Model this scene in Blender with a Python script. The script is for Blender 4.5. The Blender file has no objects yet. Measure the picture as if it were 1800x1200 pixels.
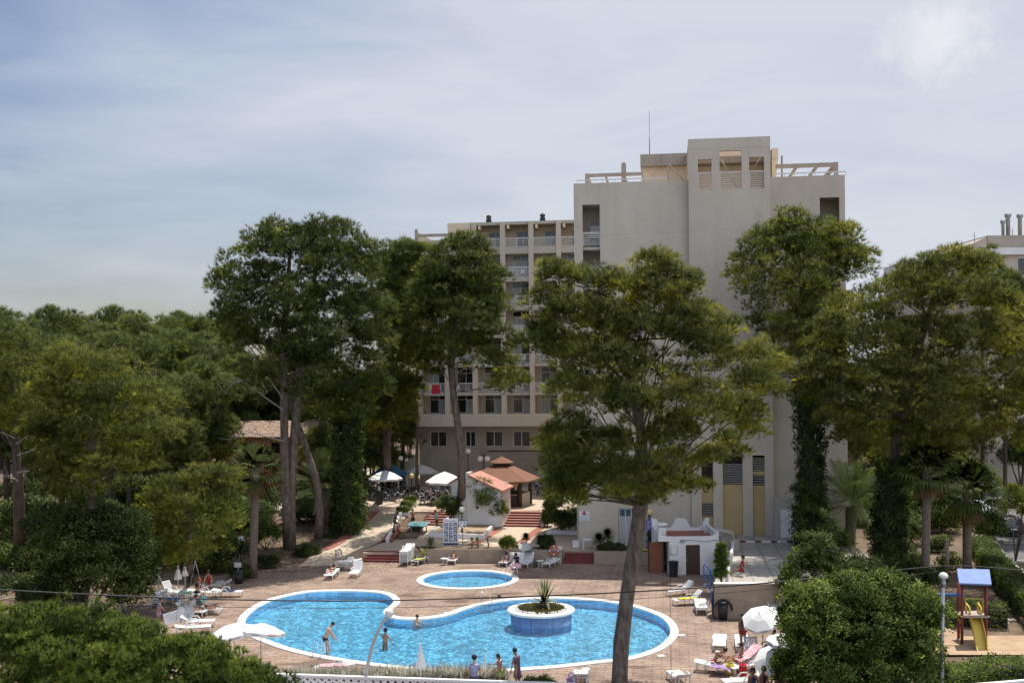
import bpy, bmesh, math, random
import numpy as np
from mathutils import Vector, Matrix, Euler
from mathutils.geometry import tessellate_polygon
R = math.radians
rng = np.random.default_rng(7)
random.seed(7)
SC = bpy.context.scene
COL = SC.collection
# ------------------------------------------------------------------ camera
F, CX, CY, H, ROLL = 1950.0, 900.0, 650.0, 14.5, R(0.6)
cr, sr = math.cos(ROLL), math.sin(ROLL)
cam = bpy.data.cameras.new('camera'); cam_o = bpy.data.objects.new('camera', cam); COL.objects.link(cam_o)
cam.sensor_width = 36; cam.lens = 36 * F / 1800; cam.shift_y = (CY - 600) / 1800
cam.clip_end = 12000; cam.clip_start = 0.5
cam_o.matrix_world = Matrix(((cr, sr, 0, 0), (0, 0, -1, 0), (-sr, cr, 0, H), (0, 0, 0, 1)))
SC.camera = cam_o

def ray(px, py):
    a, b = (px - CX) / F, (CY - py) / F
    return a * cr + b * sr, -a * sr + b * cr
def P(px, py, z=0.0):                      # ground point seen at a pixel of the photograph
    x, s = ray(px, py); d = (z - H) / s
    return Vector((x * d, d, z))
def D(px, py, d):                          # point at depth d
    x, s = ray(px, py)
    return Vector((x * d, d, H + s * d))
def XY(px, py, z=0.0):
    p = P(px, py, z); return (p.x, p.y)

# ------------------------------------------------------------------ materials
def nt(name):
    m = bpy.data.materials.new(name); m.use_nodes = True
    n = m.node_tree; n.nodes.clear()
    out = n.nodes.new('ShaderNodeOutputMaterial')
    return m, n, out
def node(n, t, **kw):
    x = n.nodes.new(t)
    for k, v in kw.items():
        if k in x.inputs: x.inputs[k].default_value = v
        else: setattr(x, k, v)
    return x
def c4(c): return (c[0], c[1], c[2], 1.0)
def pm(name, c1, c2=None, scale=3.0, rough=0.75, bump=0.0, bscale=None, metal=0.0, spec=0.35, stretch=(1, 1, 1), lo=0.35, hi=0.65, coat=0.0):
    m, n, out = nt(name)
    b = node(n, 'ShaderNodeBsdfPrincipled', Roughness=rough, Metallic=metal)
    b.inputs['Specular IOR Level'].default_value = spec
    b.inputs['Coat Weight'].default_value = coat
    n.links.new(b.outputs[0], out.inputs[0])
    if c2 is None: c2 = tuple(x * 0.82 for x in c1)
    tc = node(n, 'ShaderNodeTexCoord'); mp = node(n, 'ShaderNodeMapping'); mp.inputs['Scale'].default_value = stretch
    n.links.new(tc.outputs['Object'], mp.inputs[0])
    t = node(n, 'ShaderNodeTexNoise', Scale=scale, Detail=8.0, Roughness=0.65)
    n.links.new(mp.outputs[0], t.inputs['Vector'])
    r = node(n, 'ShaderNodeValToRGB'); r.color_ramp.elements[0].color = c4(c2); r.color_ramp.elements[1].color = c4(c1)
    r.color_ramp.elements[0].position = lo; r.color_ramp.elements[1].position = hi
    n.links.new(t.outputs[0], r.inputs[0]); n.links.new(r.outputs[0], b.inputs['Base Color'])
    if bump:
        t2 = node(n, 'ShaderNodeTexNoise', Scale=bscale or scale * 6, Detail=6.0)
        n.links.new(mp.outputs[0], t2.inputs['Vector'])
        bp = node(n, 'ShaderNodeBump', Strength=bump, Distance=0.05)
        n.links.new(t2.outputs[0], bp.inputs['Height']); n.links.new(bp.outputs[0], b.inputs['Normal'])
    return m

def wall_mat(name, c1, c2, joint=3.13):
    m, n, out = nt(name); b = node(n, 'ShaderNodeBsdfPrincipled', Roughness=.9); b.inputs['Specular IOR Level'].default_value = .25; n.links.new(b.outputs[0], out.inputs[0])
    tc = node(n, 'ShaderNodeTexCoord'); cur = None
    for sc, st, lo, hi, a, z in ((.16, (1, 1, .5), .35, .65, c2, c1), (1.0, (.8, .8, .05), .22, .55, (.90, .89, .88), (1, 1, 1)), (.55, (1, 1, 1), .28, .5, (.9, .89, .88), (1, 1, 1)), (7, (1, 1, .6), .25, .5, (.93, .93, .93), (1, 1, 1))):
        mp = node(n, 'ShaderNodeMapping'); mp.inputs['Scale'].default_value = st; n.links.new(tc.outputs['Object'], mp.inputs[0]); t = node(n, 'ShaderNodeTexNoise', Scale=sc, Detail=7.0, Roughness=.62); n.links.new(mp.outputs[0], t.inputs['Vector'])
        r = node(n, 'ShaderNodeValToRGB'); r.color_ramp.elements[0].position = lo; r.color_ramp.elements[1].position = hi; r.color_ramp.elements[0].color = c4(a); r.color_ramp.elements[1].color = c4(z); n.links.new(t.outputs[0], r.inputs[0])
        if cur is None: cur = r.outputs[0]
        else:
            mm = node(n, 'ShaderNodeMixRGB', blend_type='MULTIPLY'); mm.inputs[0].default_value = 1; n.links.new(cur, mm.inputs[1]); n.links.new(r.outputs[0], mm.inputs[2]); cur = mm.outputs[0]
    sx = node(n, 'ShaderNodeSeparateXYZ'); n.links.new(tc.outputs['Object'], sx.inputs[0]); md = node(n, 'ShaderNodeMath', operation='PINGPONG'); md.inputs[1].default_value = joint; n.links.new(sx.outputs['Z'], md.inputs[0]); lt = node(n, 'ShaderNodeMath', operation='LESS_THAN'); lt.inputs[1].default_value = .03; n.links.new(md.outputs[0], lt.inputs[0])
    mj = node(n, 'ShaderNodeMixRGB', blend_type='MULTIPLY'); ms = node(n, 'ShaderNodeMath', operation='MULTIPLY'); ms.inputs[1].default_value = .22; n.links.new(lt.outputs[0], ms.inputs[0]); n.links.new(ms.outputs[0], mj.inputs[0]); n.links.new(cur, mj.inputs[1]); mj.inputs[2].default_value = (.5, .48, .46, 1); n.links.new(mj.outputs[0], b.inputs['Base Color'])
    return m

def leaf_mat(name, dark, light, tip, nscale=0.6, transl=0.55):
    m, n, out = nt(name)
    at = node(n, 'ShaderNodeAttribute', attribute_name='tint')
    tc = node(n, 'ShaderNodeTexCoord')
    t = node(n, 'ShaderNodeTexNoise', Scale=nscale, Detail=3.0); n.links.new(tc.outputs['Object'], t.inputs['Vector'])
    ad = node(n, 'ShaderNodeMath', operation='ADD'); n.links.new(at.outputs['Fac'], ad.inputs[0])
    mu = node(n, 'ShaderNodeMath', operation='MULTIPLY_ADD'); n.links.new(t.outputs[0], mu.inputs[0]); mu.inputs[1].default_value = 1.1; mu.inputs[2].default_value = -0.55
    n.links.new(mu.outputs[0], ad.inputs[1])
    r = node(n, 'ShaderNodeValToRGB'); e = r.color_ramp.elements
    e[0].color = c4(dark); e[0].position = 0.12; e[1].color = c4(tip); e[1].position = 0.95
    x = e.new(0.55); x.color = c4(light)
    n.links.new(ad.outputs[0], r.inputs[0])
    d = node(n, 'ShaderNodeBsdfPrincipled', Roughness=0.6); d.inputs['Specular IOR Level'].default_value = 0.2
    n.links.new(r.outputs[0], d.inputs['Base Color'])
    an = node(n, 'ShaderNodeAttribute', attribute_name='nrm'); vt = node(n, 'ShaderNodeVectorTransform', vector_type='NORMAL', convert_from='OBJECT', convert_to='WORLD')
    n.links.new(an.outputs['Vector'], vt.inputs[0]); n.links.new(vt.outputs[0], d.inputs['Normal'])
    tr = node(n, 'ShaderNodeBsdfTranslucent'); 
    br = node(n, 'ShaderNodeMixRGB', blend_type='MULTIPLY'); br.inputs[0].default_value = 1; br.inputs[2].default_value = (2.1, 2.0, 0.8, 1)
    n.links.new(r.outputs[0], br.inputs[1]); n.links.new(br.outputs[0], tr.inputs[0])
    n.links.new(vt.outputs[0], tr.inputs['Normal'])
    mx = node(n, 'ShaderNodeMixShader'); mx.inputs[0].default_value = transl
    n.links.new(d.outputs[0], mx.inputs[1]); n.links.new(tr.outputs[0], mx.inputs[2]); n.links.new(mx.outputs[0], out.inputs[0])
    return m

def deck_mat():
    m, n, out = nt('stamped_paving')
    b = node(n, 'ShaderNodeBsdfPrincipled', Roughness=0.75); b.inputs['Specular IOR Level'].default_value = 0.3
    n.links.new(b.outputs[0], out.inputs[0])
    tc = node(n, 'ShaderNodeTexCoord'); mp = node(n, 'ShaderNodeMapping'); mp.inputs['Rotation'].default_value = (0, 0, R(8))
    n.links.new(tc.outputs['Object'], mp.inputs[0])
    br = node(n, 'ShaderNodeTexBrick', Scale=1.0); br.inputs['Color1'].default_value = (.33, .245, .19, 1); br.inputs['Color2'].default_value = (.28, .203, .157, 1)
    br.inputs['Mortar'].default_value = (.20, .148, .12, 1); br.inputs['Mortar Size'].default_value = 0.035; br.inputs['Brick Width'].default_value = 0.9; br.inputs['Row Height'].default_value = 0.45
    n.links.new(mp.outputs[0], br.inputs['Vector'])
    bj = node(n, 'ShaderNodeTexBrick', Scale=1.0, offset=0.0); bj.inputs['Color1'].default_value = (1, 1, 1, 1); bj.inputs['Color2'].default_value = (.95, .94, .93, 1)
    bj.inputs['Mortar'].default_value = (.6, .55, .52, 1); bj.inputs['Mortar Size'].default_value = 0.03; bj.inputs['Brick Width'].default_value = 4.2; bj.inputs['Row Height'].default_value = 3.6
    n.links.new(mp.outputs[0], bj.inputs['Vector'])
    m1 = node(n, 'ShaderNodeMixRGB', blend_type='MULTIPLY'); m1.inputs[0].default_value = 1
    n.links.new(br.outputs[0], m1.inputs[1]); n.links.new(bj.outputs[0], m1.inputs[2])
    ns = node(n, 'ShaderNodeTexNoise', Scale=0.45, Detail=9.0, Roughness=0.7); n.links.new(mp.outputs[0], ns.inputs['Vector'])
    rr = node(n, 'ShaderNodeValToRGB'); rr.color_ramp.elements[0].color = (.62, .58, .56, 1); rr.color_ramp.elements[1].color = (1.12, 1.1, 1.08, 1)
    rr.color_ramp.elements[0].position = .35; rr.color_ramp.elements[1].position = .6
    n.links.new(ns.outputs[0], rr.inputs[0])
    m2 = node(n, 'ShaderNodeMixRGB', blend_type='MULTIPLY'); m2.inputs[0].default_value = 1
    n.links.new(m1.outputs[0], m2.inputs[1]); n.links.new(rr.outputs[0], m2.inputs[2])
    n2 = node(n, 'ShaderNodeTexNoise', Scale=2.6, Detail=8.0, Roughness=0.75); n.links.new(mp.outputs[0], n2.inputs['Vector'])
    r2 = node(n, 'ShaderNodeValToRGB'); r2.color_ramp.elements[0].color = (.55, .50, .47, 1); r2.color_ramp.elements[1].color = (1, 1, 1, 1)
    r2.color_ramp.elements[0].position = .34; r2.color_ramp.elements[1].position = .47
    n.links.new(n2.outputs[0], r2.inputs[0])
    m3 = node(n, 'ShaderNodeMixRGB', blend_type='MULTIPLY'); m3.inputs[0].default_value = 1
    n.links.new(m2.outputs[0], m3.inputs[1]); n.links.new(r2.outputs[0], m3.inputs[2])
    n.links.new(m3.outputs[0], b.inputs['Base Color'])
    bp = node(n, 'ShaderNodeBump', Strength=.35, Distance=.02); n.links.new(br.outputs['Fac'], bp.inputs['Height']); bp.invert = True
    n.links.new(bp.outputs[0], b.inputs['Normal'])
    return m

def tile_mat(name, c1, c2, mortar, bw, rh, ms=0.01, rough=0.4, rot=0.0, offset=0.0):
    m, n, out = nt(name)
    b = node(n, 'ShaderNodeBsdfPrincipled', Roughness=rough); n.links.new(b.outputs[0], out.inputs[0])
    tc = node(n, 'ShaderNodeTexCoord'); mp = node(n, 'ShaderNodeMapping'); mp.inputs['Rotation'].default_value = (0, 0, rot)
    n.links.new(tc.outputs['Object'], mp.inputs[0])
    br = node(n, 'ShaderNodeTexBrick', Scale=1.0, offset=offset); br.inputs['Color1'].default_value = c4(c1); br.inputs['Color2'].default_value = c4(c2)
    br.inputs['Mortar'].default_value = c4(mortar); br.inputs['Mortar Size'].default_value = ms; br.inputs['Brick Width'].default_value = bw; br.inputs['Row Height'].default_value = rh
    n.links.new(mp.outputs[0], br.inputs['Vector'])
    ns = node(n, 'ShaderNodeTexNoise', Scale=1.3, Detail=8.0, Roughness=.7); n.links.new(mp.outputs[0], ns.inputs['Vector'])
    r = node(n, 'ShaderNodeValToRGB'); r.color_ramp.elements[0].color = (.78, .76, .74, 1); r.color_ramp.elements[1].color = (1.05, 1.05, 1.05, 1); r.color_ramp.elements[0].position = .35; r.color_ramp.elements[1].position = .6
    n.links.new(ns.outputs[0], r.inputs[0])
    mm = node(n, 'ShaderNodeMixRGB', blend_type='MULTIPLY'); mm.inputs[0].default_value = 1
    n.links.new(br.outputs[0], mm.inputs[1]); n.links.new(r.outputs[0], mm.inputs[2]); n.links.new(mm.outputs[0], b.inputs['Base Color'])
    return m

def water_mat(name, tint):
    m, n, out = nt(name)
    tc = node(n, 'ShaderNodeTexCoord')
    mp = node(n, 'ShaderNodeMapping'); mp.inputs['Scale'].default_value = (1.0, 0.75, 1); n.links.new(tc.outputs['Object'], mp.inputs[0])
    a = node(n, 'ShaderNodeTexNoise', Scale=2.6, Detail=4.0, Roughness=.6, Distortion=.6); n.links.new(mp.outputs[0], a.inputs['Vector'])
    c = node(n, 'ShaderNodeTexNoise', Scale=0.5, Detail=2.0); n.links.new(mp.outputs[0], c.inputs['Vector'])
    ad = node(n, 'ShaderNodeMath', operation='MULTIPLY_ADD'); n.links.new(c.outputs[0], ad.inputs[0]); ad.inputs[1].default_value = 1.2; n.links.new(a.outputs[0], ad.inputs[2])
    bp = node(n, 'ShaderNodeBump', Strength=1.0, Distance=.07); n.links.new(ad.outputs[0], bp.inputs['Height'])
    fr = node(n, 'ShaderNodeFresnel', IOR=1.33); n.links.new(bp.outputs[0], fr.inputs['Normal'])
    # net of rippling sunlight painted as a noise pattern in the water's transparent tint
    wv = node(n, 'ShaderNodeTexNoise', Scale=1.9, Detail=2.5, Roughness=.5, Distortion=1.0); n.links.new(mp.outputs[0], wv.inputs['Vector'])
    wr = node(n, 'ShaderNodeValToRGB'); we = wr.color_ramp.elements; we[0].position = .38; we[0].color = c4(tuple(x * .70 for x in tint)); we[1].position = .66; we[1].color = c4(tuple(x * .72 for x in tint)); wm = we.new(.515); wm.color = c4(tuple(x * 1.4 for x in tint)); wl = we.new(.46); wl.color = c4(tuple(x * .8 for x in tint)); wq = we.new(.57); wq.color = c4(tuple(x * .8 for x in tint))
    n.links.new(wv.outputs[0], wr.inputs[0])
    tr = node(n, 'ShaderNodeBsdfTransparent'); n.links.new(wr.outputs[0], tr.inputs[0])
    gl = node(n, 'ShaderNodeBsdfGlossy', Roughness=.12); n.links.new(bp.outputs[0], gl.inputs['Normal'])
    mx = node(n, 'ShaderNodeMixShader'); fm = node(n, 'ShaderNodeMath', operation='MULTIPLY'); n.links.new(fr.outputs[0], fm.inputs[0]); fm.inputs[1].default_value = .42; n.links.new(fm.outputs[0], mx.inputs[0]); n.links.new(tr.outputs[0], mx.inputs[1]); n.links.new(gl.outputs[0], mx.inputs[2])
    n.links.new(mx.outputs[0], out.inputs[0])
    return m

MT = {}
def mats():
    M = MT
    M['deck'] = deck_mat()
    M['coping'] = pm('white_coping', (.78, .75, .70), (.66, .62, .57), 2.0, .6, .1)
    M['pooltile'] = tile_mat('blue_pool_tile', (.19, .59, .88), (.155, .53, .85), (.32, .69, .90), .25, .25, .012, .3)
    M['bluemosaic'] = tile_mat('blue_mosaic', (.16, .27, .50), (.12, .22, .44), (.26, .36, .55), .09, .09, .008, .3)
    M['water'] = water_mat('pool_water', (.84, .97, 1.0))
    M['earth'] = pm('earth', (.19, .13, .085), (.085, .06, .04), .7, .95, .4, 12)
    M['sand'] = pm('sand', (.44, .31, .20), (.32, .22, .14), 1.2, .95, .3, 14)
    M['asphalt'] = pm('asphalt', (.13, .125, .12), (.095, .09, .088), .8, .9, .2, 30)
    M['kerb'] = pm('kerb_stone', (.42, .40, .37), None, 3, .85)
    M['terrace'] = tile_mat('terrace_concrete', (.50, .40, .30), (.46, .365, .27), (.36, .28, .21), 2.4, 2.4, .02, .85, R(8))
    M['terrazo'] = tile_mat('grey_paving', (.40, .37, .33), (.36, .33, .30), (.20, .18, .17), 1.25, 1.25, .04, .85, R(8))
    M['path'] = pm('path_concrete', (.50, .41, .31), (.40, .32, .24), .9, .9, .15, 20)
    M['redbrick'] = tile_mat('red_paving', (.36, .115, .075), (.30, .10, .065), (.24, .11, .08), .3, .15, .012, .8, 0, .5)
    M['redstep'] = pm('dark_red_tile', (.20, .045, .038), (.15, .035, .03), 3, .6)
    M['redtread'] = pm('pale_red_tile', (.42, .22, .17), (.32, .14, .11), 3, .6)
    M['stucco'] = pm('tan_stucco', (.36, .285, .215), (.28, .22, .165), 1.5, .9, .3, 25)
    M['white'] = pm('white_render', (.76, .75, .74), (.66, .65, .63), .9, .85, .12, 25)
    M['concrete'] = wall_mat('beige_render', (.555, .488, .402), (.472, .413, .34))
    M['concrete2'] = pm('grey_render', (.46, .425, .36), (.39, .355, .30), .3, .9, .08, 18, stretch=(1, 1, .35))
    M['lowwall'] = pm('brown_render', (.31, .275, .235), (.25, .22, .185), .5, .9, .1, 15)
    M['cream'] = pm('cream_render', (.72, .585, .42), (.66, .53, .38), .6, .85)
    M['raw'] = pm('weathered_beam', (.42, .355, .30), (.30, .25, .205), 1.0, .9, stretch=(1, 1, .4))
    M['rail'] = pm('white_rail', (.66, .65, .62), (.55, .54, .51), 4, .5)
    M['frame'] = pm('white_frame', (.60, .60, .58), None, 4, .5)
    M['glass'] = pm('dark_glass', (.025, .028, .032), (.015, .017, .02), .5, .08, spec=.6)
    M['curtain'] = pm('curtain', (.55, .54, .52), (.28, .28, .28), 6, .8, stretch=(1, 1, .02))
    M['gold'] = pm('gold_panel', (.50, .36, .165), (.43, .31, .14), .7, .5)
    M['dark'] = pm('dark_interior', (.03, .027, .024), None, 2, .9)
    M['louvre'] = pm('louvre', (.40, .37, .33), None, 3, .6)
    M['brown'] = pm('brown_door', (.075, .045, .03), (.06, .035, .024), 4, .6, stretch=(4, 4, .3))
    M['rust'] = pm('rust_panel', (.235, .085, .045), (.19, .065, .035), 1.5, .7)
    M['roofbrown'] = pm('brown_roof_felt', (.23, .108, .066), (.185, .085, .052), 1.6, .85, .15, 20)
    M['roofpink'] = pm('pink_roof_tile', (.52, .26, .20), (.42, .20, .15), 2, .85, .2, 12)
    M['wood'] = pm('dark_wood', (.055, .028, .018), (.04, .02, .013), 3, .6, stretch=(4, 4, .4))
    M['stone'] = pm('rubble_stone', (.25, .14, .075), (.11, .06, .035), 3.2, .95, .8, 5, lo=.42, hi=.58)
    M['rooftile'] = pm('old_roof_tile', (.38, .27, .20), (.13, .085, .06), 4, .9, lo=.42, hi=.6)
    M['bark'] = pm('pine_bark', (.205, .165, .135), (.085, .066, .054), 4.5, .95, .9, 9, stretch=(1, 1, .35), lo=.38, hi=.62)
    M['barkdark'] = pm('dark_bark', (.12, .095, .075), (.05, .04, .032), 4.5, .95, .9, 9, stretch=(1, 1, .35), lo=.38, hi=.62)
    M['deadwood'] = pm('dead_wood', (.42, .38, .34), (.30, .26, .23), 3, .9)
    M['palmtrunk'] = pm('palm_trunk', (.23, .18, .14), (.10, .075, .055), 5, .95, .9, 8, stretch=(1, 1, 2.2))
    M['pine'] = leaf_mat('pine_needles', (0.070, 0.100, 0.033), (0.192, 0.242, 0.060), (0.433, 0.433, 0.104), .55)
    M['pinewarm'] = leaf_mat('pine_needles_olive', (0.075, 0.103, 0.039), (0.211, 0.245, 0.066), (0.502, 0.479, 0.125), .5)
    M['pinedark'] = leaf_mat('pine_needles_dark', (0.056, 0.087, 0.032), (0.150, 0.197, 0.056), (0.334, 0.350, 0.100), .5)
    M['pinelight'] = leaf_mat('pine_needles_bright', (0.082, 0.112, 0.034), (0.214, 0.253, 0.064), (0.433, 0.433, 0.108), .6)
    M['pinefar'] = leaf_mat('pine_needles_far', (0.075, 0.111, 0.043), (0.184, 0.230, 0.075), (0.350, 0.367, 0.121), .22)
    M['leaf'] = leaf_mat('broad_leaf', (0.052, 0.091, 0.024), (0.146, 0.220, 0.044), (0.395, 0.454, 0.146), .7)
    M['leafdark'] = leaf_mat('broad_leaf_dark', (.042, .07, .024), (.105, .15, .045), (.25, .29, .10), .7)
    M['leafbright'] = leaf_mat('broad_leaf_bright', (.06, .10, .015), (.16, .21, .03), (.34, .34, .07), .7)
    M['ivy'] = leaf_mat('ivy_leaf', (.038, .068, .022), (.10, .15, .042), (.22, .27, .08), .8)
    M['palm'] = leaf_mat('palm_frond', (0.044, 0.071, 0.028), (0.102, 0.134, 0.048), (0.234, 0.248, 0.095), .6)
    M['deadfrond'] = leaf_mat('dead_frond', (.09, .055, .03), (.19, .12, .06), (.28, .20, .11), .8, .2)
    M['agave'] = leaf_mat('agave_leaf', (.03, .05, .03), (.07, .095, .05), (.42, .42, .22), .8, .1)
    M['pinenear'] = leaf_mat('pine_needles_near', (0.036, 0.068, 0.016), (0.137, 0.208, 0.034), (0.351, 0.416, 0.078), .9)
    M['grass'] = leaf_mat('dry_grass', (.07, .075, .022), (.17, .16, .05), (.30, .26, .10), .8, .25)
    M['straw'] = leaf_mat('straw', (.22, .20, .16), (.55, .52, .45), (.80, .78, .72), .8, .2)
    M['pebble'] = pm('white_pebble', (.72, .70, .66), (.5, .48, .45), 6, .8)
    M['plastic'] = pm('white_plastic', (.78, .78, .77), (.70, .70, .69), 2, .4, spec=.5)
    M['plasticgrey'] = pm('grey_plastic', (.52, .53, .56), (.44, .45, .48), 2, .45)
    M['fabric'] = pm('white_canvas', (.80, .79, .77), (.72, .71, .69), 1.5, .9)
    M['fabricgrey'] = pm('grey_canvas', (.50, .49, .47), (.43, .42, .40), 1.5, .9)
    M['fabricblue'] = pm('blue_canvas', (.035, .11, .20), (.025, .085, .16), 1.5, .8)
    M['mark'] = pm('valance_print', (.30, .31, .34), None, 5, .8)
    M['metal'] = pm('grey_metal', (.36, .37, .38), (.28, .29, .30), 3, .4, metal=.6)
    M['galv'] = pm('galvanised_steel', (.50, .51, .52), (.42, .43, .44), 3, .45, metal=.4)
    M['chrome'] = pm('chrome', (.75, .76, .78), None, 3, .15, metal=1.0)
    M['black'] = pm('black_metal', (.018, .018, .02), None, 3, .5)
    M['blackplastic'] = pm('black_plastic', (.025, .026, .028), None, 3, .5)
    M['globe'] = pm('opal_globe', (.78, .76, .70), None, 3, .3)
    M['globeyellow'] = pm('yellowed_globe', (.72, .58, .26), None, 3, .3)
    M['bluepaint'] = pm('blue_paint', (.05, .13, .36), (.04, .11, .30), 3, .4)
    M['roofblue'] = pm('blue_board', (.16, .24, .50), (.12, .19, .42), 2.5, .6)
    M['redpaint'] = pm('red_paint', (.20, .025, .03), (.16, .02, .025), 3, .5)
    M['yellowpaint'] = pm('yellow_plastic', (.68, .50, .10), (.60, .44, .08), 2, .4)
    M['signblue'] = pm('sign_blue', (.045, .06, .16), None, 4, .5)
    M['signpurple'] = pm('sign_bright_blue', (.06, .07, .36), None, 4, .5)
    M['signwhite'] = pm('sign_white', (.74, .74, .76), None, 4, .5)
    M['red'] = pm('bright_red', (.55, .03, .035), None, 4, .7)
    M['orange'] = pm('orange_red', (.62, .13, .06), None, 4, .6)
    M['tableteal'] = pm('teal_board', (.10, .36, .36), (.085, .32, .32), 2, .5)
    M['hose'] = pm('yellow_hose', (.62, .46, .05), None, 3, .5)
    M['rubber'] = pm('tyre_rubber', (.02, .02, .02), None, 3, .8)
    M['carblack'] = pm('dark_car_paint', (.03, .032, .038), None, 2, .25, spec=.6, coat=.6)
    M['carwhite'] = pm('white_car_paint', (.74, .74, .74), None, 2, .25, coat=.6)
    M['carsilver'] = pm('silver_car_paint', (.42, .44, .47), None, 2, .3, metal=.4, coat=.5)
    M['carblue'] = pm('blue_car_paint', (.05, .07, .13), None, 2, .25, coat=.6)
    M['skin1'] = pm('fair_skin', (.56, .34, .25), (.50, .29, .21), 5, .55)
    M['skin2'] = pm('tanned_skin', (.36, .175, .105), (.31, .15, .09), 5, .5)
    M['skin3'] = pm('deep_tan_skin', (.26, .115, .07), (.22, .10, .06), 5, .5)
    M['hairdark'] = pm('dark_hair', (.018, .012, .01), None, 8, .6)
    M['hairblond'] = pm('blond_hair', (.48, .33, .14), None, 8, .6)
    M['hairred'] = pm('orange_hair', (.55, .12, .03), None, 8, .6)
    M['hairgrey'] = pm('grey_hair', (.35, .33, .31), None, 8, .6)
    def cl(k, c, c2=None, s=6): M[k] = pm('cloth_' + k, c, c2, s, .9)
    cl('c_black', (.02, .02, .025)); cl('c_green', (.30, .42, .08)); cl('c_lime', (.40, .42, .11)); cl('c_purple', (.17, .09, .15), (.05, .035, .06), 14)
    cl('c_plaid', (.42, .45, .60), (.10, .13, .30), 12); cl('c_teal', (.05, .22, .27)); cl('c_pink', (.60, .20, .27), (.72, .58, .58), 7); cl('c_red', (.42, .03, .045))
    cl('c_yellow', (.62, .52, .06), (.52, .40, .05)); cl('c_blue', (.05, .13, .36)); cl('c_white', (.74, .73, .71)); cl('c_violet', (.42, .30, .52), (.22, .12, .28), 9)
    cl('c_navy', (.03, .035, .10)); cl('c_grey', (.30, .32, .30), (.20, .22, .21)); cl('c_dgreen', (.03, .09, .06)); cl('c_olive', (.07, .07, .05)); cl('c_redgreen', (.55, .05, .05), (.06, .25, .08), 5); cl('c_lav', (.33, .30, .40))
    cl('c_cyan', (.10, .45, .52)); cl('c_green2', (.04, .28, .12))
mats()

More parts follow.
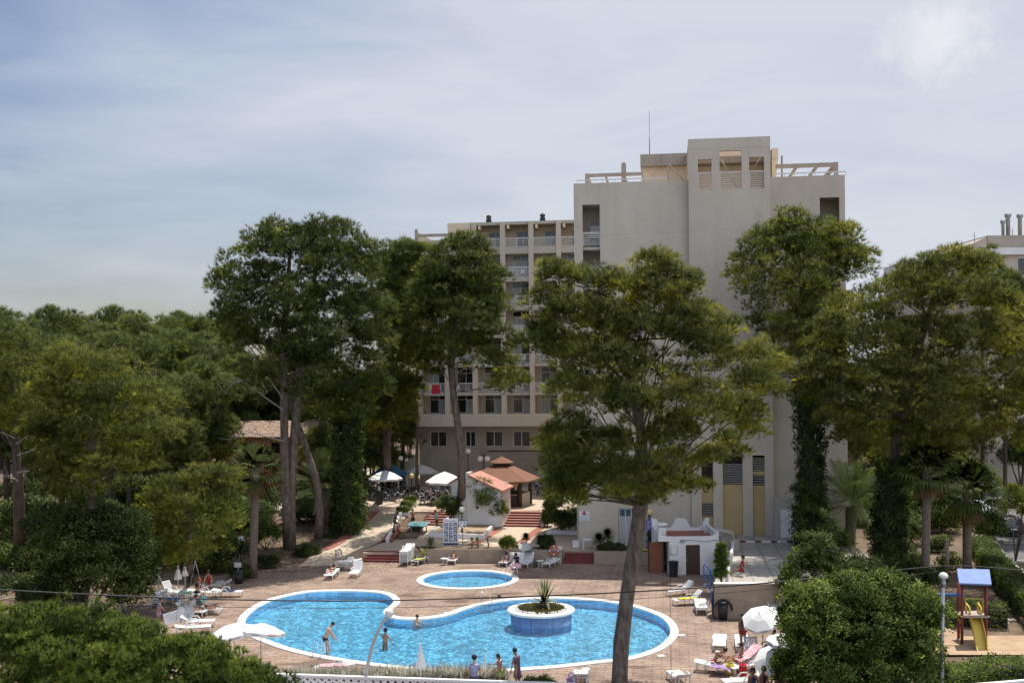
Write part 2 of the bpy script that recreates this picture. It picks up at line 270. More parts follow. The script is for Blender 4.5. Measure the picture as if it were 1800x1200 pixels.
# ------------------------------------------------------------------ mesh builder
class MB:
    def __init__(s): s.v = []; s.f = []; s.sm = []
    def add(s, vs, fs, smooth=False):
        o = len(s.v); s.v += [tuple(x) for x in vs]; s.f += [tuple(i + o for i in f) for f in fs]; s.sm += [smooth] * len(fs); return s
    def box(s, c, sz, rot=None):
        hx, hy, hz = sz[0] / 2, sz[1] / 2, sz[2] / 2
        vs = [Vector((a * hx, b * hy, d * hz)) for d in (-1, 1) for b in (-1, 1) for a in (-1, 1)]
        if rot is not None:
            m = rot if isinstance(rot, Matrix) else Euler(rot).to_matrix()
            vs = [m @ v for v in vs]
        c = Vector(c)
        return s.add([v + c for v in vs], [(0, 2, 3, 1), (4, 5, 7, 6), (0, 1, 5, 4), (2, 6, 7, 3), (0, 4, 6, 2), (1, 3, 7, 5)])
    def bb(s, a, b):
        return s.box(((a[0] + b[0]) / 2, (a[1] + b[1]) / 2, (a[2] + b[2]) / 2), (abs(b[0] - a[0]), abs(b[1] - a[1]), abs(b[2] - a[2])))
    def tube(s, pts, r, n=8, caps=True, smooth=True):
        pts = [Vector(p) for p in pts]; k = len(pts)
        rs = list(r) if isinstance(r, (list, tuple)) else [r] * k
        up = Vector((0.31, 0.17, 0.93)); vs = []; t0 = None; nrm = None
        for i, p in enumerate(pts):
            t = (pts[min(i + 1, k - 1)] - pts[max(i - 1, 0)])
            t = t.normalized() if t.length > 1e-9 else Vector((0, 0, 1))
            if nrm is None:
                a = up if abs(t.dot(up)) < .95 else Vector((1, 0, 0)); nrm = (a - t * a.dot(t)).normalized()
            else:
                nrm = nrm - t * nrm.dot(t)
                nrm = nrm.normalized() if nrm.length > 1e-6 else t.orthogonal().normalized()
            bn = t.cross(nrm)
            for j in range(n):
                a = 2 * math.pi * j / n; vs.append(p + (nrm * math.cos(a) + bn * math.sin(a)) * rs[i])
        fs = [(i * n + j, i * n + (j + 1) % n, (i + 1) * n + (j + 1) % n, (i + 1) * n + j) for i in range(k - 1) for j in range(n)]
        s.add(vs, fs, smooth)
        if caps:
            o = len(s.v) - k * n
            s.f += [tuple(o + j for j in reversed(range(n))), tuple(o + (k - 1) * n + j for j in range(n))]; s.sm += [False, False]
        return s
    def lathe(s, prof, c=(0, 0, 0), n=16, smooth=True, axis=None):
        vs = []; c = Vector(c)
        for r, z in prof:
            for j in range(n):
                a = 2 * math.pi * j / n; v = Vector((r * math.cos(a), r * math.sin(a), z))
                if axis is not None: v = axis @ v
                vs.append(v + c)
        k = len(prof)
        fs = [(i * n + j, i * n + (j + 1) % n, (i + 1) * n + (j + 1) % n, (i + 1) * n + j) for i in range(k - 1) for j in range(n)]
        fs += [tuple(reversed(range(n))), tuple((k - 1) * n + j for j in range(n))]
        return s.add(vs, fs, smooth)
    def sphere(s, c, r, n=12, m=8):
        rr = (r, r, r) if not isinstance(r, (tuple, list)) else r
        prof = [(math.sin(math.pi * i / m), -math.cos(math.pi * i / m)) for i in range(m + 1)]
        prof[0] = (.02, -1); prof[-1] = (.02, 1)
        vs = []; c = Vector(c)
        for q, z in prof:
            for j in range(n):
                a = 2 * math.pi * j / n; vs.append((c.x + rr[0] * q * math.cos(a), c.y + rr[1] * q * math.sin(a), c.z + rr[2] * z))
        k = len(prof)
        fs = [(i * n + j, i * n + (j + 1) % n, (i + 1) * n + (j + 1) % n, (i + 1) * n + j) for i in range(k - 1) for j in range(n)]
        fs += [tuple(reversed(range(n))), tuple((k - 1) * n + j for j in range(n))]
        return s.add(vs, fs, True)
    def prism(s, poly, z0, z1, holes=()):          # vertical prism of a plan polygon, with holes
        loops = [[Vector((p[0], p[1], 0)) for p in poly]] + [[Vector((p[0], p[1], 0)) for p in h] for h in holes]
        tri = tessellate_polygon(loops); flat = [p for l in loops for p in l]; n = len(flat)
        fs = []
        for t in tri:
            a, b, c = (flat[i] for i in t)
            t = tuple(t) if (b - a).cross(c - a).z > 0 else tuple(reversed(t))
            fs.append(t)
            if z0 is not None: fs.append(tuple(i + n for i in reversed(t)))
        vs = [(p.x, p.y, z1) for p in flat] + ([(p.x, p.y, z0) for p in flat] if z0 is not None else [])
        if z0 is not None:
            o = 0
            for l in loops:
                k = len(l)
                for i in range(k): fs.append((o + i, o + (i + 1) % k, o + (i + 1) % k + n, o + i + n))
                o += k
        return s.add(vs, fs)
    def quad(s, a, b, c, d): return s.add([a, b, c, d], [(0, 1, 2, 3)])
    def build(s, name, mat, parent=None, world=False, label=None):
        me = bpy.data.meshes.new(name); vs = s.v
        if world and parent is not None:
            inv = MAT[parent.name].inverted(); vs = [tuple(inv @ Vector(v)) for v in vs]
        me.from_pydata(vs, [], s.f); me.polygons.foreach_set('use_smooth', s.sm); 
        bm = bmesh.new(); bm.from_mesh(me); bmesh.ops.recalc_face_normals(bm, faces=bm.faces[:]); bm.to_mesh(me); bm.free()
        me.update()
        me.materials.append(MT[mat] if isinstance(mat, str) else mat)
        o = bpy.data.objects.new(name, me); COL.objects.link(o)
        if parent is not None: o.parent = parent; MAT[o.name] = MAT[parent.name]
        else: MAT[o.name] = Matrix()
        if label: o['label'] = label
        return o
MAT = {}
def tag(o, label, cat, group=None, kind=None):
    o['label'] = label; o['category'] = cat
    if group: o['group'] = group
    if kind: o['kind'] = kind
    return o
def struct(o, label=None, kind='structure'):
    o['kind'] = kind
    if label: o['label'] = label
    return o
def thing(name, label, cat, loc=(0, 0, 0), rz=0.0, group=None, rot=None, scale=1.0):
    o = bpy.data.objects.new(name, None); o.empty_display_size = .2; COL.objects.link(o)
    o.location = loc; o.rotation_euler = rot or (0, 0, rz); o.scale = (scale,) * 3
    tag(o, label, cat, group)
    MAT[o.name] = Matrix.LocRotScale(Vector(loc), Euler(rot or (0, 0, rz)), Vector((scale,) * 3))
    return o
def dup(root, loc, rz=None, label=None, group=None, scale=None, rot=None):
    def cp(o, par):
        c = o.copy(); COL.objects.link(c)
        if par is not None: c.parent = par; c.matrix_parent_inverse = Matrix()
        for ch in o.children: cp(ch, c)
        return c
    r = cp(root, None); r.location = loc
    if rot is not None: r.rotation_euler = rot
    elif rz is not None: r.rotation_euler = (0, 0, rz)
    if scale is not None: r.scale = scale if isinstance(scale, tuple) else (scale,) * 3
    if label: r['label'] = label
    if group: r['group'] = group
    MAT[r.name] = Matrix.LocRotScale(Vector(loc), r.rotation_euler, r.scale)
    return r

# ------------------------------------------------------------------ foliage
def unit(n):
    v = rng.normal(size=(n, 3)); return v / np.linalg.norm(v, axis=1)[:, None]
def nrmz(v): return v / (np.linalg.norm(v, axis=1)[:, None] + 1e-9)
def blades(c, d, L, W, k, spread, tint):
    """k pointed blades per tuft centre c along direction d"""
    n = len(c)
    c = np.repeat(c, k, 0); d = np.repeat(d, k, 0); tint = np.repeat(tint, k)
    dd = nrmz(d + spread * rng.normal(size=c.shape)); sd = nrmz(np.cross(dd, unit(len(c))))
    l = (L * rng.uniform(.65, 1.25, len(c)))[:, None]; w = W * .5
    v = np.stack([c - sd * w, c + sd * w, c + dd * l], 1).reshape(-1, 3); NRM[0] = nrmz(d + .45 * dd)
    return v, np.clip(tint + rng.normal(0, .09, len(tint)), 0, 1)
def leaves(c, d, L, W, k, spread, tint):
    n = len(c)
    c = np.repeat(c, k, 0); d = np.repeat(d, k, 0); tint = np.repeat(tint, k)
    dd = nrmz(d + spread * rng.normal(size=c.shape)); sd = nrmz(np.cross(dd, unit(len(c))))
    l = (L * rng.uniform(.65, 1.25, len(c)))[:, None]; w = W * .5
    c = c + rng.normal(size=c.shape) * L * .5
    a = c; b = c + dd * l * .45 + sd * w; e = c + dd * l; f = c + dd * l * .45 - sd * w
    v = np.stack([a, b, e, a, e, f], 1).reshape(-1, 3); gn = nrmz(np.cross(b - a, e - a)); gn = np.where((gn * d).sum(1)[:, None] < 0, -gn, gn); NRM[0] = np.repeat(nrmz(d + .8 * gn), 2, 0)
    return v, np.repeat(np.clip(tint + rng.normal(0, .1, len(tint)), 0, 1), 2)
NRM = [None]
def tri_mesh(name, V, tint, mat):
    n = len(V); nr = NRM[0]; NRM[0] = None
    if nr is None or len(nr) != n // 3:
        nr = np.cross(V[1::3] - V[0::3], V[2::3] - V[0::3]); nr = nrmz(nr); nr = np.where(nr[:, 2:3] < 0, -nr, nr)
    nr = nr.astype(np.float32)
    me = bpy.data.meshes.new(name)
    me.vertices.add(n); me.vertices.foreach_set('co', V.astype(np.float32).ravel())
    me.loops.add(n); me.loops.foreach_set('vertex_index', np.arange(n, dtype=np.int32))
    me.polygons.add(n // 3); me.polygons.foreach_set('loop_start', np.arange(0, n, 3, dtype=np.int32))
    at = me.attributes.new('tint', 'FLOAT', 'FACE'); at.data.foreach_set('value', tint.astype(np.float32))
    an = me.attributes.new('nrm', 'FLOAT_VECTOR', 'FACE'); an.data.foreach_set('vector', nr.ravel())
    me.update(calc_edges=True); me.materials.append(MT[mat]); return me
def link(name, me, parent=None):
    o = bpy.data.objects.new(name, me); COL.objects.link(o)
    if parent is not None: o.parent = parent
    return o
def crown(lobes, sub=.7, dens=1.0, L=.32, W=.055, k=7, kind='pine', up=.35, low=.45, tn=1.0, fill=.12):
    """lobes: (x,y,z,r[,rz]); hierarchical clumps: lobe > clump > tuft.  Returns tri soup + tint"""
    C = []; Dr = []; T = []; NN = []
    for lb in lobes:
        x, y, z, r = lb[:4]; rz = lb[4] if len(lb) > 4 else r * .85
        ns = max(5, int(dens * 9.0 * (r / sub) ** 1.75))
        u = unit(ns); keep = (u[:, 2] > -.35) | (rng.random(ns) < low); u = u[keep]; ns = len(u)
        rad = np.where(rng.random(ns) < fill, rng.uniform(.2, .75, ns), np.where(rng.random(ns) < .13, rng.uniform(1.1, 1.38, ns), rng.uniform(.78, 1.06, ns)))[:, None]
        sc = np.array([x, y, z]) + u * rad * np.array([r, r, rz])
        base = rng.uniform(.32, .64, ns) + rng.normal(0, .09)
        sr_ = sub * rng.uniform(.6, 1.15, ns) * np.where(rad[:, 0] > 1.08, .62, 1.0)
        nt_ = np.maximum(4, (20 * tn * (sr_ / sub) ** 2)).astype(int)
        idx = np.repeat(np.arange(ns), nt_)
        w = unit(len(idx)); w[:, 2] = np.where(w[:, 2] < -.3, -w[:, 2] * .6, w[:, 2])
        pts = sc[idx] + w * sr_[idx][:, None] * rng.uniform(.55, 1.05, len(idx))[:, None] * np.array([1, 1, .75])
        C.append(pts); Dr.append(nrmz(w + .45 * u[idx] + np.array([0, 0, up])))
        NN.append(nrmz(u[idx] * .9 + .55 * w + np.array([0, 0, .3]) + .3 * rng.normal(size=w.shape)))
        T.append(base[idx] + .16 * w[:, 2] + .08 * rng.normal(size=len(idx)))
    C = np.concatenate(C); Dr = np.concatenate(Dr); T = np.concatenate(T); NN = np.concatenate(NN)
    if kind == 'pine':
        k += 2
        r_ = blades(C, Dr, L * 1.25, W * .74, k, .42, T); NRM[0] = nrmz(np.repeat(NN, k, 0) + .25 * NRM[0]); return r_
    r_ = leaves(C, Dr, L, W, k, .8, T); NRM[0] = nrmz(np.repeat(NN, 2 * k, 0) + .55 * NRM[0]); return r_
def rel(V, o): return V - np.array([o[0], o[1], o[2]])

def limbs(mb, top, lobes, r0, frac=.6, wig=.06):
    """limbs from points along the upper trunk to lobe centres"""
    for lb in lobes:
        if random.random() > frac: continue
        a = random.choice(top); b = Vector(lb[:3]); dlt = b - a
        if dlt.z < -1.5: a = top[0]; dlt = b - a
        m1 = a + dlt * .35 + Vector((random.uniform(-1, 1), random.uniform(-1, 1), random.uniform(-.2, .8))) * dlt.length * wig
        m2 = a + dlt * .7 + Vector((random.uniform(-1, 1), random.uniform(-1, 1), random.uniform(-.2, .8))) * dlt.length * wig
        mb.tube([a, m1, m2, b], [r0, r0 * .75, r0 * .5, r0 * .2], 5, False)

def px_lobes(lst, d, depth=None, back=True):
    """lobe list given where the photograph shows it, given real depth and a domed thickness"""
    xs = [l[0] for l in lst]; ys = [l[1] for l in lst]; cx = (min(xs) + max(xs)) / 2; hw = (max(xs) - min(xs)) / 2 + 1; y0, yh = min(ys), max(ys) - min(ys) + 1
    dep = depth or hw * d / F * .8; out = []
    for l in lst:
        px, py, r = l[:3]; e = 1 - min(1, abs(px - cx) / hw) ** 2; v = (py - y0) / yh
        for sgn in ((-1, 1) if back else (-1,)):
            off = sgn * dep * math.sqrt(max(.05, e)) * (.12 + .88 * min(1, v * 1.5)) * random.uniform(.6, 1.0)
            if back and sgn == 1 and random.random() < .3: continue
            if sgn == 1: off *= .8
            dd = d + off
            p = D(px, py, dd); rr = r * dd / F
            out.append((p.x, p.y, p.z, rr))
    return out
def hero_tree(name, label, cat, base, d, trunk, tw, lobes, mat='pine', bark='bark', depth=None, sub=.75, dens=1.0, L=.34, W=.06, k=7, kind='pine', low=.45, frac=.5, extra=None, tn=1.0, group=None, up=.35, fill=.12):
    """trunk: pixel polyline from the base up; tw: widths in pixels"""
    b = P(*base) if len(base) == 3 else D(*base[:2], base[2]) 
    t = thing(name, label, cat, b, 0, group)
    lw = px_lobes(lobes, d, depth)
    pts = [D(px, py, d) for px, py in trunk]; pts[0] = b - Vector((0, 0, .3))
    mb = MB(); mb.tube(pts, [w * d / F / 2 for w in tw], 10)
    top = pts[len(pts) // 2:]
    limbs(mb, top, lw, max(.05, tw[-1] * d / F * .3), frac)
    mb.build('trunk', bark, t, True)
    if extra: extra(t)
    V, T = crown(lw, sub, dens, L, W, k, kind, up, low, tn, fill)
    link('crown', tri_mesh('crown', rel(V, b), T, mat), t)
    return t
# ------------------------------------------------------------------ world, sun
_sd = Vector((.19, .35, 1)).normalized()
def world():
    w = bpy.data.worlds.new('World'); SC.world = w; w.use_nodes = True; n = w.node_tree; n.nodes.clear()
    out = node(n, 'ShaderNodeOutputWorld'); bg = node(n, 'ShaderNodeBackground', Strength=.085)
    sk = n.nodes.new('ShaderNodeTexSky'); sk.sky_type = 'NISHITA'; sk.sun_disc = False
    sk.sun_elevation = SUN_EL; sk.sun_rotation = SUN_ROT; sk.air_density = 1.3; sk.dust_density = .5; sk.ozone_density = 1.5
    tc = node(n, 'ShaderNodeTexCoord'); mp = node(n, 'ShaderNodeMapping'); mp.inputs['Scale'].default_value = (1.0, 1.0, 3.2); mp.inputs['Rotation'].default_value = (0, R(14), 0)
    n.links.new(tc.outputs['Generated'], mp.inputs[0])
    a = node(n, 'ShaderNodeTexNoise', Scale=2.3, Detail=7.0, Roughness=.52, Distortion=.5); n.links.new(mp.outputs[0], a.inputs['Vector'])
    sx = node(n, 'ShaderNodeSeparateXYZ'); n.links.new(tc.outputs['Generated'], sx.inputs[0])
    # the cloud veil is thicker to the east (the right of the picture)
    ad = node(n, 'ShaderNodeMath', operation='MULTIPLY_ADD'); n.links.new(sx.outputs['X'], ad.inputs[0]); ad.inputs[1].default_value = .9; n.links.new(a.outputs[0], ad.inputs[2])
    rp = node(n, 'ShaderNodeValToRGB'); rp.color_ramp.elements[0].position = .13; rp.color_ramp.elements[1].position = .50
    rp.color_ramp.elements[0].color = (.03, .03, .03, 1); rp.color_ramp.elements[1].color = (.88, .88, .88, 1)
    hzf = node(n, 'ShaderNodeMapRange'); hzf.inputs['From Min'].default_value = .0; hzf.inputs['From Max'].default_value = .16; hzf.inputs['To Min'].default_value = .0; hzf.inputs['To Max'].default_value = 0; n.links.new(sx.outputs['Z'], hzf.inputs[0]); a3 = node(n, 'ShaderNodeMath', operation='ADD'); n.links.new(ad.outputs[0], a3.inputs[0]); n.links.new(hzf.outputs[0], a3.inputs[1]); n.links.new(a3.outputs[0], rp.inputs[0])
    # one brighter small cloud, high to the right
    p = ray(1635, 62); v = Vector((p[0], 1, p[1])).normalized()
    vm = node(n, 'ShaderNodeVectorMath', operation='DISTANCE'); n.links.new(tc.outputs['Generated'], vm.inputs[0]); vm.inputs[1].default_value = v
    n2 = node(n, 'ShaderNodeTexNoise', Scale=30.0, Detail=8.0, Roughness=.62, Distortion=.4); n.links.new(tc.outputs['Generated'], n2.inputs['Vector'])
    s1 = node(n, 'ShaderNodeMath', operation='MULTIPLY_ADD'); n.links.new(n2.outputs[0], s1.inputs[0]); s1.inputs[1].default_value = -.10; n.links.new(vm.outputs['Value'], s1.inputs[2])
    r3 = node(n, 'ShaderNodeMapRange'); r3.inputs['From Min'].default_value = -.002; r3.inputs['From Max'].default_value = -.04; n.links.new(s1.outputs[0], r3.inputs[0])
    veil = node(n, 'ShaderNodeMixRGB'); veil.inputs[2].default_value = (6.65, 7.0, 7.85, 1)
    # unseen sky behind the camera brightened, added as fill for facade and foliage
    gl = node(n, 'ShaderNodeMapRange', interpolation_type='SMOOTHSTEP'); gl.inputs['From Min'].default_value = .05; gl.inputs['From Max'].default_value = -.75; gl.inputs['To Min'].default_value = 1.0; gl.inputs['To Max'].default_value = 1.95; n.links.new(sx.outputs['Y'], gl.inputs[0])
    n.links.new(rp.outputs[0], veil.inputs[0]); tn_ = node(n, 'ShaderNodeMixRGB', blend_type='MULTIPLY'); tn_.inputs[0].default_value = 1; tcr = node(n, 'ShaderNodeValToRGB'); tcr.color_ramp.elements[0].color = (.60, .62, .755, 1); tcr.color_ramp.elements[0].position = .0; tcr.color_ramp.elements[1].color = (.92, .86, .91, 1); tcr.color_ramp.elements[1].position = .26; n.links.new(sx.outputs['Z'], tcr.inputs[0]); n.links.new(tcr.outputs[0], tn_.inputs[2]); n.links.new(sk.outputs[0], tn_.inputs[1]); n.links.new(tn_.outputs[0], veil.inputs[1])
    m2 = node(n, 'ShaderNodeMixRGB'); m2.inputs[2].default_value = (8.8, 8.9, 9.2, 1)
    sc = node(n, 'ShaderNodeMath', operation='MULTIPLY'); n.links.new(r3.outputs[0], sc.inputs[0]); sc.inputs[1].default_value = .55
    n.links.new(sc.outputs[0], m2.inputs[0]); n.links.new(veil.outputs[0], m2.inputs[1])
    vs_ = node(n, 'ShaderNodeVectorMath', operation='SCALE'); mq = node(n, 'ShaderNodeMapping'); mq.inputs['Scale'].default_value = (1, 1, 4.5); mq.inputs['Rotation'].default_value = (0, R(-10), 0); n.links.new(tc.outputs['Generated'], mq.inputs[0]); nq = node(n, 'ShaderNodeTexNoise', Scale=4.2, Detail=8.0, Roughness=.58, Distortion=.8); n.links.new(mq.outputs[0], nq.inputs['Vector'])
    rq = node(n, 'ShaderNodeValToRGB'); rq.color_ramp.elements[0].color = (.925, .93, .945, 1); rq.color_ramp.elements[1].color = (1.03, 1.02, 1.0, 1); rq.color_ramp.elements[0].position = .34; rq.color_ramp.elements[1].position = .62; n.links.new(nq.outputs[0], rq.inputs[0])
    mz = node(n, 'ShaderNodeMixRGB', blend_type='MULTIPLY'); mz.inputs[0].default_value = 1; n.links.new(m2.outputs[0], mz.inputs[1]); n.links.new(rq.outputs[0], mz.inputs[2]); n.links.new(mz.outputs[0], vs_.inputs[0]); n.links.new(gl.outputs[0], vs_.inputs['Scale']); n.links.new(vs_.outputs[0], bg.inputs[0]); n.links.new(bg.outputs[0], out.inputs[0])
    sd = _sd
    s = bpy.data.lights.new('sun', 'SUN'); s.energy = 4.9; s.angle = R(.53); s.color = (1.0, .955, .88)
    so = bpy.data.objects.new('sun', s); COL.objects.link(so); so.rotation_euler = sd.to_track_quat('Z', 'Y').to_euler(); so.location = (30, 30, 90)
SUN_EL = math.asin(_sd.z); SUN_ROT = math.atan2(_sd.x, _sd.y)
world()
SC.view_settings.view_transform = 'Standard'; SC.view_settings.look = 'None'; SC.view_settings.exposure = 0.28; SC.view_settings.gamma = 1.0

# ------------------------------------------------------------------ ground
def clamp(x, a=0, b=1): return max(a, min(b, x))
def terr(x, y):
    if x < -8: h = 1.55 * clamp((y - 84) / 19)
    elif x < 12: h = -.06
    elif x < 24: h = -.06
    else: h = .5 * clamp((y - 58) / 14)
    if -8 <= x < -7: h *= 1
    return h - .03
def ground():
    xs = [-3000, -1200, -500, -250, -120] + list(np.arange(-80, -16.4, 3.18)) + [-16.5] + [-14, -11, -8.01, -7.99, -4, 0, 5, 10, 12, 16, 20, 23.9, 24.1] + list(np.arange(27, 82, 5)) + [120, 250, 500, 1200, 3000]
    ys = [-200, -60, 0, 20, 40, 52, 58, 62, 66, 70, 74, 78, 81, 84, 88, 92, 96, 100, 103, 110, 125, 150, 200, 300, 600, 1200, 2500, 6000]
    xs = sorted(set(round(float(x), 3) for x in xs)); m = MB(); nx = len(xs)
    vs = [(x, y, terr(x, y)) for y in ys for x in xs]; fs = []
    for j in range(len(ys) - 1):
        for i in range(nx - 1):
            if xs[i] >= -16.51 and xs[i + 1] <= 10.01 and ys[j] >= 52 and ys[j + 1] <= 81: continue
            a = j * nx + i; fs.append((a, a + 1, a + nx + 1, a + nx))
    m.add(vs, fs); struct(m.build('ground', 'earth'), 'brown earth ground strewn with pine needles under the trees')
ground()

def smooth_loop(pts, n=6):
    out = []; k = len(pts)
    for i in range(k):
        p0, p1, p2, p3 = (Vector(pts[(i + j - 1) % k]) for j in range(4))
        for j in range(n):
            t = j / n; out.append(.5 * ((2 * p1) + (p2 - p0) * t + (2 * p0 - 5 * p1 + 4 * p2 - p3) * t * t + (3 * p1 - p0 - 3 * p2 + p3) * t ** 3))
    return out
def offset_loop(lp, dist):
    k = len(lp); area = sum(lp[i].x * lp[(i + 1) % k].y - lp[(i + 1) % k].x * lp[i].y for i in range(k)); sg = 1 if area > 0 else -1
    out = []
    for i in range(k):
        t = (lp[(i + 1) % k] - lp[i - 1]).normalized(); out.append(lp[i] + Vector((-t.y, t.x)) * sg * dist)
    return out
POOL_PX = [(704, 1056), (693, 1045.5), (669, 1039.5), (627, 1037), (573, 1037.2), (540, 1039), (509, 1044), (471, 1053.5), (442, 1067), (423, 1082), (417, 1094), (421, 1106), (437, 1118), (464, 1130), (495, 1141), (531, 1150.5), (575, 1159), (640, 1169), (733, 1179), (813, 1182), (893, 1180.5), (925, 1178.5), (990, 1173.5), (1055, 1166), (1103, 1161), (1142, 1151), (1170, 1139), (1188, 1123), (1193, 1110), (1187, 1096), (1170, 1082), (1131, 1067.5), (1098, 1060), (1055, 1054), (990, 1049.8), (947, 1050), (893, 1053), (853, 1058.7), (813, 1068), (787, 1077.5), (760, 1083.5), (728, 1086), (706, 1085), (693, 1082), (687, 1077), (690, 1071), (698, 1065)]
pool_out = smooth_loop([XY(*p, .0) for p in POOL_PX], 5)
pool_in = offset_loop(pool_out, .42)
sp_c = Vector(XY(822, 1018.3)[:2]); SP_R = 3.55
sp_out = [sp_c + Vector((math.cos(a), math.sin(a))) * SP_R for a in np.linspace(0, 2 * math.pi, 72, endpoint=False)]
sp_in = [sp_c + (p - sp_c) * ((SP_R - .42) / SP_R) for p in sp_out]
isl = D(951, 1071, 64.6); isl = Vector((isl.x, isl.y))
def pool(name, label, outer, inner, depth, isl_r=None):
    cx = sum(p.x for p in outer) / len(outer); cy = sum(p.y for p in outer) / len(outer)
    t = thing(name, label, 'pool', (cx, cy, 0)); n = len(outer)
    def ring(rows, mname, nm, smooth=False):
        m = MB(); vs = [(p.x, p.y, z) for lp, z in rows for p in lp]; k = len(rows)
        m.add(vs, [(i * n + j, i * n + (j + 1) % n, (i + 1) * n + (j + 1) % n, (i + 1) * n + j) for i in range(k - 1) for j in range(n)], smooth)
        return m.build(nm, mname, t, True)
    i2 = offset_loop(inner, .03)
    ring([(outer, -.05), (outer, .05), (offset_loop(outer, .03), .075), (inner, .075), (i2, .05), (i2, -.04)], 'coping', 'coping')
    m = MB(); m.prism([(p.x, p.y) for p in inner], None, -depth)
    m.add([(p.x, p.y, z) for z in (-.03, -depth) for p in inner], [(j, (j + 1) % n, n + (j + 1) % n, n + j) for j in range(n)])
    m.build('basin', 'pooltile', t, True)
    m = MB(); hole = []
    if isl_r: hole = [[(isl.x + isl_r * math.cos(a), isl.y + isl_r * math.sin(a)) for a in np.linspace(0, 2 * math.pi, 48, endpoint=False)]]
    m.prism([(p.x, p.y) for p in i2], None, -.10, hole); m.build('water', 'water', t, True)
    return t
pool('swimming_pool', 'large kidney shaped blue swimming pool with wide white coping', pool_out, pool_in, .5, 1.9)
pool('paddling_pool', 'small round blue pool with white coping behind the big pool', sp_out, sp_in, .36)

# deck
deck_px = [(40, 1240), (170, 1120), (225, 1075), (300, 1036), (385, 1011), (470, 1000), (545, 985), (560, 978), (640, 980), (985, 982), (1150, 984), (1262, 990), (1275, 1080), (1420, 1086), (1480, 1240)]
m = MB(); m.prism([XY(*p) for p in deck_px], None, 0.0, [[(p.x, p.y) for p in pool_out], [(p.x, p.y) for p in sp_out]])
struct(m.build('pool_deck', 'deck'), 'reddish brown stamped paving around the pools')
# wet patches and skimmer lids round the pools
MT['wet'] = pm('wet_paving', (.20, .135, .105), (.15, .10, .08), 3, .35)
for px, py, rx, ry in ((842, 1049, 1.5, .55), (800, 1056, .9, .4), (885, 1043, 1.1, .4), (548, 1166, 1.3, .5), (566, 1171, .9, .35), (934, 1013, .7, .4), (843, 1189, .9, .3), (1110, 1171, .9, .3), (716, 1046, .7, .5)):
    c = P(px, py, .006); k = 26; ph = random.uniform(0, 6); m = MB(); m.add([(c.x + rx * math.cos(2 * math.pi * i / k) * (1 + .3 * math.sin(3 * 2 * math.pi * i / k + ph) + random.uniform(-.22, .22)), c.y + ry * math.sin(2 * math.pi * i / k) * (1 + .3 * math.sin(2 * 2 * math.pi * i / k + ph) + random.uniform(-.22, .22)), .006) for i in range(k)] + [(c.x, c.y, .006)], [(i, (i + 1) % k, k) for i in range(k)]); struct(m.build('wet_patch', 'wet'), 'dark wet patch on the paving by a pool')
for px, py, lb in ((1198, 1116, 'rightmost square skimmer lid by the pool curve'), (1162, 1152, 'square skimmer lid right of the thick pine trunk'), (1030, 1175, 'square skimmer lid left of the thick pine trunk'), (716, 1182, 'square skimmer lid near the closed white parasol'), (988, 1046, 'square skimmer lid behind the island planter'), (786, 1077, 'square skimmer lid on the deck point side')):
    c = P(px, py, 0); t = thing('skimmer_lid', 'white ' + lb, 'pool lid', c, R(8)); MB().box((0, 0, .012), (.36, .36, .024)).build('lid', 'plastic', t); MB().box((0, 0, .027), (.1, .03, .006)).build('handle', 'plasticgrey', t)
# raised terraces
def slab(name, mat, pts, z1, z0, label): 
    m = MB(); m.prism(pts, z0, z1); return struct(m.build(name, mat), label)
LT = .6; UT = 1.6; RT = 1.65
y_w = P(800, 988).y
slab('lower_terrace', 'terrace', [(P(624, 988).x - .1, y_w + 1.25), (11.5, y_w + 1.25), (15, 86.6), (14, 103), (-8.6, 103), (-8.6, 98), (-11.6, 91), (-13.2, 87.2)], LT, -.05, 'pale terrace paving between the pool deck and the steps')
uf = 101.9
slab('upper_terrace', 'terrace', [(-30, uf + 3), (-12.6, uf + .4), (-8.7, uf), (15.5, uf), (15.5, 140), (-30, 150)], UT, 0, 'pale upper terrace set out with cafe tables')
slab('service_terrace', 'terrazo', [XY(1258, 1086), (22.5, P(1380, 1087).y), (24, 74), (25, 92), (16.1, 92), (15.6, 86)], RT, -.05, 'grey square slab terrace behind the retaining wall')
# ramp path
def sheet(name, mat, pts, label, faces=None):
    m = MB(); m.add(pts, faces or [tuple(range(len(pts)))]); return struct(m.build(name, mat), label)
rl = [P(520, 996, .004), P(556, 968, LT * .6), P(590, 950, .75), P(618, 928, 1.05), P(652, 897, UT + .01)]
rr_ = [P(600, 992, .004), P(630, 968, LT + .01), P(672, 950, .75), P(700, 922, 1.05), P(724, 897, UT + .01)]
pts = rl + rr_; fs = [(i, i + 5, i + 6, i + 1) for i in range(4)]
sheet('ramp_path', 'path', [tuple(p) for p in pts], 'concrete ramp climbing from the deck to the cafe terrace', fs)
def strip(name, pl, w, label, lift=.012, side=1):
    m = MB(); n = len(pl); vs = []
    for i, p in enumerate(pl):
        t = (pl[min(i + 1, n - 1)] - pl[max(i - 1, 0)]); t.z = 0; t.normalize(); q = Vector((-t.y, t.x, 0)) * side
        vs += [p + Vector((0, 0, lift)), p + q * w + Vector((0, 0, lift))]
    m.add(vs, [(2 * i, 2 * i + 1, 2 * i + 3, 2 * i + 2) for i in range(n - 1)]); return struct(m.build(name, 'redbrick'), label)
strip('brick_border', rl, .9, 'red brick border along the left of the ramp', .012, -1)
strip('brick_border', [P(690, 950, .75), P(706, 930, 1.0)], 1.0, 'red brick border at the foot of the white stepped wall', .05, 1)
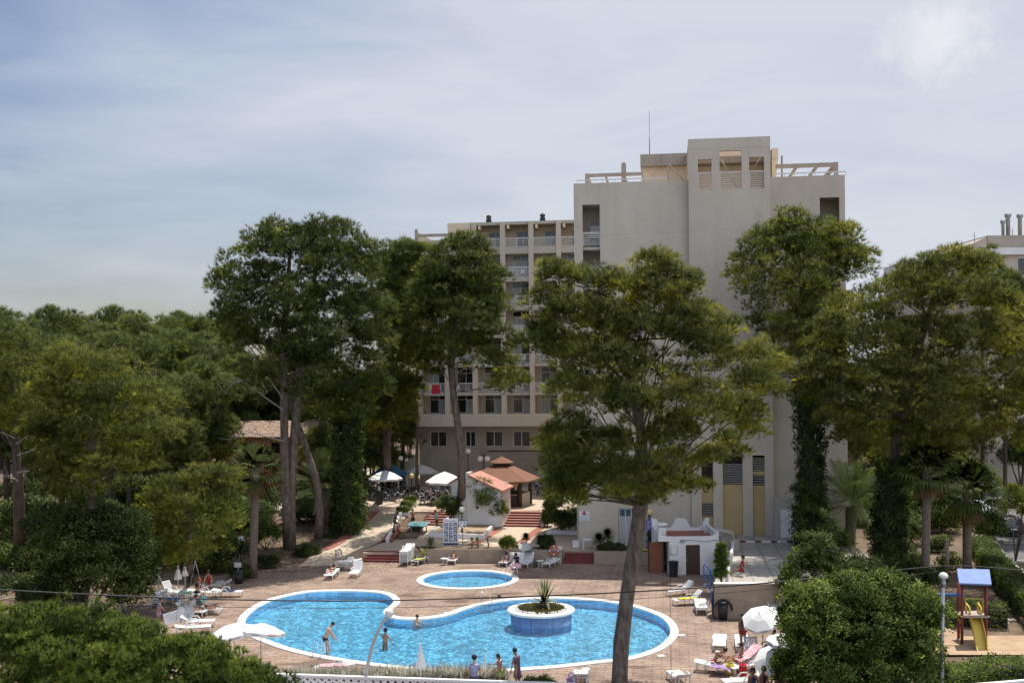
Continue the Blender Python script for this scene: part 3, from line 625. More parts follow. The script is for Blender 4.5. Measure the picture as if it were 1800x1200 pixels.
# lower terrace red bands
for pl, lb in (([P(838, 958, LT), P(885, 930, LT)], 'red brick band beside the triangular flower bed'), ([P(905, 968, LT), P(960, 926, LT)], 'red brick band running to the right hand steps')):
    strip('brick_band', pl, .8, lb, .006)
# right street and pavement
sl = [P(1845, 1040, .5), P(1772, 985, .5), P(1738, 930, .5), P(1722, 880, .5), P(1708, 830, .5), P(1690, 780, .5), P(1676, 740, .5)]
m = MB(); vs = []
for p in sl: vs += [(p.x, p.y, terr(p.x, p.y) + .012), (p.x + 60, p.y + 6, terr(p.x, p.y) + .012)]
m.add(vs, [(2 * i, 2 * i + 1, 2 * i + 3, 2 * i + 2) for i in range(len(sl) - 1)]); struct(m.build('road', 'asphalt'), 'grey asphalt road with parked cars beyond the hedge')
m = MB()
for i in range(len(sl) - 1):
    a, b = sl[i], sl[i + 1]; dv = (b - a); L_ = dv.length; ang = math.atan2(dv.y, dv.x); c = (a + b) / 2
    m.box((c.x - .1, c.y, c.z + .05), (L_, .25, .2), (0, 0, ang))
struct(m.build('kerb', 'kerb'), 'pale kerb along the road')
m = MB()
for k in range(5):
    a = sl[1].lerp(sl[2], k / 4.0); m.box((a.x + 2.6, a.y + .3, a.z + .02), (4.2, .1, .004), (0, 0, R(6)))
struct(m.build('parking_marking', 'signwhite'), 'white parking bay lines painted on the road')
sheet('play_area', 'sand', [tuple(P(1640, 1150, .02)), tuple(P(1850, 1150, .02)), tuple(P(1850, 1070, .02)), tuple(P(1660, 1060, .02))], 'sandy ground under the play tower')
# near street (below the frame) keeps the wall standing on something
m = MB(); m.prism([(-60, 20), (60, 20), (60, 49.3), (-60, 49.3)], None, -.02); struct(m.build('near_road', 'asphalt'), 'asphalt street in front of the garden wall')

# ------------------------------------------------------------------ walls, stairs
def wall_px(name, label, a, b, h, th, mat, z=0, cap=None, cat='wall', capm='coping'):
    A, B = P(*a, z), P(*b, z); L_ = (B - A).length; ang = math.atan2(B.y - A.y, B.x - A.x)
    t = thing(name, label, cat, A, ang)
    MB().bb((0, 0, -.2), (L_, th, h)).build('wall_body', mat, t)
    if cap: MB().bb((-.03, -.04, h), (L_ + .03, th + .04, h + cap)).build('coping', capm, t)
    return t
w1 = wall_px('planter_wall', 'long low tan wall with planting on top behind the loungers', (704, 988), (988, 990), 1.02, 1.3, 'stucco')
MB().bb((.1, .15, .9), ((P(988, 990) - P(704, 988)).length - .1, 1.2, 1.06)).build('soil', 'earth', w1)
MB().bb(((P(970, 990) - P(704, 988)).length, .0, 1.02), ((P(988, 990) - P(704, 988)).length, 1.3, 1.1)).build('coping', 'coping', w1)
w2 = wall_px('planter_wall', 'low tan planter wall right of the red steps and behind the pine trunk', (1044, 991), (1142, 993), .98, 1.3, 'stucco')
MB().bb((.12, .12, .9), (4.1, 1.2, 1.0)).build('soil', 'earth', w2)
wall_px('retaining_wall', 'tall tan retaining wall below the grey slab terrace', (1257, 1087), (1400, 1087), 2.0, .3, 'stucco', cap=.05)
# sloping end wall by the left steps
A, B = P(598, 991), P(639, 986); t = thing('sloping_wall', 'short tan wall with sloping top left of the red steps', 'wall', A, math.atan2(B.y - A.y, B.x - A.x)); L_ = (B - A).length
m = MB(); m.add([(x, y, z) for y in (0, .3) for x, z in ((0, -.1), (L_, -.1), (L_, 1.15), (0, .35))], [(0, 1, 2, 3), (7, 6, 5, 4), (3, 2, 6, 7), (0, 3, 7, 4), (1, 5, 6, 2), (0, 4, 5, 1)]); m.build('wall_body', 'stucco', t)
def stairs(label, a, b, z0, n, rise, tread):
    A, B = P(*a, z0), P(*b, z0); W = (B - A).length; t = thing('stairs', label, 'stairs', A, math.atan2(B.y - A.y, B.x - A.x))
    m = MB()
    for i in range(n): m.bb((0, i * tread, -.05), (W, (i + 1) * tread if i < n - 1 else n * tread + .5, (i + 1) * rise - .035))
    m.build('riser_block', 'redstep', t)
    for i in range(n): MB().bb((-.01, i * tread - .025, (i + 1) * rise - .035), (W + .01, (i + 1) * tread - .026 if i < n - 1 else n * tread + .3, (i + 1) * rise + (.003 if i == n - 1 else 0))).build('tread', 'redtread' if rise > .155 else 'redstep', t)
stairs('wide dark red steps left of the lounger stack', (624, 987), (704, 988), 0, 4, .15, .32)
stairs('dark red steps between the lifebuoy and the planter wall', (990, 990), (1043, 991), 0, 4, .15, .32)
stairs('red steps behind the ping pong table', (720, 922), (790, 924), LT, 6, .1667, .5)
stairs('red steps leading up to the brown roofed bar', (882, 925), (955, 926), LT, 6, .1667, .5)
# white stepped wall between ramp and lower terrace
A = P(681, 953, LT)
t = thing('stepped_wall', 'white stepped wall with planters beside the ramp', 'wall', A); m = MB()
rows = [(681, 953, .95), (689, 941, 1.15), (698, 930, 1.55), (708, 918, 2.0), (717, 909, 2.25), (724, 900, 2.3)]
A_ = [P(x, y, LT) for x, y, _ in rows]; vs = []
for i, p in enumerate(A_):
    dq = (A_[min(i + 1, 5)] - A_[max(i - 1, 0)]).normalized(); q = Vector((-dq.y, dq.x, 0)) * .14; vs += [p + q + Vector((0, 0, -.2)), p - q + Vector((0, 0, -.2)), p - q + Vector((0, 0, rows[i][2] - LT)), p + q + Vector((0, 0, rows[i][2] - LT))]
m.add(vs, [(4 * i + k, 4 * i + (k + 1) % 4, 4 * i + 4 + (k + 1) % 4, 4 * i + 4 + k) for i in range(5) for k in range(4)] + [(0, 1, 2, 3), (23, 22, 21, 20)])
m.build('wall_body', 'white', t, True)
for k, (px, py, z) in enumerate(((708, 899, 1.7), (715, 889, 1.9), (722, 880, 2.1))):
    c = P(px, py, z); m = MB(); m.box((c.x, c.y, z - .3), (1.15, 1.0, .62)); m.build('planter_box', 'white', t, True)
    MB().box((c.x, c.y, z + .03), (1.0, .85, .06)).build('soil', 'earth', t, True)
for a, b, lb in (((790, 922), (797, 899), 'low white cheek wall right of the ping pong steps'), ((956, 926), (960, 898), 'white cheek wall right of the bar steps')):
    wall_px('cheek_wall', lb, a, b, .55, .3, 'white', LT)
# triangular flower bed
bed = [P(756, 943, LT), P(850, 948, LT), P(871, 923, LT), P(800, 918, LT)]
t = thing('flower_bed', 'triangular flower bed with white kerb walls and bare soil', 'flower bed', bed[0]); m = MB()
for i in range(4):
    a, b = bed[i], bed[(i + 1) % 4]; dv = b - a; m.box(((a.x + b.x) / 2, (a.y + b.y) / 2, LT + .2 - .002 * i), (dv.length + .2, .25, .42), (0, 0, math.atan2(dv.y, dv.x)))
m.build('kerb_wall', 'white', t, True)
m = MB(); m.prism([(p.x, p.y) for p in bed], LT, LT + .3); m.build('soil', 'sand', t, True)
wall_px('bed_kerb', 'low white kerb wall of the dark shrub bed left of the nurse door', (961, 938), (1018, 940), .35, .25, 'white', LT)
MB()

# ------------------------------------------------------------------ hotel
HA = R(7.7); hb = P(1310, 941, RT); hu = Vector((math.cos(HA), -math.sin(HA), 0)); hv = Vector((math.sin(HA), math.cos(HA), 0))
TW = -0.8                                   # tower front stands proud of the main front (v = 0)
_o = hb - hv * TW                           # a point of the v = 0 plane
def hp(px, py, v=0.0):
    """pixel -> (u, z) on the hotel plane v"""
    x, s = ray(px, py); dirv = Vector((x, 1, s)); o = _o + hv * v; n = hv
    t = (Vector((o.x, o.y, 0)) - Vector((0, 0, 0))).dot(n) / Vector((dirv.x, dirv.y, 0)).dot(n)
    p = dirv * t; return ((p - _o).dot(hu) + 0.0, H + p.z)
u_off = hp(1012, 700)[0]
def hu_(px, py=600, v=0.0): return hp(px, py, v)[0] - u_off
def hz(px, py, v=0.0): return hp(px, py, v)[1]
h_org = _o + hu * u_off; h_org.z = 0
hotel = thing('hotel', 'tall beige concrete hotel with a blank front tower and a balcony wing', 'hotel', h_org, -HA)
def wall_holes(m, u0, u1, z0, z1, holes, v, th):
    us = sorted({u0, u1, *[h[0] for h in holes], *[h[1] for h in holes]}); zs = sorted({z0, z1, *[h[2] for h in holes], *[h[3] for h in holes]})
    us = [u for u in us if u0 <= u <= u1]; zs = [z for z in zs if z0 <= z <= z1]
    def solid(i, j):
        if i < 0 or j < 0 or i >= len(us) - 1 or j >= len(zs) - 1: return False
        cu, cz = (us[i] + us[i + 1]) / 2, (zs[j] + zs[j + 1]) / 2
        return not any(h[0] < cu < h[1] and h[2] < cz < h[3] for h in holes)
    w = v + th
    for i in range(len(us) - 1):
        for j in range(len(zs) - 1):
            if not solid(i, j): continue
            a, b, c, d = us[i], us[i + 1], zs[j], zs[j + 1]
            m.quad((a, v, c), (b, v, c), (b, v, d), (a, v, d)); m.quad((b, w, c), (a, w, c), (a, w, d), (b, w, d))
            if not solid(i - 1, j): m.quad((a, w, c), (a, v, c), (a, v, d), (a, w, d))
            if not solid(i + 1, j): m.quad((b, v, c), (b, w, c), (b, w, d), (b, v, d))
            if not solid(i, j - 1): m.quad((a, w, c), (b, w, c), (b, v, c), (a, v, c))
            if not solid(i, j + 1): m.quad((a, v, d), (b, v, d), (b, w, d), (a, w, d))
def hpart(m, name, mat, parent=None):
    o = m.build(name, mat, parent or hotel); return o
def railing(u0, u1, z0, z1, v, bars=6, parent=None, name='balcony_railing', mat='rail', r=.022, top=.035):
    m = MB(); m.bb((u0, v - top, z1 - .03), (u1, v + top, z1 + .03))
    for k in range(bars):
        z = z0 + (z1 - z0) * (k + .4) / bars; m.bb((u0, v - r * .6, z - r), (u1, v + r * .6, z + r))
    n = max(2, int((u1 - u0) / 1.3) + 1)
    for k in range(n):
        u = u0 + .03 + (u1 - u0 - .06) * k / (n - 1); m.bb((u - .02, v - .028, z0 - .05), (u + .02, v + .028, z1 - .031))
    return hpart(m, name, mat, parent)
def window(u0, u1, z0, z1, v, trans=.28, name='window', cur=None, parent=None, split=True):
    """frame with two sashes and a transom; pane and curtain behind; v is the outer face of the frame"""
    m = MB(); w = .035; f0, f1 = v, v + .06
    for a, b in ((u0, u0 + 2 * w), (u1 - 2 * w, u1)): m.bb((a, f0, z0), (b, f1, z1))
    zt = z1 - (z1 - z0) * trans if trans else z1
    rows = [z0, z1 - 2 * w] + ([zt - w] if trans else [])
    for z in rows: m.bb((u0 + 2 * w, f0 + .004, z), (u1 - 2 * w, f1 - .004, z + 2 * w))
    uc = (u0 + u1) / 2
    if split: m.bb((uc - w, f0 + .008, z0 + 2 * w), (uc + w, f1 - .008, z1 - 2 * w))
    wo = hpart(m, name, 'frame', parent)
    m = MB(); m.bb((u0 + .02, v + .075, z0 + .02), (u1 - .02, v + .095, z1 - .02)); m.build('pane', 'glass', wo)
    if cur is None: cur = random.choice((0, 1, 2, 3, 1, 2))
    if cur:
        a, b = {1: (u0 + .08, uc), 2: (uc, u1 - .08), 3: (u0 + .08, u1 - .08)}[cur]
        m = MB(); nf = 14; vs = []
        for k in range(nf + 1):
            u = a + (b - a) * k / nf; q = v + .05 + .012 * (k % 2); vs += [(u, q + .012, z0 + .08), (u, q + .012, zt - .03)]
        m.add(vs, [(2 * k, 2 * k + 2, 2 * k + 3, 2 * k + 1) for k in range(nf)]); m.build('curtain', 'curtain', wo)
    return wo
# ---- main block
uL = 0.0; uTl = hu_(1213, 600); uTr = hu_(1357, 600); uR = hu_(1488, 600)
zM = hz(1110, 321.5); zMr = hz(1430, 307); zM = (zM + zMr) / 2
lo = (hu_(1024.5, 450), hu_(1055, 450)); ro = (hu_(1441.5, 400), hu_(1476, 400))
zo_top = hz(1040, 361); zo_topr = hz(1458, 345.5); zo_top = (zo_top + zo_topr) / 2
fl = hz(1040, 433.5)                        # top loggia floor
floors = [fl - 3.13 * k for k in range(0, 8)]
base_z = .3
m = MB()
wall_holes(m, uL, uTl, base_z, zM, [(lo[0], lo[1], floors[2] + .0, zo_top)], 0, .3)
wall_holes(m, uTr, uR, base_z, zM, [(ro[0], ro[1], floors[2] + .0, zo_top)], 0, .3)
m.bb((uL, .3, base_z), (.25, 17, zM - .9)); m.bb((uR - .25, .3, base_z), (uR, 17, zM - .9)); m.bb((uL, 17, base_z), (uR, 17.3, zM - .9))
m.bb((lo[1], .3, base_z), (ro[0], 16.9, zM - .9)); m.bb((.25, 2.6, base_z), (lo[1], 16.9, zM - .9)); m.bb((ro[0], 2.6, base_z), (uR - .25, 16.9, zM - .9))
hpart(m, 'main_wall', 'concrete')
for (a, b) in ((.25, lo[1]), (ro[0], uR - .25)):
    for z in floors[:2]: hpart(MB().bb((a, .302, z - .22), (b, 2.6, z)), 'balcony_slab', 'concrete2')
    hpart(MB().bb((a, .302, zo_top + .02), (b, 2.6, zo_top + .25)), 'balcony_ceiling', 'concrete2')
for (a, b) in (lo, ro):
    for k, z in enumerate(floors[:3]):
        railing(a, b, z + .12, z + 1.12, .16, 6)
        mm = MB(); mm.bb((a + .5, 2.2, z + .9), (b - .05, 2.25, z + 1.9)); hpart(mm, 'balcony_screen', 'white')
        window(a + .35, b - .1, z + .05, z + 2.3, 2.52, .25)
# ---- tower
zT = hz(1285, 242, TW)
def tu(px, py=600): return hu_(px, py, TW)
ths = [(tu(1227, 310), tu(1251, 310), hz(1239, 334, TW), hz(1239, 280, TW)), (tu(1265, 300), tu(1304, 300), hz(1285, 332.5, TW), hz(1285, 264.5, TW)), (tu(1317, 300), tu(1343.5, 300), hz(1330, 331, TW), hz(1330, 276, TW))]
m = MB(); zb1 = hz(1300, 800, TW)
tb = [(tu(1233.5, 880), tu(1254, 880)), (tu(1271, 880), tu(1306, 880)), (tu(1323.5, 880), tu(1345, 880))]
bh = [(a, b, base_z - 1, hz(1300, 800 + 8 * k, TW)) for (a, b), k in zip(tb, (0, 0, 0))]
wall_holes(m, tu(1213), tu(1357.5), base_z, zT, ths + bh, TW, .35)
m.bb((tu(1213), TW + .35, base_z), (tu(1213) + .3, .0, zM)); m.bb((tu(1357.5) - .3, TW + .35, base_z), (tu(1357.5), 0, zM))
hpart(m, 'tower_wall', 'concrete')
m = MB(); m.bb((tu(1213) + .3, 2.2, zM - .9), (tu(1357.5) - .3, 6, zT - .4)); m.bb((tu(1213), TW + .35, zM - .88), (tu(1213) + .25, 6, zT - .25)); m.bb((tu(1357.5) - .25, TW + .35, zM - .88), (tu(1357.5), 6, zT - .25))
hpart(m, 'tower_terrace_wall', 'cream')
m = MB(); m.bb((tu(1213) + .26, TW + .352, zM - .93), (tu(1357.5) - .26, 2.19, zM - .88)); hpart(m, 'terrace_floor', 'concrete2')
m = MB(); m.bb((tu(1213) + .26, 0.9, zT - 1.6), (tu(1357.5) - .26, 2.19, zT - 1.1)); hpart(m, 'terrace_beam', 'raw')
for h in ths: railing(h[0], h[1], h[2] + .05, h[2] + 1.35, TW + .15, 8)
for (px0, py0, px1, py1) in ((1267, 280, 1297, 330), (1338, 276, 1318, 304)):
    a, b = hu_(px0, py0, .5), hu_(px1, py1, .5); MB().tube([(a, .6, hz(px0, py0, .5)), (b, .6, hz(px1, py1, .5))], .05, 6).build('brace', 'raw', hotel)
# base panels, louvres
for (a, b), bands in zip(tb, ([('gold_panel', 855, 884), ('louvre', 884, 908), ('gold_panel', 908, 941)], [('louvre', 815, 852), ('gold_panel', 852, 941)], [('louvre', 804, 828), ('gold_panel', 828, 835), ('louvre', 835, 853), ('gold_panel', 853, 941)])):
    zt0 = bh[0][3]
    MB().bb((a, TW + .7, base_z), (b, TW + .75, zt0)).build('recess_back', 'dark', hotel)
    for nm, y0, y1 in bands:
        z1, z0 = hz((1290), y0, TW), hz(1290, y1, TW)
        if nm == 'gold_panel':
            m = MB(); m.bb((a, TW + .3, z0), (b, TW + .36, z1 - .012))
            for zz in np.arange(z0 + 1.3, z1 - .2, 1.35): m.bb((a, TW + .29, zz), (b, TW + .299, zz + .02))
            hpart(m, 'panel', 'gold')
        else:
            m = MB(); k = max(3, int((z1 - z0) / .17))
            for q in range(k): m.box(((a + b) / 2, TW + .33, z0 + (q + .5) * (z1 - z0) / k), (b - a, .12, .05), (R(-38), 0, 0))
            hpart(m, 'louvre', 'louvre')
m = MB(); m.bb((tb[2][0] + .1, TW + .27, base_z), (tb[2][1] - .1, TW + .289, hz(1330, 912, TW))); hpart(m, 'door', 'gold')
# ---- roof rooms behind the parapet
v1 = 4.0
a0, a1 = hu_(1125.5, 280, v1), hu_(1213, 280, v1); zr1, zr0 = hz(1160, 270.5, v1), hz(1160, 291, v1); zb = zM - .95
m = MB(); b0 = hu_(1136, 300, v1 + .6)
m.bb((b0, v1 + .6, zb), (uTr + .9, v1 + 8, zr0)); hpart(m, 'roof_room', 'cream')
m = MB(); m.add([(a0, v1, zr0), (uTr + 1.0, v1, zr0), (uTr + 1.0, v1, zr1), (a0, v1, zr1), (a0, v1 + 9, zr0), (uTr + 1.0, v1 + 9, zr0), (uTr + 1.0, v1 + 9, zr1), (a0, v1 + 9, zr1)], [(0, 1, 2, 3), (4, 7, 6, 5), (3, 2, 6, 7), (0, 4, 5, 1), (0, 3, 7, 4), (1, 5, 6, 2)])
hpart(m, 'roof_slab', 'raw')
m = MB(); m.add([(b0 - .02, v1 + .55, zr0 - 1.3), (a0, v1 + .55, zr0 + .01), (b0 + 1, v1 + .55, zr0 + .01), (b0 - .02, v1 + 8, zr0 - 1.3), (a0, v1 + 8, zr0 + .01), (b0 + 1, v1 + 8, zr0 + .01)], [(0, 2, 1), (3, 4, 5), (0, 1, 4, 3), (1, 2, 5, 4), (0, 3, 5, 2)])
hpart(m, 'roof_bracket', 'cream')
e0, e1 = hu_(1357, 280, v1 - .3), hu_(1368, 280, v1 - .3)
m = MB(); m.bb((e0, v1 - .3, hz(1362, 279, v1)), (e1, v1 + 6, hz(1362, 262, v1))); m.add([(e0, v1 - .2, zb), (e0 + .15, v1 - .2, zb), (e1, v1 - .2, hz(1362, 279, v1) - .01), (e0, v1 - .2, hz(1362, 279, v1) - .01), (e0, v1 + 6, zb), (e0 + .15, v1 + 6, zb), (e1, v1 + 6, hz(1362, 279, v1) - .01), (e0, v1 + 6, hz(1362, 279, v1) - .01)], [(0, 1, 2, 3), (7, 6, 5, 4), (1, 5, 6, 2)])
hpart(m, 'roof_bracket', 'cream')
def pergola(px0, px1, pr, ys, post):
    m = MB(); a, b = sorted((hu_(px0, 310, 1.5), hu_(px1, 310, 1.5))); 
    z1 = hz((px0 + px1) / 2, ys[0], 1.5); z0 = hz((px0 + px1) / 2, ys[1], 1.5)
    m.bb((a, 1.5, z0), (b, 1.75, z1))
    vb = 7.5; z3, z2 = hz((px0 + px1) / 2, ys[2], vb), hz((px0 + px1) / 2, ys[3], vb)
    m.bb((a + .3, vb, z0 + .003), (b - .3, vb + .25, z1 - .003))
    pu = a if post == 0 else b - .25
    m.bb((pu - .03, 1.48, zM - .9), (pu + .28, 1.77, z1 + .02)); m.bb((pu + .01, 1.75, z0 + .006), (pu + .24, vb, z1 - .006))
    for k in (1, 2):
        q = a + (b - a) * k / 3; m.bb((q, 1.751, z0 + .05), (q + .16, vb - .001, z1 - .05))
    hpart(m, 'roof_pergola', 'raw')
pergola(1029, 1130, 0, (304, 309.5, 315, 320), 0)
pergola(1364, 1473, 0, (287, 294, 300, 309), 1)
for (x0, x1, ya, yb) in ((1014, 1172, 322, 317.5), (1361, 1487, 310, 304.5)):
    a, b = hu_(x0, 318, .2), hu_(x1, 318, .2); m = MB(); m.bb((a, .13, zM + .22), (b, .19, zM + .30))
    for k in range(8): u = a + (b - a) * k / 7; m.bb((u - .02, .14, zM), (u + .02, .18, zM + .22))
    hpart(m, 'parapet_rail', 'rail')
for px, y0, y1, w, nm, mt_ in ((1142, 190, 268, .03, 'antenna', 'metal'), (1174.5, 282, 320, .06, 'roof_post', 'raw'), (1374.5, 274, 311, .07, 'roof_post', 'raw'), (1096.5, 285, 320, .16, 'flue', 'raw')):
    v = 4.6 if nm == 'antenna' else (6 if nm == 'flue' else .7)
    u = hu_(px, y1, v); zt = hz(px, y0, v); zz = hz(px, y1, v) - .6
    m = MB()
    if nm == 'antenna': m.tube([(u, v, zz), (u, v, (zz + zt) / 2)], .05, 6).tube([(u, v, (zz + zt) / 2), (u, v, zt)], .022, 6)
    elif nm == 'flue': m.bb((u - .2, v, zz), (u + .2, v + .4, zt - .12)).bb((u - .12, v + .08, zt - .12), (u + .12, v + .32, zt))
    else: m.bb((u - w, v - w, zz), (u + w, v + w, zt))
    hpart(m, nm, mt_)
MB().tube([(hu_(1175, 287, .7), .75, hz(1175, 287, .7)), (hu_(1204, 319, .7), .75, hz(1204, 319, .7))], .045, 6).build('brace', 'raw', hotel)
m = MB(); m.bb((uL + .05, .31, zM - .95), (uR - .05, 16.8, zM - .85)); hpart(m, 'flat_roof', 'concrete2')
# ---- right recess with the service box
a, b = hu_(1358.5, 900, -.1), hu_(1396, 900, -.1); zt = hz(1375, 872, -.1)
m = MB(); prof = [(a, base_z), (b, base_z), (b, zt - .6)] + [(b - .6 + .6 * math.cos(q), zt - .6 + .6 * math.sin(q)) for q in np.linspace(0, math.pi / 2, 7)][1:] + [(a, zt)]
n = len(prof); m.add([(u, v, z) for v in (-1.6, -.002) for u, z in prof], [tuple(range(n)), tuple(range(2 * n - 1, n - 1, -1))] + [(i, i + n, (i + 1) % n + n, (i + 1) % n) for i in range(n)])
hpart(m, 'service_box', 'concrete2')
m = MB(); m.bb((hu_(1372, 900, -1.6), -1.64, RT), (hu_(1393, 900, -1.6), -1.601, hz(1380, 895, -1.6))); hpart(m, 'door', 'white')
# ---- nurse annex: plain ground floor front left of the tower
va = -.35; a, b = hu_(1017, 900, va), hu_(1216, 900, va); zt = hz(1110, 848, va)
m = MB(); nd = (hu_(1087.5, 920, va), hu_(1140, 920, va), .2, hz(1100, 893, va))
wall_holes(m, a, tu(1213.5), .2, zt, [nd], va, .33)
hpart(m, 'annex_wall', 'white' if False else 'concrete')
m = MB(); m.bb((nd[0], va + .28, .2), (nd[1], va + .3, nd[3])); hpart(m, 'dark_opening', 'dark')
for (x0, x1) in ((1088, 1111), (1112, 1139)):
    window(hu_(x0, 920, va) + .02, hu_(x1, 920, va) - .02, LT + .03, nd[3] - .02, va + .1, .22, 'glazed_door', 3)
m = MB(); m.bb((hu_(1066, 910, va), va - .006, .3), (hu_(1066, 910, va) + .02, va - .001, zt - .01)); m.bb((hu_(1040, 917, va), va - .006, hz(1040, 916, va)), (hu_(1066, 917, va) - .01, va - .001, hz(1040, 916, va) + .03)); hpart(m, 'wall_joint', 'kerb')

# ---- balcony wing
V2 = 33.0; VB = V2 + 1.7
def wu(px, py=600, v=V2): return hu_(px, py, v)
def wz(py, px=880, v=V2): return hz(px, py, v)
wl = wu(733, 640); wr = wu(1040, 600); colx = [wu(p, 650) for p in (737.5, 786, 835, 885.5, 935.5, 984)]
colx.append(colx[-1] * 2 - colx[-2]); colw = .52
z_roofpar = wz(427, 900)
pitch = 3.13; ft = wz(440, 900)                # slab centre of the roof terrace
sl_z = [ft - pitch * k for k in range(0, 7)]
z_low = wz(749, 850)
m = MB(); body_z = z_low
m.bb((wl, VB, UT - .3), (wr, VB + 14, sl_z[0] - .4)); m.bb((wl - .02, V2, body_z + .001), (wl + .25, VB, sl_z[0] - .42))
hpart(m, 'wing_wall', 'concrete')
m = MB()
for i, u in enumerate(colx):
    tall = i >= 2
    m.bb((u - colw / 2, V2 - .12, sl_z[6] + .02), (u + colw / 2, VB - .003, (wz(388, 900) - .1) if tall else sl_z[0] + .3))
hpart(m, 'column', 'concrete')
m = MB()
for k, z in enumerate(sl_z):
    if k in (0,): m.bb((wl, V2 - .02, z - .38), (wr, VB, z + .38))
    elif k < 6: m.bb((wl, V2 - .02 if k % 2 == 0 else V2, z - .28 if k in (1, 2) else z - .16), (wr, VB, z + .28 if k in (1, 2) else z + .16))
hpart(m, 'floor_slab', 'concrete2')
m = MB(); m.bb((wl - .1, V2 - .13, z_low), (wr, VB - .003, wz(727, 850))); hpart(m, 'balcony_band', 'concrete')
# bays
for k in range(6):
    z0 = sl_z[k + 1] + (.28 if k in (0, 1) else .16) if k < 5 else wz(727, 850) + .01
    z1 = sl_z[k] - (.38 if k == 0 else .28 if k in (1, 2) else .16)
    for i in range(len(colx) - 1):
        a, b = colx[i] + colw / 2, colx[i + 1] - colw / 2
        window(a + .55, b - .02, z0 + .02, z1 - .02, VB - .14, .24)
        MB().bb((a, VB - .16, z0), (a + .53, VB - .004, z1)).build('bay_wall', 'concrete2', hotel)
        if k < 5: railing(a, b, z0 + .06, z0 + 1.02, V2 + .05, 5)
# roof terrace rooms
zt0 = sl_z[0] + .38; zr = wz(389, 900); vr = VB + .9
m = MB(); m.bb((wu(787, 400, vr), vr, zt0), (wr, vr + 8, zr - .3)); hpart(m, 'roof_room', 'cream')
m = MB(); m.bb((wu(786.5, 395, V2 + .2), V2 + .2, zr - .32), (wr, vr + 8.5, zr)); hpart(m, 'roof_slab', 'concrete2')
m = MB(); m.bb((wu(787, 395, V2 + .18), V2 + .1, zr - 1.05), (wu(827, 395, V2 + .18), V2 + .19, zr - .01)); hpart(m, 'fascia', 'cream')
for i in range(2, len(colx) - 1):
    a, b = colx[i] + colw / 2, colx[i + 1] - colw / 2
    railing(a, b, zt0, zt0 + .95, V2 + .05, 5)
    window(a + 1.0, b - .05, zt0 + .02, zr - .85, vr - .1, .3)
    MB().bb((a + .2, V2 + .25, zr - .75), (a + .45, vr - .01, zr - .33)).build('roof_beam', 'cream', hotel)
railing(wu(790, 430) + .2, colx[2] - .3, zt0, zt0 + .95, V2 + .05, 5)
m = MB(); q0, q1 = wu(729, 410), wu(790, 410)
m.bb((q0, V2, zt0 - .1), (q0 + .3, V2 + .3, wz(403, 730))); m.bb((q0 + .3, V2, wz(416, 760)), (q1, V2 + .25, wz(411, 760))); m.bb((q0 + .02, V2 + .3, zt0), (q0 + .26, V2 + 9, wz(408, 730))); m.bb((q0 + .3, V2 + 6, wz(416, 760) + .01), (q1, V2 + 6.25, wz(411, 760) - .01))
hpart(m, 'roof_pergola', 'raw'); railing(q0 + .3, q1, zt0, zt0 + .95, V2 + .05, 3)
for px in (858, 953):
    u = wu(px, 388, V2 + 4); m = MB(); zc = wz(388, px, V2 + 4); m.bb((u - .5, V2 + 4, zr), (u + .5, V2 + 5, zr + .5)).lathe([(.32, 0), (.32, .35), (.22, .5), (.3, .55), (.3, .75), (.05, .95)], (u, V2 + 4.5, zr + .5), 10); hpart(m, 'roof_vent', 'blackplastic')
# ground floors of the wing (recessed, brown, in the shade)
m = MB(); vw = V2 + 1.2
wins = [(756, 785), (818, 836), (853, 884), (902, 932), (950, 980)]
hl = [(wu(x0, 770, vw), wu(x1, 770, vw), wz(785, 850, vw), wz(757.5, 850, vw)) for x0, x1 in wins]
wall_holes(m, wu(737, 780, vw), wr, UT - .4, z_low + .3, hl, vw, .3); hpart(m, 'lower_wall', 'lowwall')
for h in hl: window(h[0] + .01, h[1] - .01, h[2] + .01, h[3] - .01, vw + .12, 0, cur=0); 
m = MB()
for k in range(14): m.box((wu(930, 815, vw - .05), vw - .02, wz(829, 850, vw) + k * .17), (wu(985, 815, vw) - wu(890, 815, vw), .05, .12), (R(12), 0, 0))
hpart(m, 'roller_shutter', 'lowwall')
m = MB(); m.bb((wu(858, 795, vw), vw - .1, wz(793, 850, vw)), (wu(985, 795, vw), vw - .005, wz(791.5, 850, vw))); hpart(m, 'ledge', 'dark')
# outside stair left of the wing
m = MB(); s0 = Vector((wl - 5.0, V2 + 1, 0))
for k in range(10): m.bb((wl - 5 + k * .45, V2 + 1, UT - .2), (wl - 5 + (k + 1) * .45 - .002, V2 + 2.6, UT + .35 * (k + 1)))
hpart(m, 'outside_stair', 'concrete2')
m = MB(); m.tube([(wl - 5, V2 + 1, UT + 1.2), (wl - .3, V2 + 1, UT + 4.6)], .05, 6); hpart(m, 'handrail', 'rail')

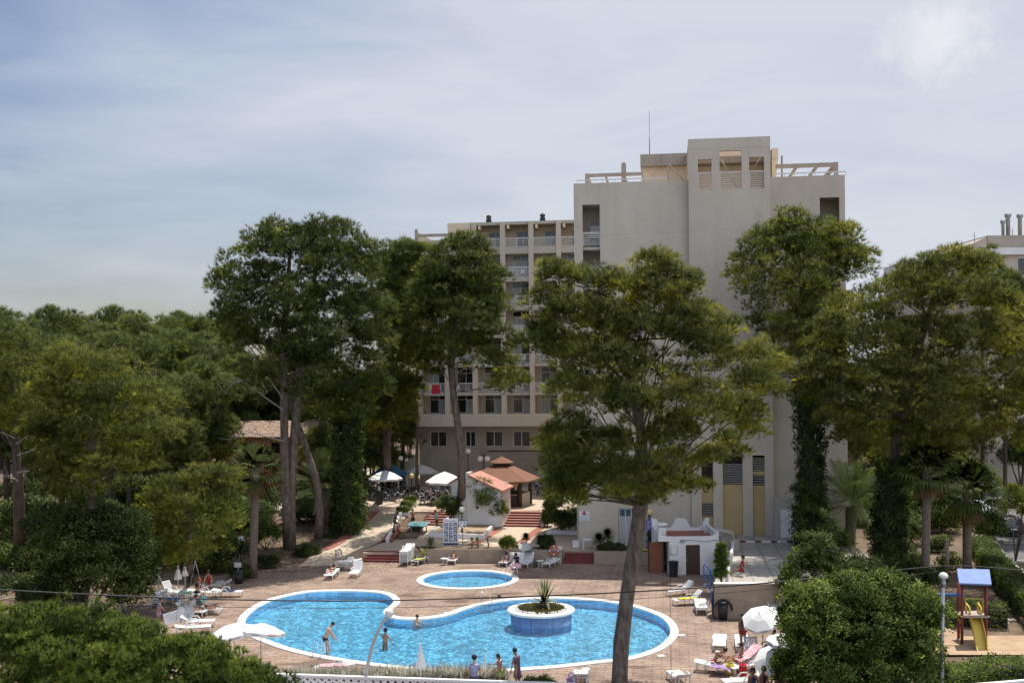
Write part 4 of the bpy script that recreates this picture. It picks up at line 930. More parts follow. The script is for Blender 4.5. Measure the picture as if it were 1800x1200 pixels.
# ------------------------------------------------------------------ white pump house
hA = P(1177, 1010); hB = P(1264, 1009.3); ang = math.atan2(hB.y - hA.y, hB.x - hA.x); Wh = (hB - hA).length
hut = thing('pump_house', 'small white flat roofed pump house with scalloped parapet', 'hut', hA, ang)
dz = 3.05; dp = 4.4; xl = -.75
m = MB()
du0 = Wh * (1206 - 1177) / (1264 - 1177); du1 = Wh * (1231 - 1177) / (1264 - 1177)
wall_holes(m, 0, Wh, -.05, 2.35, [(du0, du1, -.1, 2.1)], 0, .25)
wall_holes(m, xl, Wh, 2.35, 2.62, [], -.002, .25)
m.bb((Wh - .25, .25, -.05), (Wh, dp, 2.6)); m.bb((xl, dp - .25, -.05), (Wh - .25, dp, 2.6)); m.bb((xl, 1.6, -.05), (xl + .2, dp - .25, 2.6)); m.bb((xl, .25, 2.36), (xl + .2, 1.6, 2.6))
m.bb((0, .25, -.05), (.2, 1.8, 2.35))
hpart(m, 'wall_body', 'white', hut)
def scallop(x0, x1, v, zb, zt, mm, th=.22, period=1.5):
    n = 40; vs = []
    for k in range(n + 1):
        x = x0 + (x1 - x0) * k / n; s = .5 + .5 * math.cos(2 * math.pi * (x - x0) / period); z = zb + (zt - zb) * clamp(s * 1.7 - .35)
        vs += [(x, v, zb), (x, v, z + .1), (x, v + th, zb), (x, v + th, z + .1)]
    fs = []
    for k in range(n):
        a = 4 * k; b = a + 4; fs += [(a, b, b + 1, a + 1), (a + 2, a + 3, b + 3, b + 2), (a + 1, b + 1, b + 3, a + 3)]
    fs += [(0, 1, 3, 2), (4 * n, 4 * n + 2, 4 * n + 3, 4 * n + 1)]
    mm.add(vs, fs)
m = MB(); scallop(xl, Wh, dp - .25, 2.601, 3.3, m, .22, 2.15)
n = 12
def curve(xs, zs, v): m.add([(x, q, z) for x, z in zip(xs, zs) for q in (v, v + .24)] + [(x, q, 2.601) for x in xs for q in (v, v + .24)], [(2 * i, 2 * i + 2, 2 * i + 3, 2 * i + 1) for i in range(len(xs) - 1)] + [(2 * i, 2 * i + 2, 2 * len(xs) + 2 * i + 2, 2 * len(xs) + 2 * i) for i in range(len(xs) - 1)] + [(2 * i + 1, 2 * i + 3, 2 * len(xs) + 2 * i + 3, 2 * len(xs) + 2 * i + 1) for i in range(len(xs) - 1)])
xs = list(np.linspace(xl, Wh, 41)); curve(xs, [2.68 + .4 * abs((x - (xl + Wh) / 2) / ((Wh - xl) / 2)) ** 9 for x in xs], 0)
m.bb((Wh - .22, .25, 2.601), (Wh, dp - .26, 2.95)); m.bb((xl, .25, 2.601), (xl + .22, dp - .26, 2.9)); hpart(m, 'parapet', 'white', hut)
MB().bb((xl + .22, .25, 2.4), (Wh - .25, dp - .26, 2.5)).build('roof', 'redbrick', hut)
m = MB(); m.bb((xl + .1, .55, 2.6), (xl + .6, 1.1, 3.25)).lathe([(.18, 0), (.18, .12), (.42, .14), (.42, .24), (.3, .3)], (xl + .35, .82, 3.25), 12); hpart(m, 'chimney', 'white', hut)
d_ = MB().bb((du0 + .005, .12, 0), (du1 - .005, .18, 2.095)).build('door', 'brown', hut)
MB().sphere((du0 + .13, .1, 1.02), .05, 8, 6).build('handle', 'chrome', d_)
MB().lathe([(.06, 0), (.14, .05), (.15, .14), (.05, .2)], (.9, -.1, 2.3), 10).build('wall_lamp', 'metal', hut)
MB().tube([(1.0, -.03, 2.38), (1.4, -.03, 2.45), (2.4, -.03, 2.33), (Wh, -.03, 2.45)], .02, 5).build('conduit', 'metal', hut)
m = MB(); m.bb((.08, -.03, 1.45), (.56, -.005, 1.98)); hpart(m, 'meter_box', 'white', hut)
for q in (0,): MB().tube([(.06, -.035, 1.43), (.58, -.035, 1.43), (.58, -.035, 2.0), (.06, -.035, 2.0), (.06, -.035, 1.43)], .016, 5).build('meter_frame', 'metal', hut)
MB().tube([(Wh - .6, 2.6, 2.55), (Wh + .4, 2.4, 2.75), (Wh + 1.3, 2.2, 2.6), (Wh + 1.5, 2.2, 2.1)], .17, 10).build('roof_pipe', 'concrete2', hut)
MB().tube([(Wh - 1.0, 1, 2.5), (Wh - 1.0, 1, 4.2)], .018, 5).build('mast', 'metal', hut)
# gate / rust screen
A = P(1141.5, 1005); B = P(1165, 1006)
t = thing('screen_panel', 'rust brown panel screen left of the white pump house', 'screen', A, math.atan2(B.y - A.y, B.x - A.x)); L_ = (B - A).length
MB().bb((0, 0, 0), (L_, .05, 2.15)).build('panel', 'rust', t)
m = MB(); m.bb((L_, -.05, 0), (L_ + .1, .08, 2.3)); m.bb((-.08, -.04, 0), (0, .08, 2.2)); hpart(m, 'post', 'wood', t)
A = P(1167, 1006); t = thing('side_gate', 'dark slatted gate beside the pump house corner', 'gate', A + Vector((.05, .6, 0)), R(12))
m = MB()
for k in range(6): m.bb((.02 + k * .1, 0, .05), (.09 + k * .1, .03, 2.2))
m.bb((0, .031, .9), (.62, .06, 1.0)); hpart(m, 'gate_leaf', 'brown', t)

# ------------------------------------------------------------------ toilet block with pink roof
A = P(794, 914, 1.2); t = thing('toilet_block', 'small white block with pink tiled roof beside the pine trunk', 'building', (A.x, A.y, .7), R(-14))
Lb = 4.5; Wb = 3.6
m = MB(); m.bb((0, 0, 0), (.22, Wb, 4.0)); m.bb((.22, 0, 0), (Lb, .22, 3.4)); m.bb((Lb - .22, .22, 0), (Lb, Wb, 3.0)); m.bb((.22, Wb - .22, 0), (Lb - .22, Wb, 3.6)); m.bb((1.35, -.06, 0), (1.62, 1.2, 4.75)); hpart(m, 'wall_body', 'white', t)
m = MB(); zz = lambda x: 4.75 - .44 * abs(x - 1.3) if x > 1.3 else 4.75 - .6 * (1.3 - x)
for x0, x1 in ((-.2, 1.3), (1.64, Lb + .25)):
    m.add([(x0, -.25, zz(x0)), (x1, -.25, zz(x1)), (x1, Wb + .2, zz(x1)), (x0, Wb + .2, zz(x0)), (x0, -.25, zz(x0) - .14), (x1, -.25, zz(x1) - .14), (x1, Wb + .2, zz(x1) - .14), (x0, Wb + .2, zz(x0) - .14)], [(0, 1, 2, 3), (7, 6, 5, 4), (0, 4, 5, 1), (1, 5, 6, 2), (2, 6, 7, 3), (3, 7, 4, 0)])
hpart(m, 'roof', 'roofpink', t)
m = MB(); m.add([(.22, .02, 3.4), (1.35, .02, 3.4), (1.35, .02, 4.55), (.22, .02, 3.95)], [(0, 1, 2, 3)]).add([(1.63, .02, 3.4), (Lb, .02, 3.35), (1.63, .02, 4.5)], [(0, 1, 2)]); hpart(m, 'gable', 'white', t)
m = MB(); m.box((2.4, -.03, 1.7), (.2, .03, .2), (0, R(45), 0)); hpart(m, 'vent', 'dark', t)

# ------------------------------------------------------------------ bar kiosk
kc = P(882, 892, UT); kc.y += 2.6
t = thing('bar_kiosk', 'open wooden bar kiosk with two tiered brown hexagonal roof', 'kiosk', kc, R(8)); k6 = lambda r, z, a0=0: [(r * math.cos(R(60 * i + a0)), r * math.sin(R(60 * i + a0)), z) for i in range(6)]
def hexroof(rs, nm):
    m = MB(); vs = []; 
    for r, z in rs: vs += k6(r, z, 0)
    m.add(vs, [(i * 6 + j, i * 6 + (j + 1) % 6, (i + 1) * 6 + (j + 1) % 6, (i + 1) * 6 + j) for i in range(len(rs) - 1) for j in range(6)] + [tuple(range(5, -1, -1)), tuple((len(rs) - 1) * 6 + j for j in range(6))]); return hpart(m, nm, 'roofbrown', t)
hexroof([(3.8, 2.3), (3.8, 2.45), (1.0, 3.75), (.95, 3.75)], 'roof'); hexroof([(1.2, 3.95), (1.2, 4.05), (.03, 4.62), (.02, 4.62)], 'roof_cap')
m = MB(); m.lathe([(.85, 3.7), (.85, 4.0)], (0, 0, 0), 6); hpart(m, 'lantern', 'dark', t)
for x, y, _ in k6(2.75, 0):
    MB().box((x, y, 1.2), (.32, .32, 2.4), (0, 0, math.atan2(y, x))).build('post', 'wood', t)
m = MB()
ring = k6(2.6, 0)
for i in range(6):
    a, b = Vector(ring[i]), Vector(ring[(i + 1) % 6]); c = (a + b) / 2
    if i == 1: continue
    m.box((c.x, c.y, .55), ((b - a).length - .35, .12, 1.1), (0, 0, math.atan2((b - a).y, (b - a).x)))
hpart(m, 'counter_front', 'wood', t)
m = MB()
for i in range(6):
    a, b = Vector(ring[i]), Vector(ring[(i + 1) % 6]); c = (a + b) / 2; m.box((c.x * .97, c.y * .97, 1.13), ((b - a).length - .36, .5, .05), (0, 0, math.atan2((b - a).y, (b - a).x)))
hpart(m, 'counter_top', 'raw', t)
for i in (4,):
    a, b = Vector(k6(2.8, 0)[i]), Vector(k6(2.8, 0)[(i + 1) % 6]); c = (a + b) / 2
    m = MB(); m.box((c.x, c.y, 2.12), ((b - a).length, .06, .28), (0, 0, math.atan2((b - a).y, (b - a).x))); hpart(m, 'sign_board', 'gold', t)
a, b = Vector(k6(2.72, 0)[5]), Vector(k6(2.72, 0)[0]); c = (a + b) / 2
m = MB(); m.box((c.x, c.y, .6), ((b - a).length - .4, .15, 1.2), (0, 0, math.atan2((b - a).y, (b - a).x))); hpart(m, 'stone_panel', 'concrete2', t)
m = MB(); m.bb((-.9, -.9, 0), (.9, .9, 2.2)); hpart(m, 'bar_core', 'dark', t)
m = MB()
for k in range(9): m.lathe([(.05, 0), (.05, .2), (.02, .26), (.02, .33)], (-.8 + k * .2, -1.0, 1.5), 6)
m.bb((-.9, -1.1, 1.44), (.9, -.91, 1.48)); hpart(m, 'bottle_shelf', 'chrome', t)

# ------------------------------------------------------------------ stone houses on the left
def stone_house(label, a, z, w, dpt, h, rise, rz, hip=1.5):
    A = D(a[0], a[1], a[2]); t = thing('stone_house', label, 'house', (A.x, A.y, z), rz)
    m = MB(); wall_holes(m, 0, w, 0, h, [(w * .28, w * .28 + .8, h - 1.7, h - .6), (w * .72, w * .72 + .9, h - 1.7, h - .6), (w * .18, w * .18 + 1.4, h - 4.3, h - 2.9)], 0, .4)
    m.bb((0, .4, 0), (.4, dpt, h)); m.bb((w - .4, .4, 0), (w, dpt, h)); m.bb((.4, dpt - .4, 0), (w - .4, dpt, h)); hpart(m, 'wall_body', 'stone', t)
    MB().bb((.41, 1.0, .1), (w - .41, 1.1, h - .2)).build('interior', 'dark', t)
    m = MB(); nx = int(w / .22); o = .45
    vs = []; fs = []
    for i in range(nx * 2 + 1):
        x = -o + (w + 2 * o) * i / (nx * 2); b = .05 * math.sin(math.pi * i)
        bz = .06 if i % 2 else 0
        hr = clamp((x + o) / hip) * clamp((w + o - x) / hip)
        vs += [(x, -o, h + bz), (x, dpt * .5 * hr - o * (1 - hr), h + rise * hr + bz), (x, dpt + o - (dpt * .5 + o) * hr, h + rise * hr + bz), (x, dpt + o, h + bz)]
    for i in range(nx * 2):
        a_, b_ = 4 * i, 4 * i + 4; fs += [(a_ + k, b_ + k, b_ + k + 1, a_ + k + 1) for k in range(3)]
    m.add(vs, fs); m.bb((-.3, -.3, h - .08), (w + .3, dpt + .3, h - .01)); hpart(m, 'roof', 'rooftile', t); return t
stone_house('brown rubble stone house with pale tiled roof behind the twin pine trunks', (386, 765, 116), 1.4, 7.6, 7, 6.4, 1.5, R(-4))
stone_house('dark stone house wing with tiled roof right of the twin pine trunks', (516, 762, 119), 1.4, 6.6, 7, 6.5, 1.4, R(4))
stone_house('small stone outbuilding with a tiled roof at the wood edge', (322, 806, 108), 1.2, 2.0, 3, 4.6, .7, 0, .6)

# ------------------------------------------------------------------ second hotel, far right
A = D(1641, 655, 150); B = D(1735, 655, 128)
t = thing('far_hotel', 'grey apartment hotel with dark flues on its roof at the right edge', 'hotel', (B.x, B.y, 0), R(0))
z_t = lambda px, py, d: D(px, py, d).z
x1 = 28; zc = z_t(1770, 436, 128); m = MB(); m.bb((0, 0, 0), (x1, 20, zc - .8)); hpart(m, 'main_wall', 'concrete', t)
m = MB(); m.bb((-.2, -.6, zc - .8), (x1, 20.2, zc)); hpart(m, 'cornice', 'white', t)
m = MB(); zr = z_t(1770, 411, 128); m.bb((.9, 1.5, zc), (x1, 18, zr)); hpart(m, 'roof_room', 'lowwall', t)
m = MB(); m.add([(-2.5, 1.6, zc), (.9, 1.6, zc), (.9, 1.6, zr - .1), (-2.5, 9, zc), (.9, 9, zc), (.9, 9, zr - .1)], [(0, 1, 2), (3, 5, 4), (0, 2, 5, 3)]); hpart(m, 'stair_roof', 'raw', t)
for px, y0, r in ((1763, 382, .18), (1772, 371, .24), (1793, 372, .24)):
    p = D(px, 412, 131); q = D(px, y0, 131); MB().lathe([(r, 0), (r, q.z - p.z - .5), (r * 1.6, q.z - p.z - .3), (r * 1.6, q.z - p.z)], (p.x - B.x, p.y - B.y, zr - .05), 12).build('flue', 'metal', t)
for px, y0 in ((1713, 408), (1780, 400)):
    p = D(px, 430, 131); q = D(px, y0, 131); MB().tube([(p.x - B.x, 3, zc - .2), (p.x - B.x, 3, q.z)], .05, 5).tube([(p.x - B.x - .35, 3, q.z - .4), (p.x - B.x + .05, 3, q.z - .4)], .03, 5).build('antenna', 'metal', t)
for r in range(6):
    for cx_ in range(5):
        u = 3.6 + cx_ * 4.2; z = zc - 3.2 - 2.9 * r
        m = MB(); m.bb((u, -.06, z), (u + 2.0, -.001, z + 2.1)); w_ = hpart(m, 'window', 'frame', t)
        for q in (0, 1): MB().bb((u + .1 + q * .95, -.08, z + .1), (u + .9 + q * .95, -.061, z + 2.0)).build('pane', 'glass', w_)
for r in range(5): 
    u = 2.6; MB().bb((u, -.9, zc - 6.2 - 2.9 * r), (u + 22, -.1, zc - 6.05 - 2.9 * r)).build('ledge', 'concrete2', t)
m = MB(); lw = D(1640, 655, 150).x - B.x; z2 = z_t(1680, 442, 140); m.bb((lw, 14, 0), (-.3, 34, z2 - 1.1)); hpart(m, 'rear_wall', 'concrete', t)
m = MB(); m.bb((lw - .3, 20.25, z2 - 1.1), (-.3, 34.2, z2)); hpart(m, 'cornice', 'white', t)
# ------------------------------------------------------------------ vegetation
def ivy(t, b, pts, d, rpx, n=2600, mat='ivy', name='ivy', s=.16):
    """leaf sleeve along a pixel polyline"""
    P3 = [np.array(D(px, py, d)) for px, py in pts]; C = []; U = []
    for i in range(len(P3) - 1):
        k = n // (len(P3) - 1); q = rng.random(k)[:, None]; r0, r1 = rpx[i] * d / F, rpx[i + 1] * d / F
        c = P3[i] * (1 - q) + P3[i + 1] * q; a = rng.uniform(0, 2 * np.pi, k)
        bump = .75 + .35 * np.sin(a * 3 + c[:, 2] * 2.3) * np.sin(c[:, 2] * 1.7 + a)
        rad = (r0 * (1 - q[:, 0]) + r1 * q[:, 0]) * rng.uniform(.55, 1.1, k) * bump
        u = np.stack([np.cos(a), np.sin(a), .2 * np.ones(k)], 1); C.append(c + u * rad[:, None]); U.append(u)
    C = np.concatenate(C); U = np.concatenate(U)
    V, T = leaves(C, nrmz(U + np.array([0, 0, -.1])), s, s * .75, 4, .7, rng.uniform(.25, .65, len(C)))
    link(name, tri_mesh(name, rel(V, b), T, mat), t)
def dead_branches(t, b, lst, d, w=.05):
    for pl in lst:
        m = MB(); pts = [D(x, y, d + random.uniform(-.5, .5)) for x, y in pl]; n = len(pts)
        m.tube(pts, [w * (1 - .8 * i / (n - 1)) for i in range(n)], 5)
        for i in range(1, n):
            for q in range(2):
                e = pts[i] + Vector((random.uniform(-.9, .9), random.uniform(-.5, .5), random.uniform(-.5, .7))); m.tube([pts[i], e], [w * .35, w * .1], 4)
        m.build('dead_branch', 'deadwood', t, True)

# T1 twin trunk pine
L1 = [(500, 405, 30), (545, 415, 34), (590, 422, 34), (460, 437, 36), (425, 475, 36), (395, 503, 26), (640, 450, 33), (520, 460, 45), (580, 470, 45), (625, 490, 42), (470, 500, 42), (430, 540, 36), (405, 568, 26), (520, 530, 48), (580, 540, 48), (640, 540, 42), (470, 575, 40), (425, 600, 28), (540, 600, 42), (600, 600, 42), (650, 600, 38), (560, 640, 36), (510, 622, 30), (630, 650, 36), (600, 690, 32), (655, 685, 28)]
t1 = hero_tree('pine_tree', 'tall broad dark pine on two bare trunks left of the hotel', 'pine tree', (506, 965, .3), 88, [(506, 965), (503, 880), (500, 780), (499, 680), (498, 600), (505, 520), (510, 440)], [17, 15, 14, 14, 13, 10, 5], L1 + [(445, 655, 26), (480, 665, 26), (540, 685, 26), (575, 715, 26), (405, 540, 22), (625, 720, 26)], 'pinedark', depth=5.5, sub=.8, L=.34, W=.055, k=9, low=.4, dens=1.1, tn=1.05)
b1 = P(506, 965, .3)
m = MB(); m.tube([D(512, 968, 88.6), D(511, 870, 88.6), D(516, 780, 88.6), D(523, 700, 88.6), D(527, 620, 88.6), D(545, 530, 88.6), D(560, 450, 88.6)], [.42, .38, .36, .34, .32, .25, .12], 10); m.build('second_trunk', 'bark', t1, True)
dead_branches(t1, b1, [[(497, 720), (462, 695), (430, 672), (412, 662)], [(470, 690), (450, 655), (446, 618)], [(497, 700), (455, 640), (437, 628)], [(498, 775), (440, 760), (400, 772)], [(440, 665), (410, 672), (395, 690)]], 86, .055)
t = thing('pine_tree', 'bare leaning pine trunk beside a globe lamp right of the twin trunks', 'pine tree', P(560, 945, .7)); m = MB()
m.tube([P(560, 947, .6), D(562, 900, 92), D(558, 850, 92), D(543, 805, 92), D(530, 765, 92), D(515, 720, 92), D(500, 660, 92)], [.36, .34, .31, .3, .27, .24, .2], 9); m.build('trunk', 'bark', t, True)
V, T = crown([(D(505, 640, 92).x, 92, D(505, 640, 92).z, 2.0), (D(540, 655, 92).x, 92.5, D(540, 655, 92).z, 1.7)], .8, .9, .42, .075); link('crown', tri_mesh('crown', rel(V, P(560, 945, .7)), T, 'pinedark'), t)
L1b = [(700, 455, 28), (738, 445, 16), (670, 475, 32), (712, 500, 32), (742, 480, 24), (680, 540, 36), (725, 548, 36), (690, 600, 36), (730, 608, 32), (700, 645, 32), (672, 690, 30), (715, 685, 24), (640, 720, 28), (690, 560, 34), (660, 740, 26), (690, 735, 24), (640, 680, 28), (715, 720, 18), (625, 750, 22)]
hero_tree('pine_tree', 'pine with bright lower sprays between the twin trunk pine and the wing', 'pine tree', (683, 855, UT), 106, [(683, 855), (680, 780), (684, 700), (690, 600), (698, 500)], [15, 13, 12, 9, 5], L1b, 'pine', 'barkdark', depth=4, L=.38, W=.06, k=9, sub=.85, dens=1.35, tn=1.2)
# T2
L2 = [(815, 432, 22), (845, 440, 18), (790, 450, 28), (768, 480, 30), (830, 478, 36), (866, 490, 24), (800, 520, 42), (850, 530, 34), (872, 552, 18), (770, 550, 38), (825, 570, 40), (858, 585, 32), (785, 608, 36), (838, 622, 32), (888, 640, 17), (908, 668, 17), (882, 678, 16), (750, 600, 32), (762, 640, 24), (728, 560, 26), (742, 520, 28), (895, 600, 18)]
t2 = hero_tree('pine_tree', 'slim pine on a long curved bare trunk in front of the balcony wing', 'pine tree', (808, 908, .95), 96, [(808, 908), (812, 850), (810, 790), (804, 740), (797, 690), (792, 640), (800, 570), (815, 490), (820, 440)], [18, 14, 13, 13, 12, 12, 9, 6, 3], L2, 'pinedark', depth=4, L=.36, W=.058, k=9, sub=.75)
dead_branches(t2, None, [[(790, 672), (778, 655), (770, 640)], [(800, 655), (825, 645), (845, 668)]], 95, .06)
# T3, the tall pine in front of the pool
L3 = [(1155, 462, 26), (1182, 482, 24), (1208, 497, 22), (975, 488, 32), (1015, 492, 26), (1050, 500, 34), (1100, 498, 36), (1140, 512, 38), (1195, 530, 34), (955, 540, 38), (1010, 560, 48), (1070, 570, 52), (1130, 580, 48), (1190, 575, 42), (1235, 560, 32), (960, 600, 36), (1010, 625, 42), (1070, 640, 46), (1140, 650, 46), (1200, 620, 42), (1250, 605, 32), (1285, 582, 22), (1000, 688, 34), (1060, 700, 42), (1120, 715, 46), (1180, 700, 42), (1235, 680, 40), (1290, 640, 40), (1335, 622, 30), (1365, 648, 25), (1325, 672, 35), (1358, 690, 20), (1300, 722, 36), (1328, 755, 20), (1240, 740, 42), (1180, 770, 42), (1120, 785, 42), (1060, 780, 36), (1000, 755, 32), (974, 772, 28), (1285, 785, 28), (1250, 808, 26), (1195, 822, 28), (1140, 825, 28), (1085, 825, 26), (990, 812, 32), (1000, 830, 32), (1025, 795, 30), (992, 866, 20), (1010, 872, 16), (1178, 862, 14), (1228, 855, 9), (1090, 850, 28), (1130, 852, 26), (1168, 848, 22), (1060, 845, 26), (1200, 850, 16), (984, 845, 22), (998, 845, 26), (1020, 840, 24), (974, 795, 20), (986, 868, 18), (1005, 882, 14), (1110, 872, 18), (1150, 874, 15), (1080, 870, 15)]
L3 = [(x, y, r * .9) for x, y, r in L3]
t3 = hero_tree('pine_tree', 'large pine whose thick trunk rises in front of the pool', 'pine tree', (1088, 1216, 0), 50.5, [(1088, 1216), (1090, 1170), (1092, 1130), (1098, 1080), (1107, 1010), (1118, 950), (1126, 890), (1130, 840), (1128, 760), (1110, 680), (1090, 600), (1080, 530)], [30, 28, 29, 26, 25, 27, 26, 24, 18, 14, 10, 5], L3, 'pinewarm', depth=4.6, L=.23, W=.033, sub=.55, k=9, dens=1.2, frac=.8, low=.4, tn=1.4)
dead_branches(t3, None, [[(1130, 720), (1105, 690), (1095, 660)], [(1150, 800), (1180, 790), (1215, 795)], [(1100, 760), (1070, 735), (1050, 740)], [(985, 745), (1000, 730), (1010, 722)]], 47.5, .02)
# T4
L4 = [(1385, 392, 25), (1420, 398, 23), (1448, 408, 26), (1488, 418, 23), (1347, 418, 26), (1322, 450, 28), (1375, 435, 38), (1430, 445, 40), (1480, 455, 36), (1512, 460, 25), (1528, 490, 16), (1305, 490, 23), (1350, 490, 42), (1410, 500, 44), (1470, 505, 42), (1518, 518, 20), (1312, 525, 22), (1360, 545, 42), (1420, 560, 44), (1478, 555, 36), (1335, 578, 24), (1390, 600, 38), (1440, 615, 34), (1402, 648, 28), (1430, 690, 24), (1395, 700, 22)]
t4 = hero_tree('pine_tree', 'tall pine with an ivy clad trunk in front of the right half of the hotel', 'pine tree', (1428, 965, RT), 79, [(1428, 965), (1428, 900), (1425, 820), (1422, 740), (1420, 660), (1415, 560), (1405, 460), (1400, 410)], [24, 22, 20, 18, 16, 12, 8, 4], L4, 'pine', 'barkdark', depth=4.5, L=.32, W=.05, k=9, sub=.75)
ivy(t4, P(1428, 965, RT), [(1428, 965), (1428, 900), (1426, 820), (1423, 740), (1420, 670)], 79, [36, 36, 30, 27, 26], 5200)
# T5
L5 = [(1690, 468, 30), (1655, 485, 30), (1615, 502, 26), (1720, 470, 23), (1580, 530, 30), (1640, 525, 42), (1700, 525, 42), (1757, 525, 32), (1540, 560, 30), (1485, 545, 26), (1462, 578, 28), (1440, 602, 22), (1500, 600, 36), (1560, 600, 46), (1630, 600, 52), (1700, 600, 52), (1768, 590, 42), (1805, 560, 38), (1452, 640, 28), (1500, 660, 42), (1560, 670, 46), (1630, 680, 50), (1700, 680, 46), (1760, 670, 42), (1800, 640, 42), (1475, 698, 30), (1520, 725, 36), (1580, 735, 40), (1640, 738, 36), (1700, 728, 36), (1750, 720, 30), (1800, 690, 36), (1560, 765, 24), (1730, 765, 22), (1500, 765, 24), (1600, 780, 28), (1640, 785, 28), (1690, 775, 26), (1765, 760, 24), (1540, 790, 18), (1470, 735, 22), (1600, 485, 22), (1572, 503, 20), (1640, 468, 24), (1678, 455, 20), (1548, 522, 20), (1720, 790, 20), (1660, 800, 20), (1432, 660, 26), (1447, 700, 26), (1462, 740, 24), (1485, 768, 20)]
t5 = hero_tree('pine_tree', 'big spreading pine above the fan palms on the right', 'pine tree', (1562, 985, .5), 72, [(1562, 985), (1565, 900), (1570, 820), (1580, 740), (1600, 660), (1630, 560), (1650, 500)], [24, 22, 20, 18, 15, 10, 5], L5, 'pinewarm', 'barkdark', depth=5, L=.29, W=.045, k=9, sub=.7, low=.4, dens=1.1, tn=1.1)
ivy(t5, P(1562, 985, .5), [(1562, 985), (1563, 930), (1566, 880), (1568, 810)], 72, [32, 33, 36, 28], 4200)
hero_tree('pine_tree', 'pale green pine half cut off by the right edge', 'pine tree', (1830, 960, .5), 92, [(1830, 960), (1825, 800), (1815, 600)], [16, 12, 6], [(1800, 510, 22), (1760, 500, 20), (1790, 545, 30), (1820, 590, 40), (1790, 640, 36), (1800, 700, 36), (1770, 750, 26), (1810, 770, 26), (1755, 600, 30)], 'pine', 'barkdark', depth=3, L=.4, W=.07, sub=.8)
# T6, T7, T8 on the left
L6 = [(130, 640, 36), (100, 668, 40), (162, 655, 36), (212, 658, 38), (82, 700, 36), (140, 710, 48), (200, 710, 48), (255, 698, 38), (288, 712, 26), (100, 760, 46), (170, 770, 48), (240, 760, 46), (285, 768, 28), (310, 752, 13), (120, 820, 42), (190, 828, 42), (250, 815, 32), (70, 760, 26), (90, 840, 30), (140, 860, 34)]
hero_tree('pine_tree', 'bright rounded pine filling the left side of the garden', 'pine tree', (165, 1000, 0), 66, [(165, 1000), (163, 930), (160, 860), (162, 780), (165, 700)], [20, 18, 15, 12, 6], L6, 'pinelight', depth=4.2, L=.28, W=.043, k=9, sub=.7)
L7 = [(310, 862, 32), (360, 850, 33), (395, 842, 22), (280, 882, 28), (330, 900, 38), (380, 890, 32), (405, 910, 17), (300, 938, 28), (348, 942, 22), (402, 865, 18), (265, 920, 22), (300, 965, 22), (338, 972, 20), (372, 948, 22), (280, 945, 24), (398, 925, 17), (320, 985, 16), (260, 955, 20)]
hero_tree('pine_tree', 'low pale green pine overhanging the left pool fence', 'pine tree', (335, 1015, 0), 70, [(335, 1015), (334, 970), (330, 920), (335, 870)], [11, 10, 8, 4], L7, 'pinelight', depth=2.6, L=.28, W=.042, k=8, sub=.6, dens=.9)
L8 = [(12, 600, 40), (42, 632, 38), (8, 660, 36), (35, 690, 36), (30, 730, 30), (0, 740, 26), (60, 720, 26), (-20, 630, 40), (-15, 700, 36)]
t8 = hero_tree('pine_tree', 'dark pine with bare white twigs at the far left edge', 'pine tree', (36, 985, 0), 76, [(36, 985), (34, 900), (30, 820), (25, 740), (20, 650)], [24, 20, 16, 12, 6], L8, 'pine', 'barkdark', depth=3.5, L=.3, W=.048, k=9)
dead_branches(t8, None, [[(30, 800), (60, 790), (85, 800)], [(28, 780), (50, 765), (62, 770)], [(30, 830), (70, 825), (95, 828)], [(26, 770), (5, 760), (-10, 758)], [(32, 845), (15, 835), (0, 838)]], 74.5, .045)
# near crown at the bottom left
Ln = []
for cx, cy, r in ((15, 1128, 66), (80, 1124, 66), (150, 1128, 66), (215, 1148, 62), (275, 1163, 58), (335, 1175, 58), (395, 1190, 50), (447, 1210, 46), (490, 1226, 36), (40, 1190, 80), (120, 1195, 80), (200, 1210, 75), (290, 1225, 70), (370, 1240, 60), (-40, 1150, 70)):
    Ln.append((cx, cy, r))
bn = P(150, 1900, 0)
t = thing('pine_tree', 'dense bright pine crown close to the camera at bottom left', 'pine tree', (D(150, 1200, 27).x, 27, 0)); lw = px_lobes(Ln, 27, 1.9)
bn = Vector((D(150, 1200, 27).x, 27, 0)); m = MB(); tp = [bn, bn + Vector((.1, 0, 3)), bn + Vector((.2, .2, 6)), bn + Vector((0, .1, 7.8))]; m.tube(tp, [.3, .26, .2, .08], 10); limbs(m, tp[2:], lw, .07, .8); m.build('trunk', 'bark', t, True)
V, T = crown(lw, .27, 1.15, .115, .03, 12, 'pine', .8, .3, 1.0); link('crown', tri_mesh('crown', rel(V, bn), T, 'pinenear'), t)

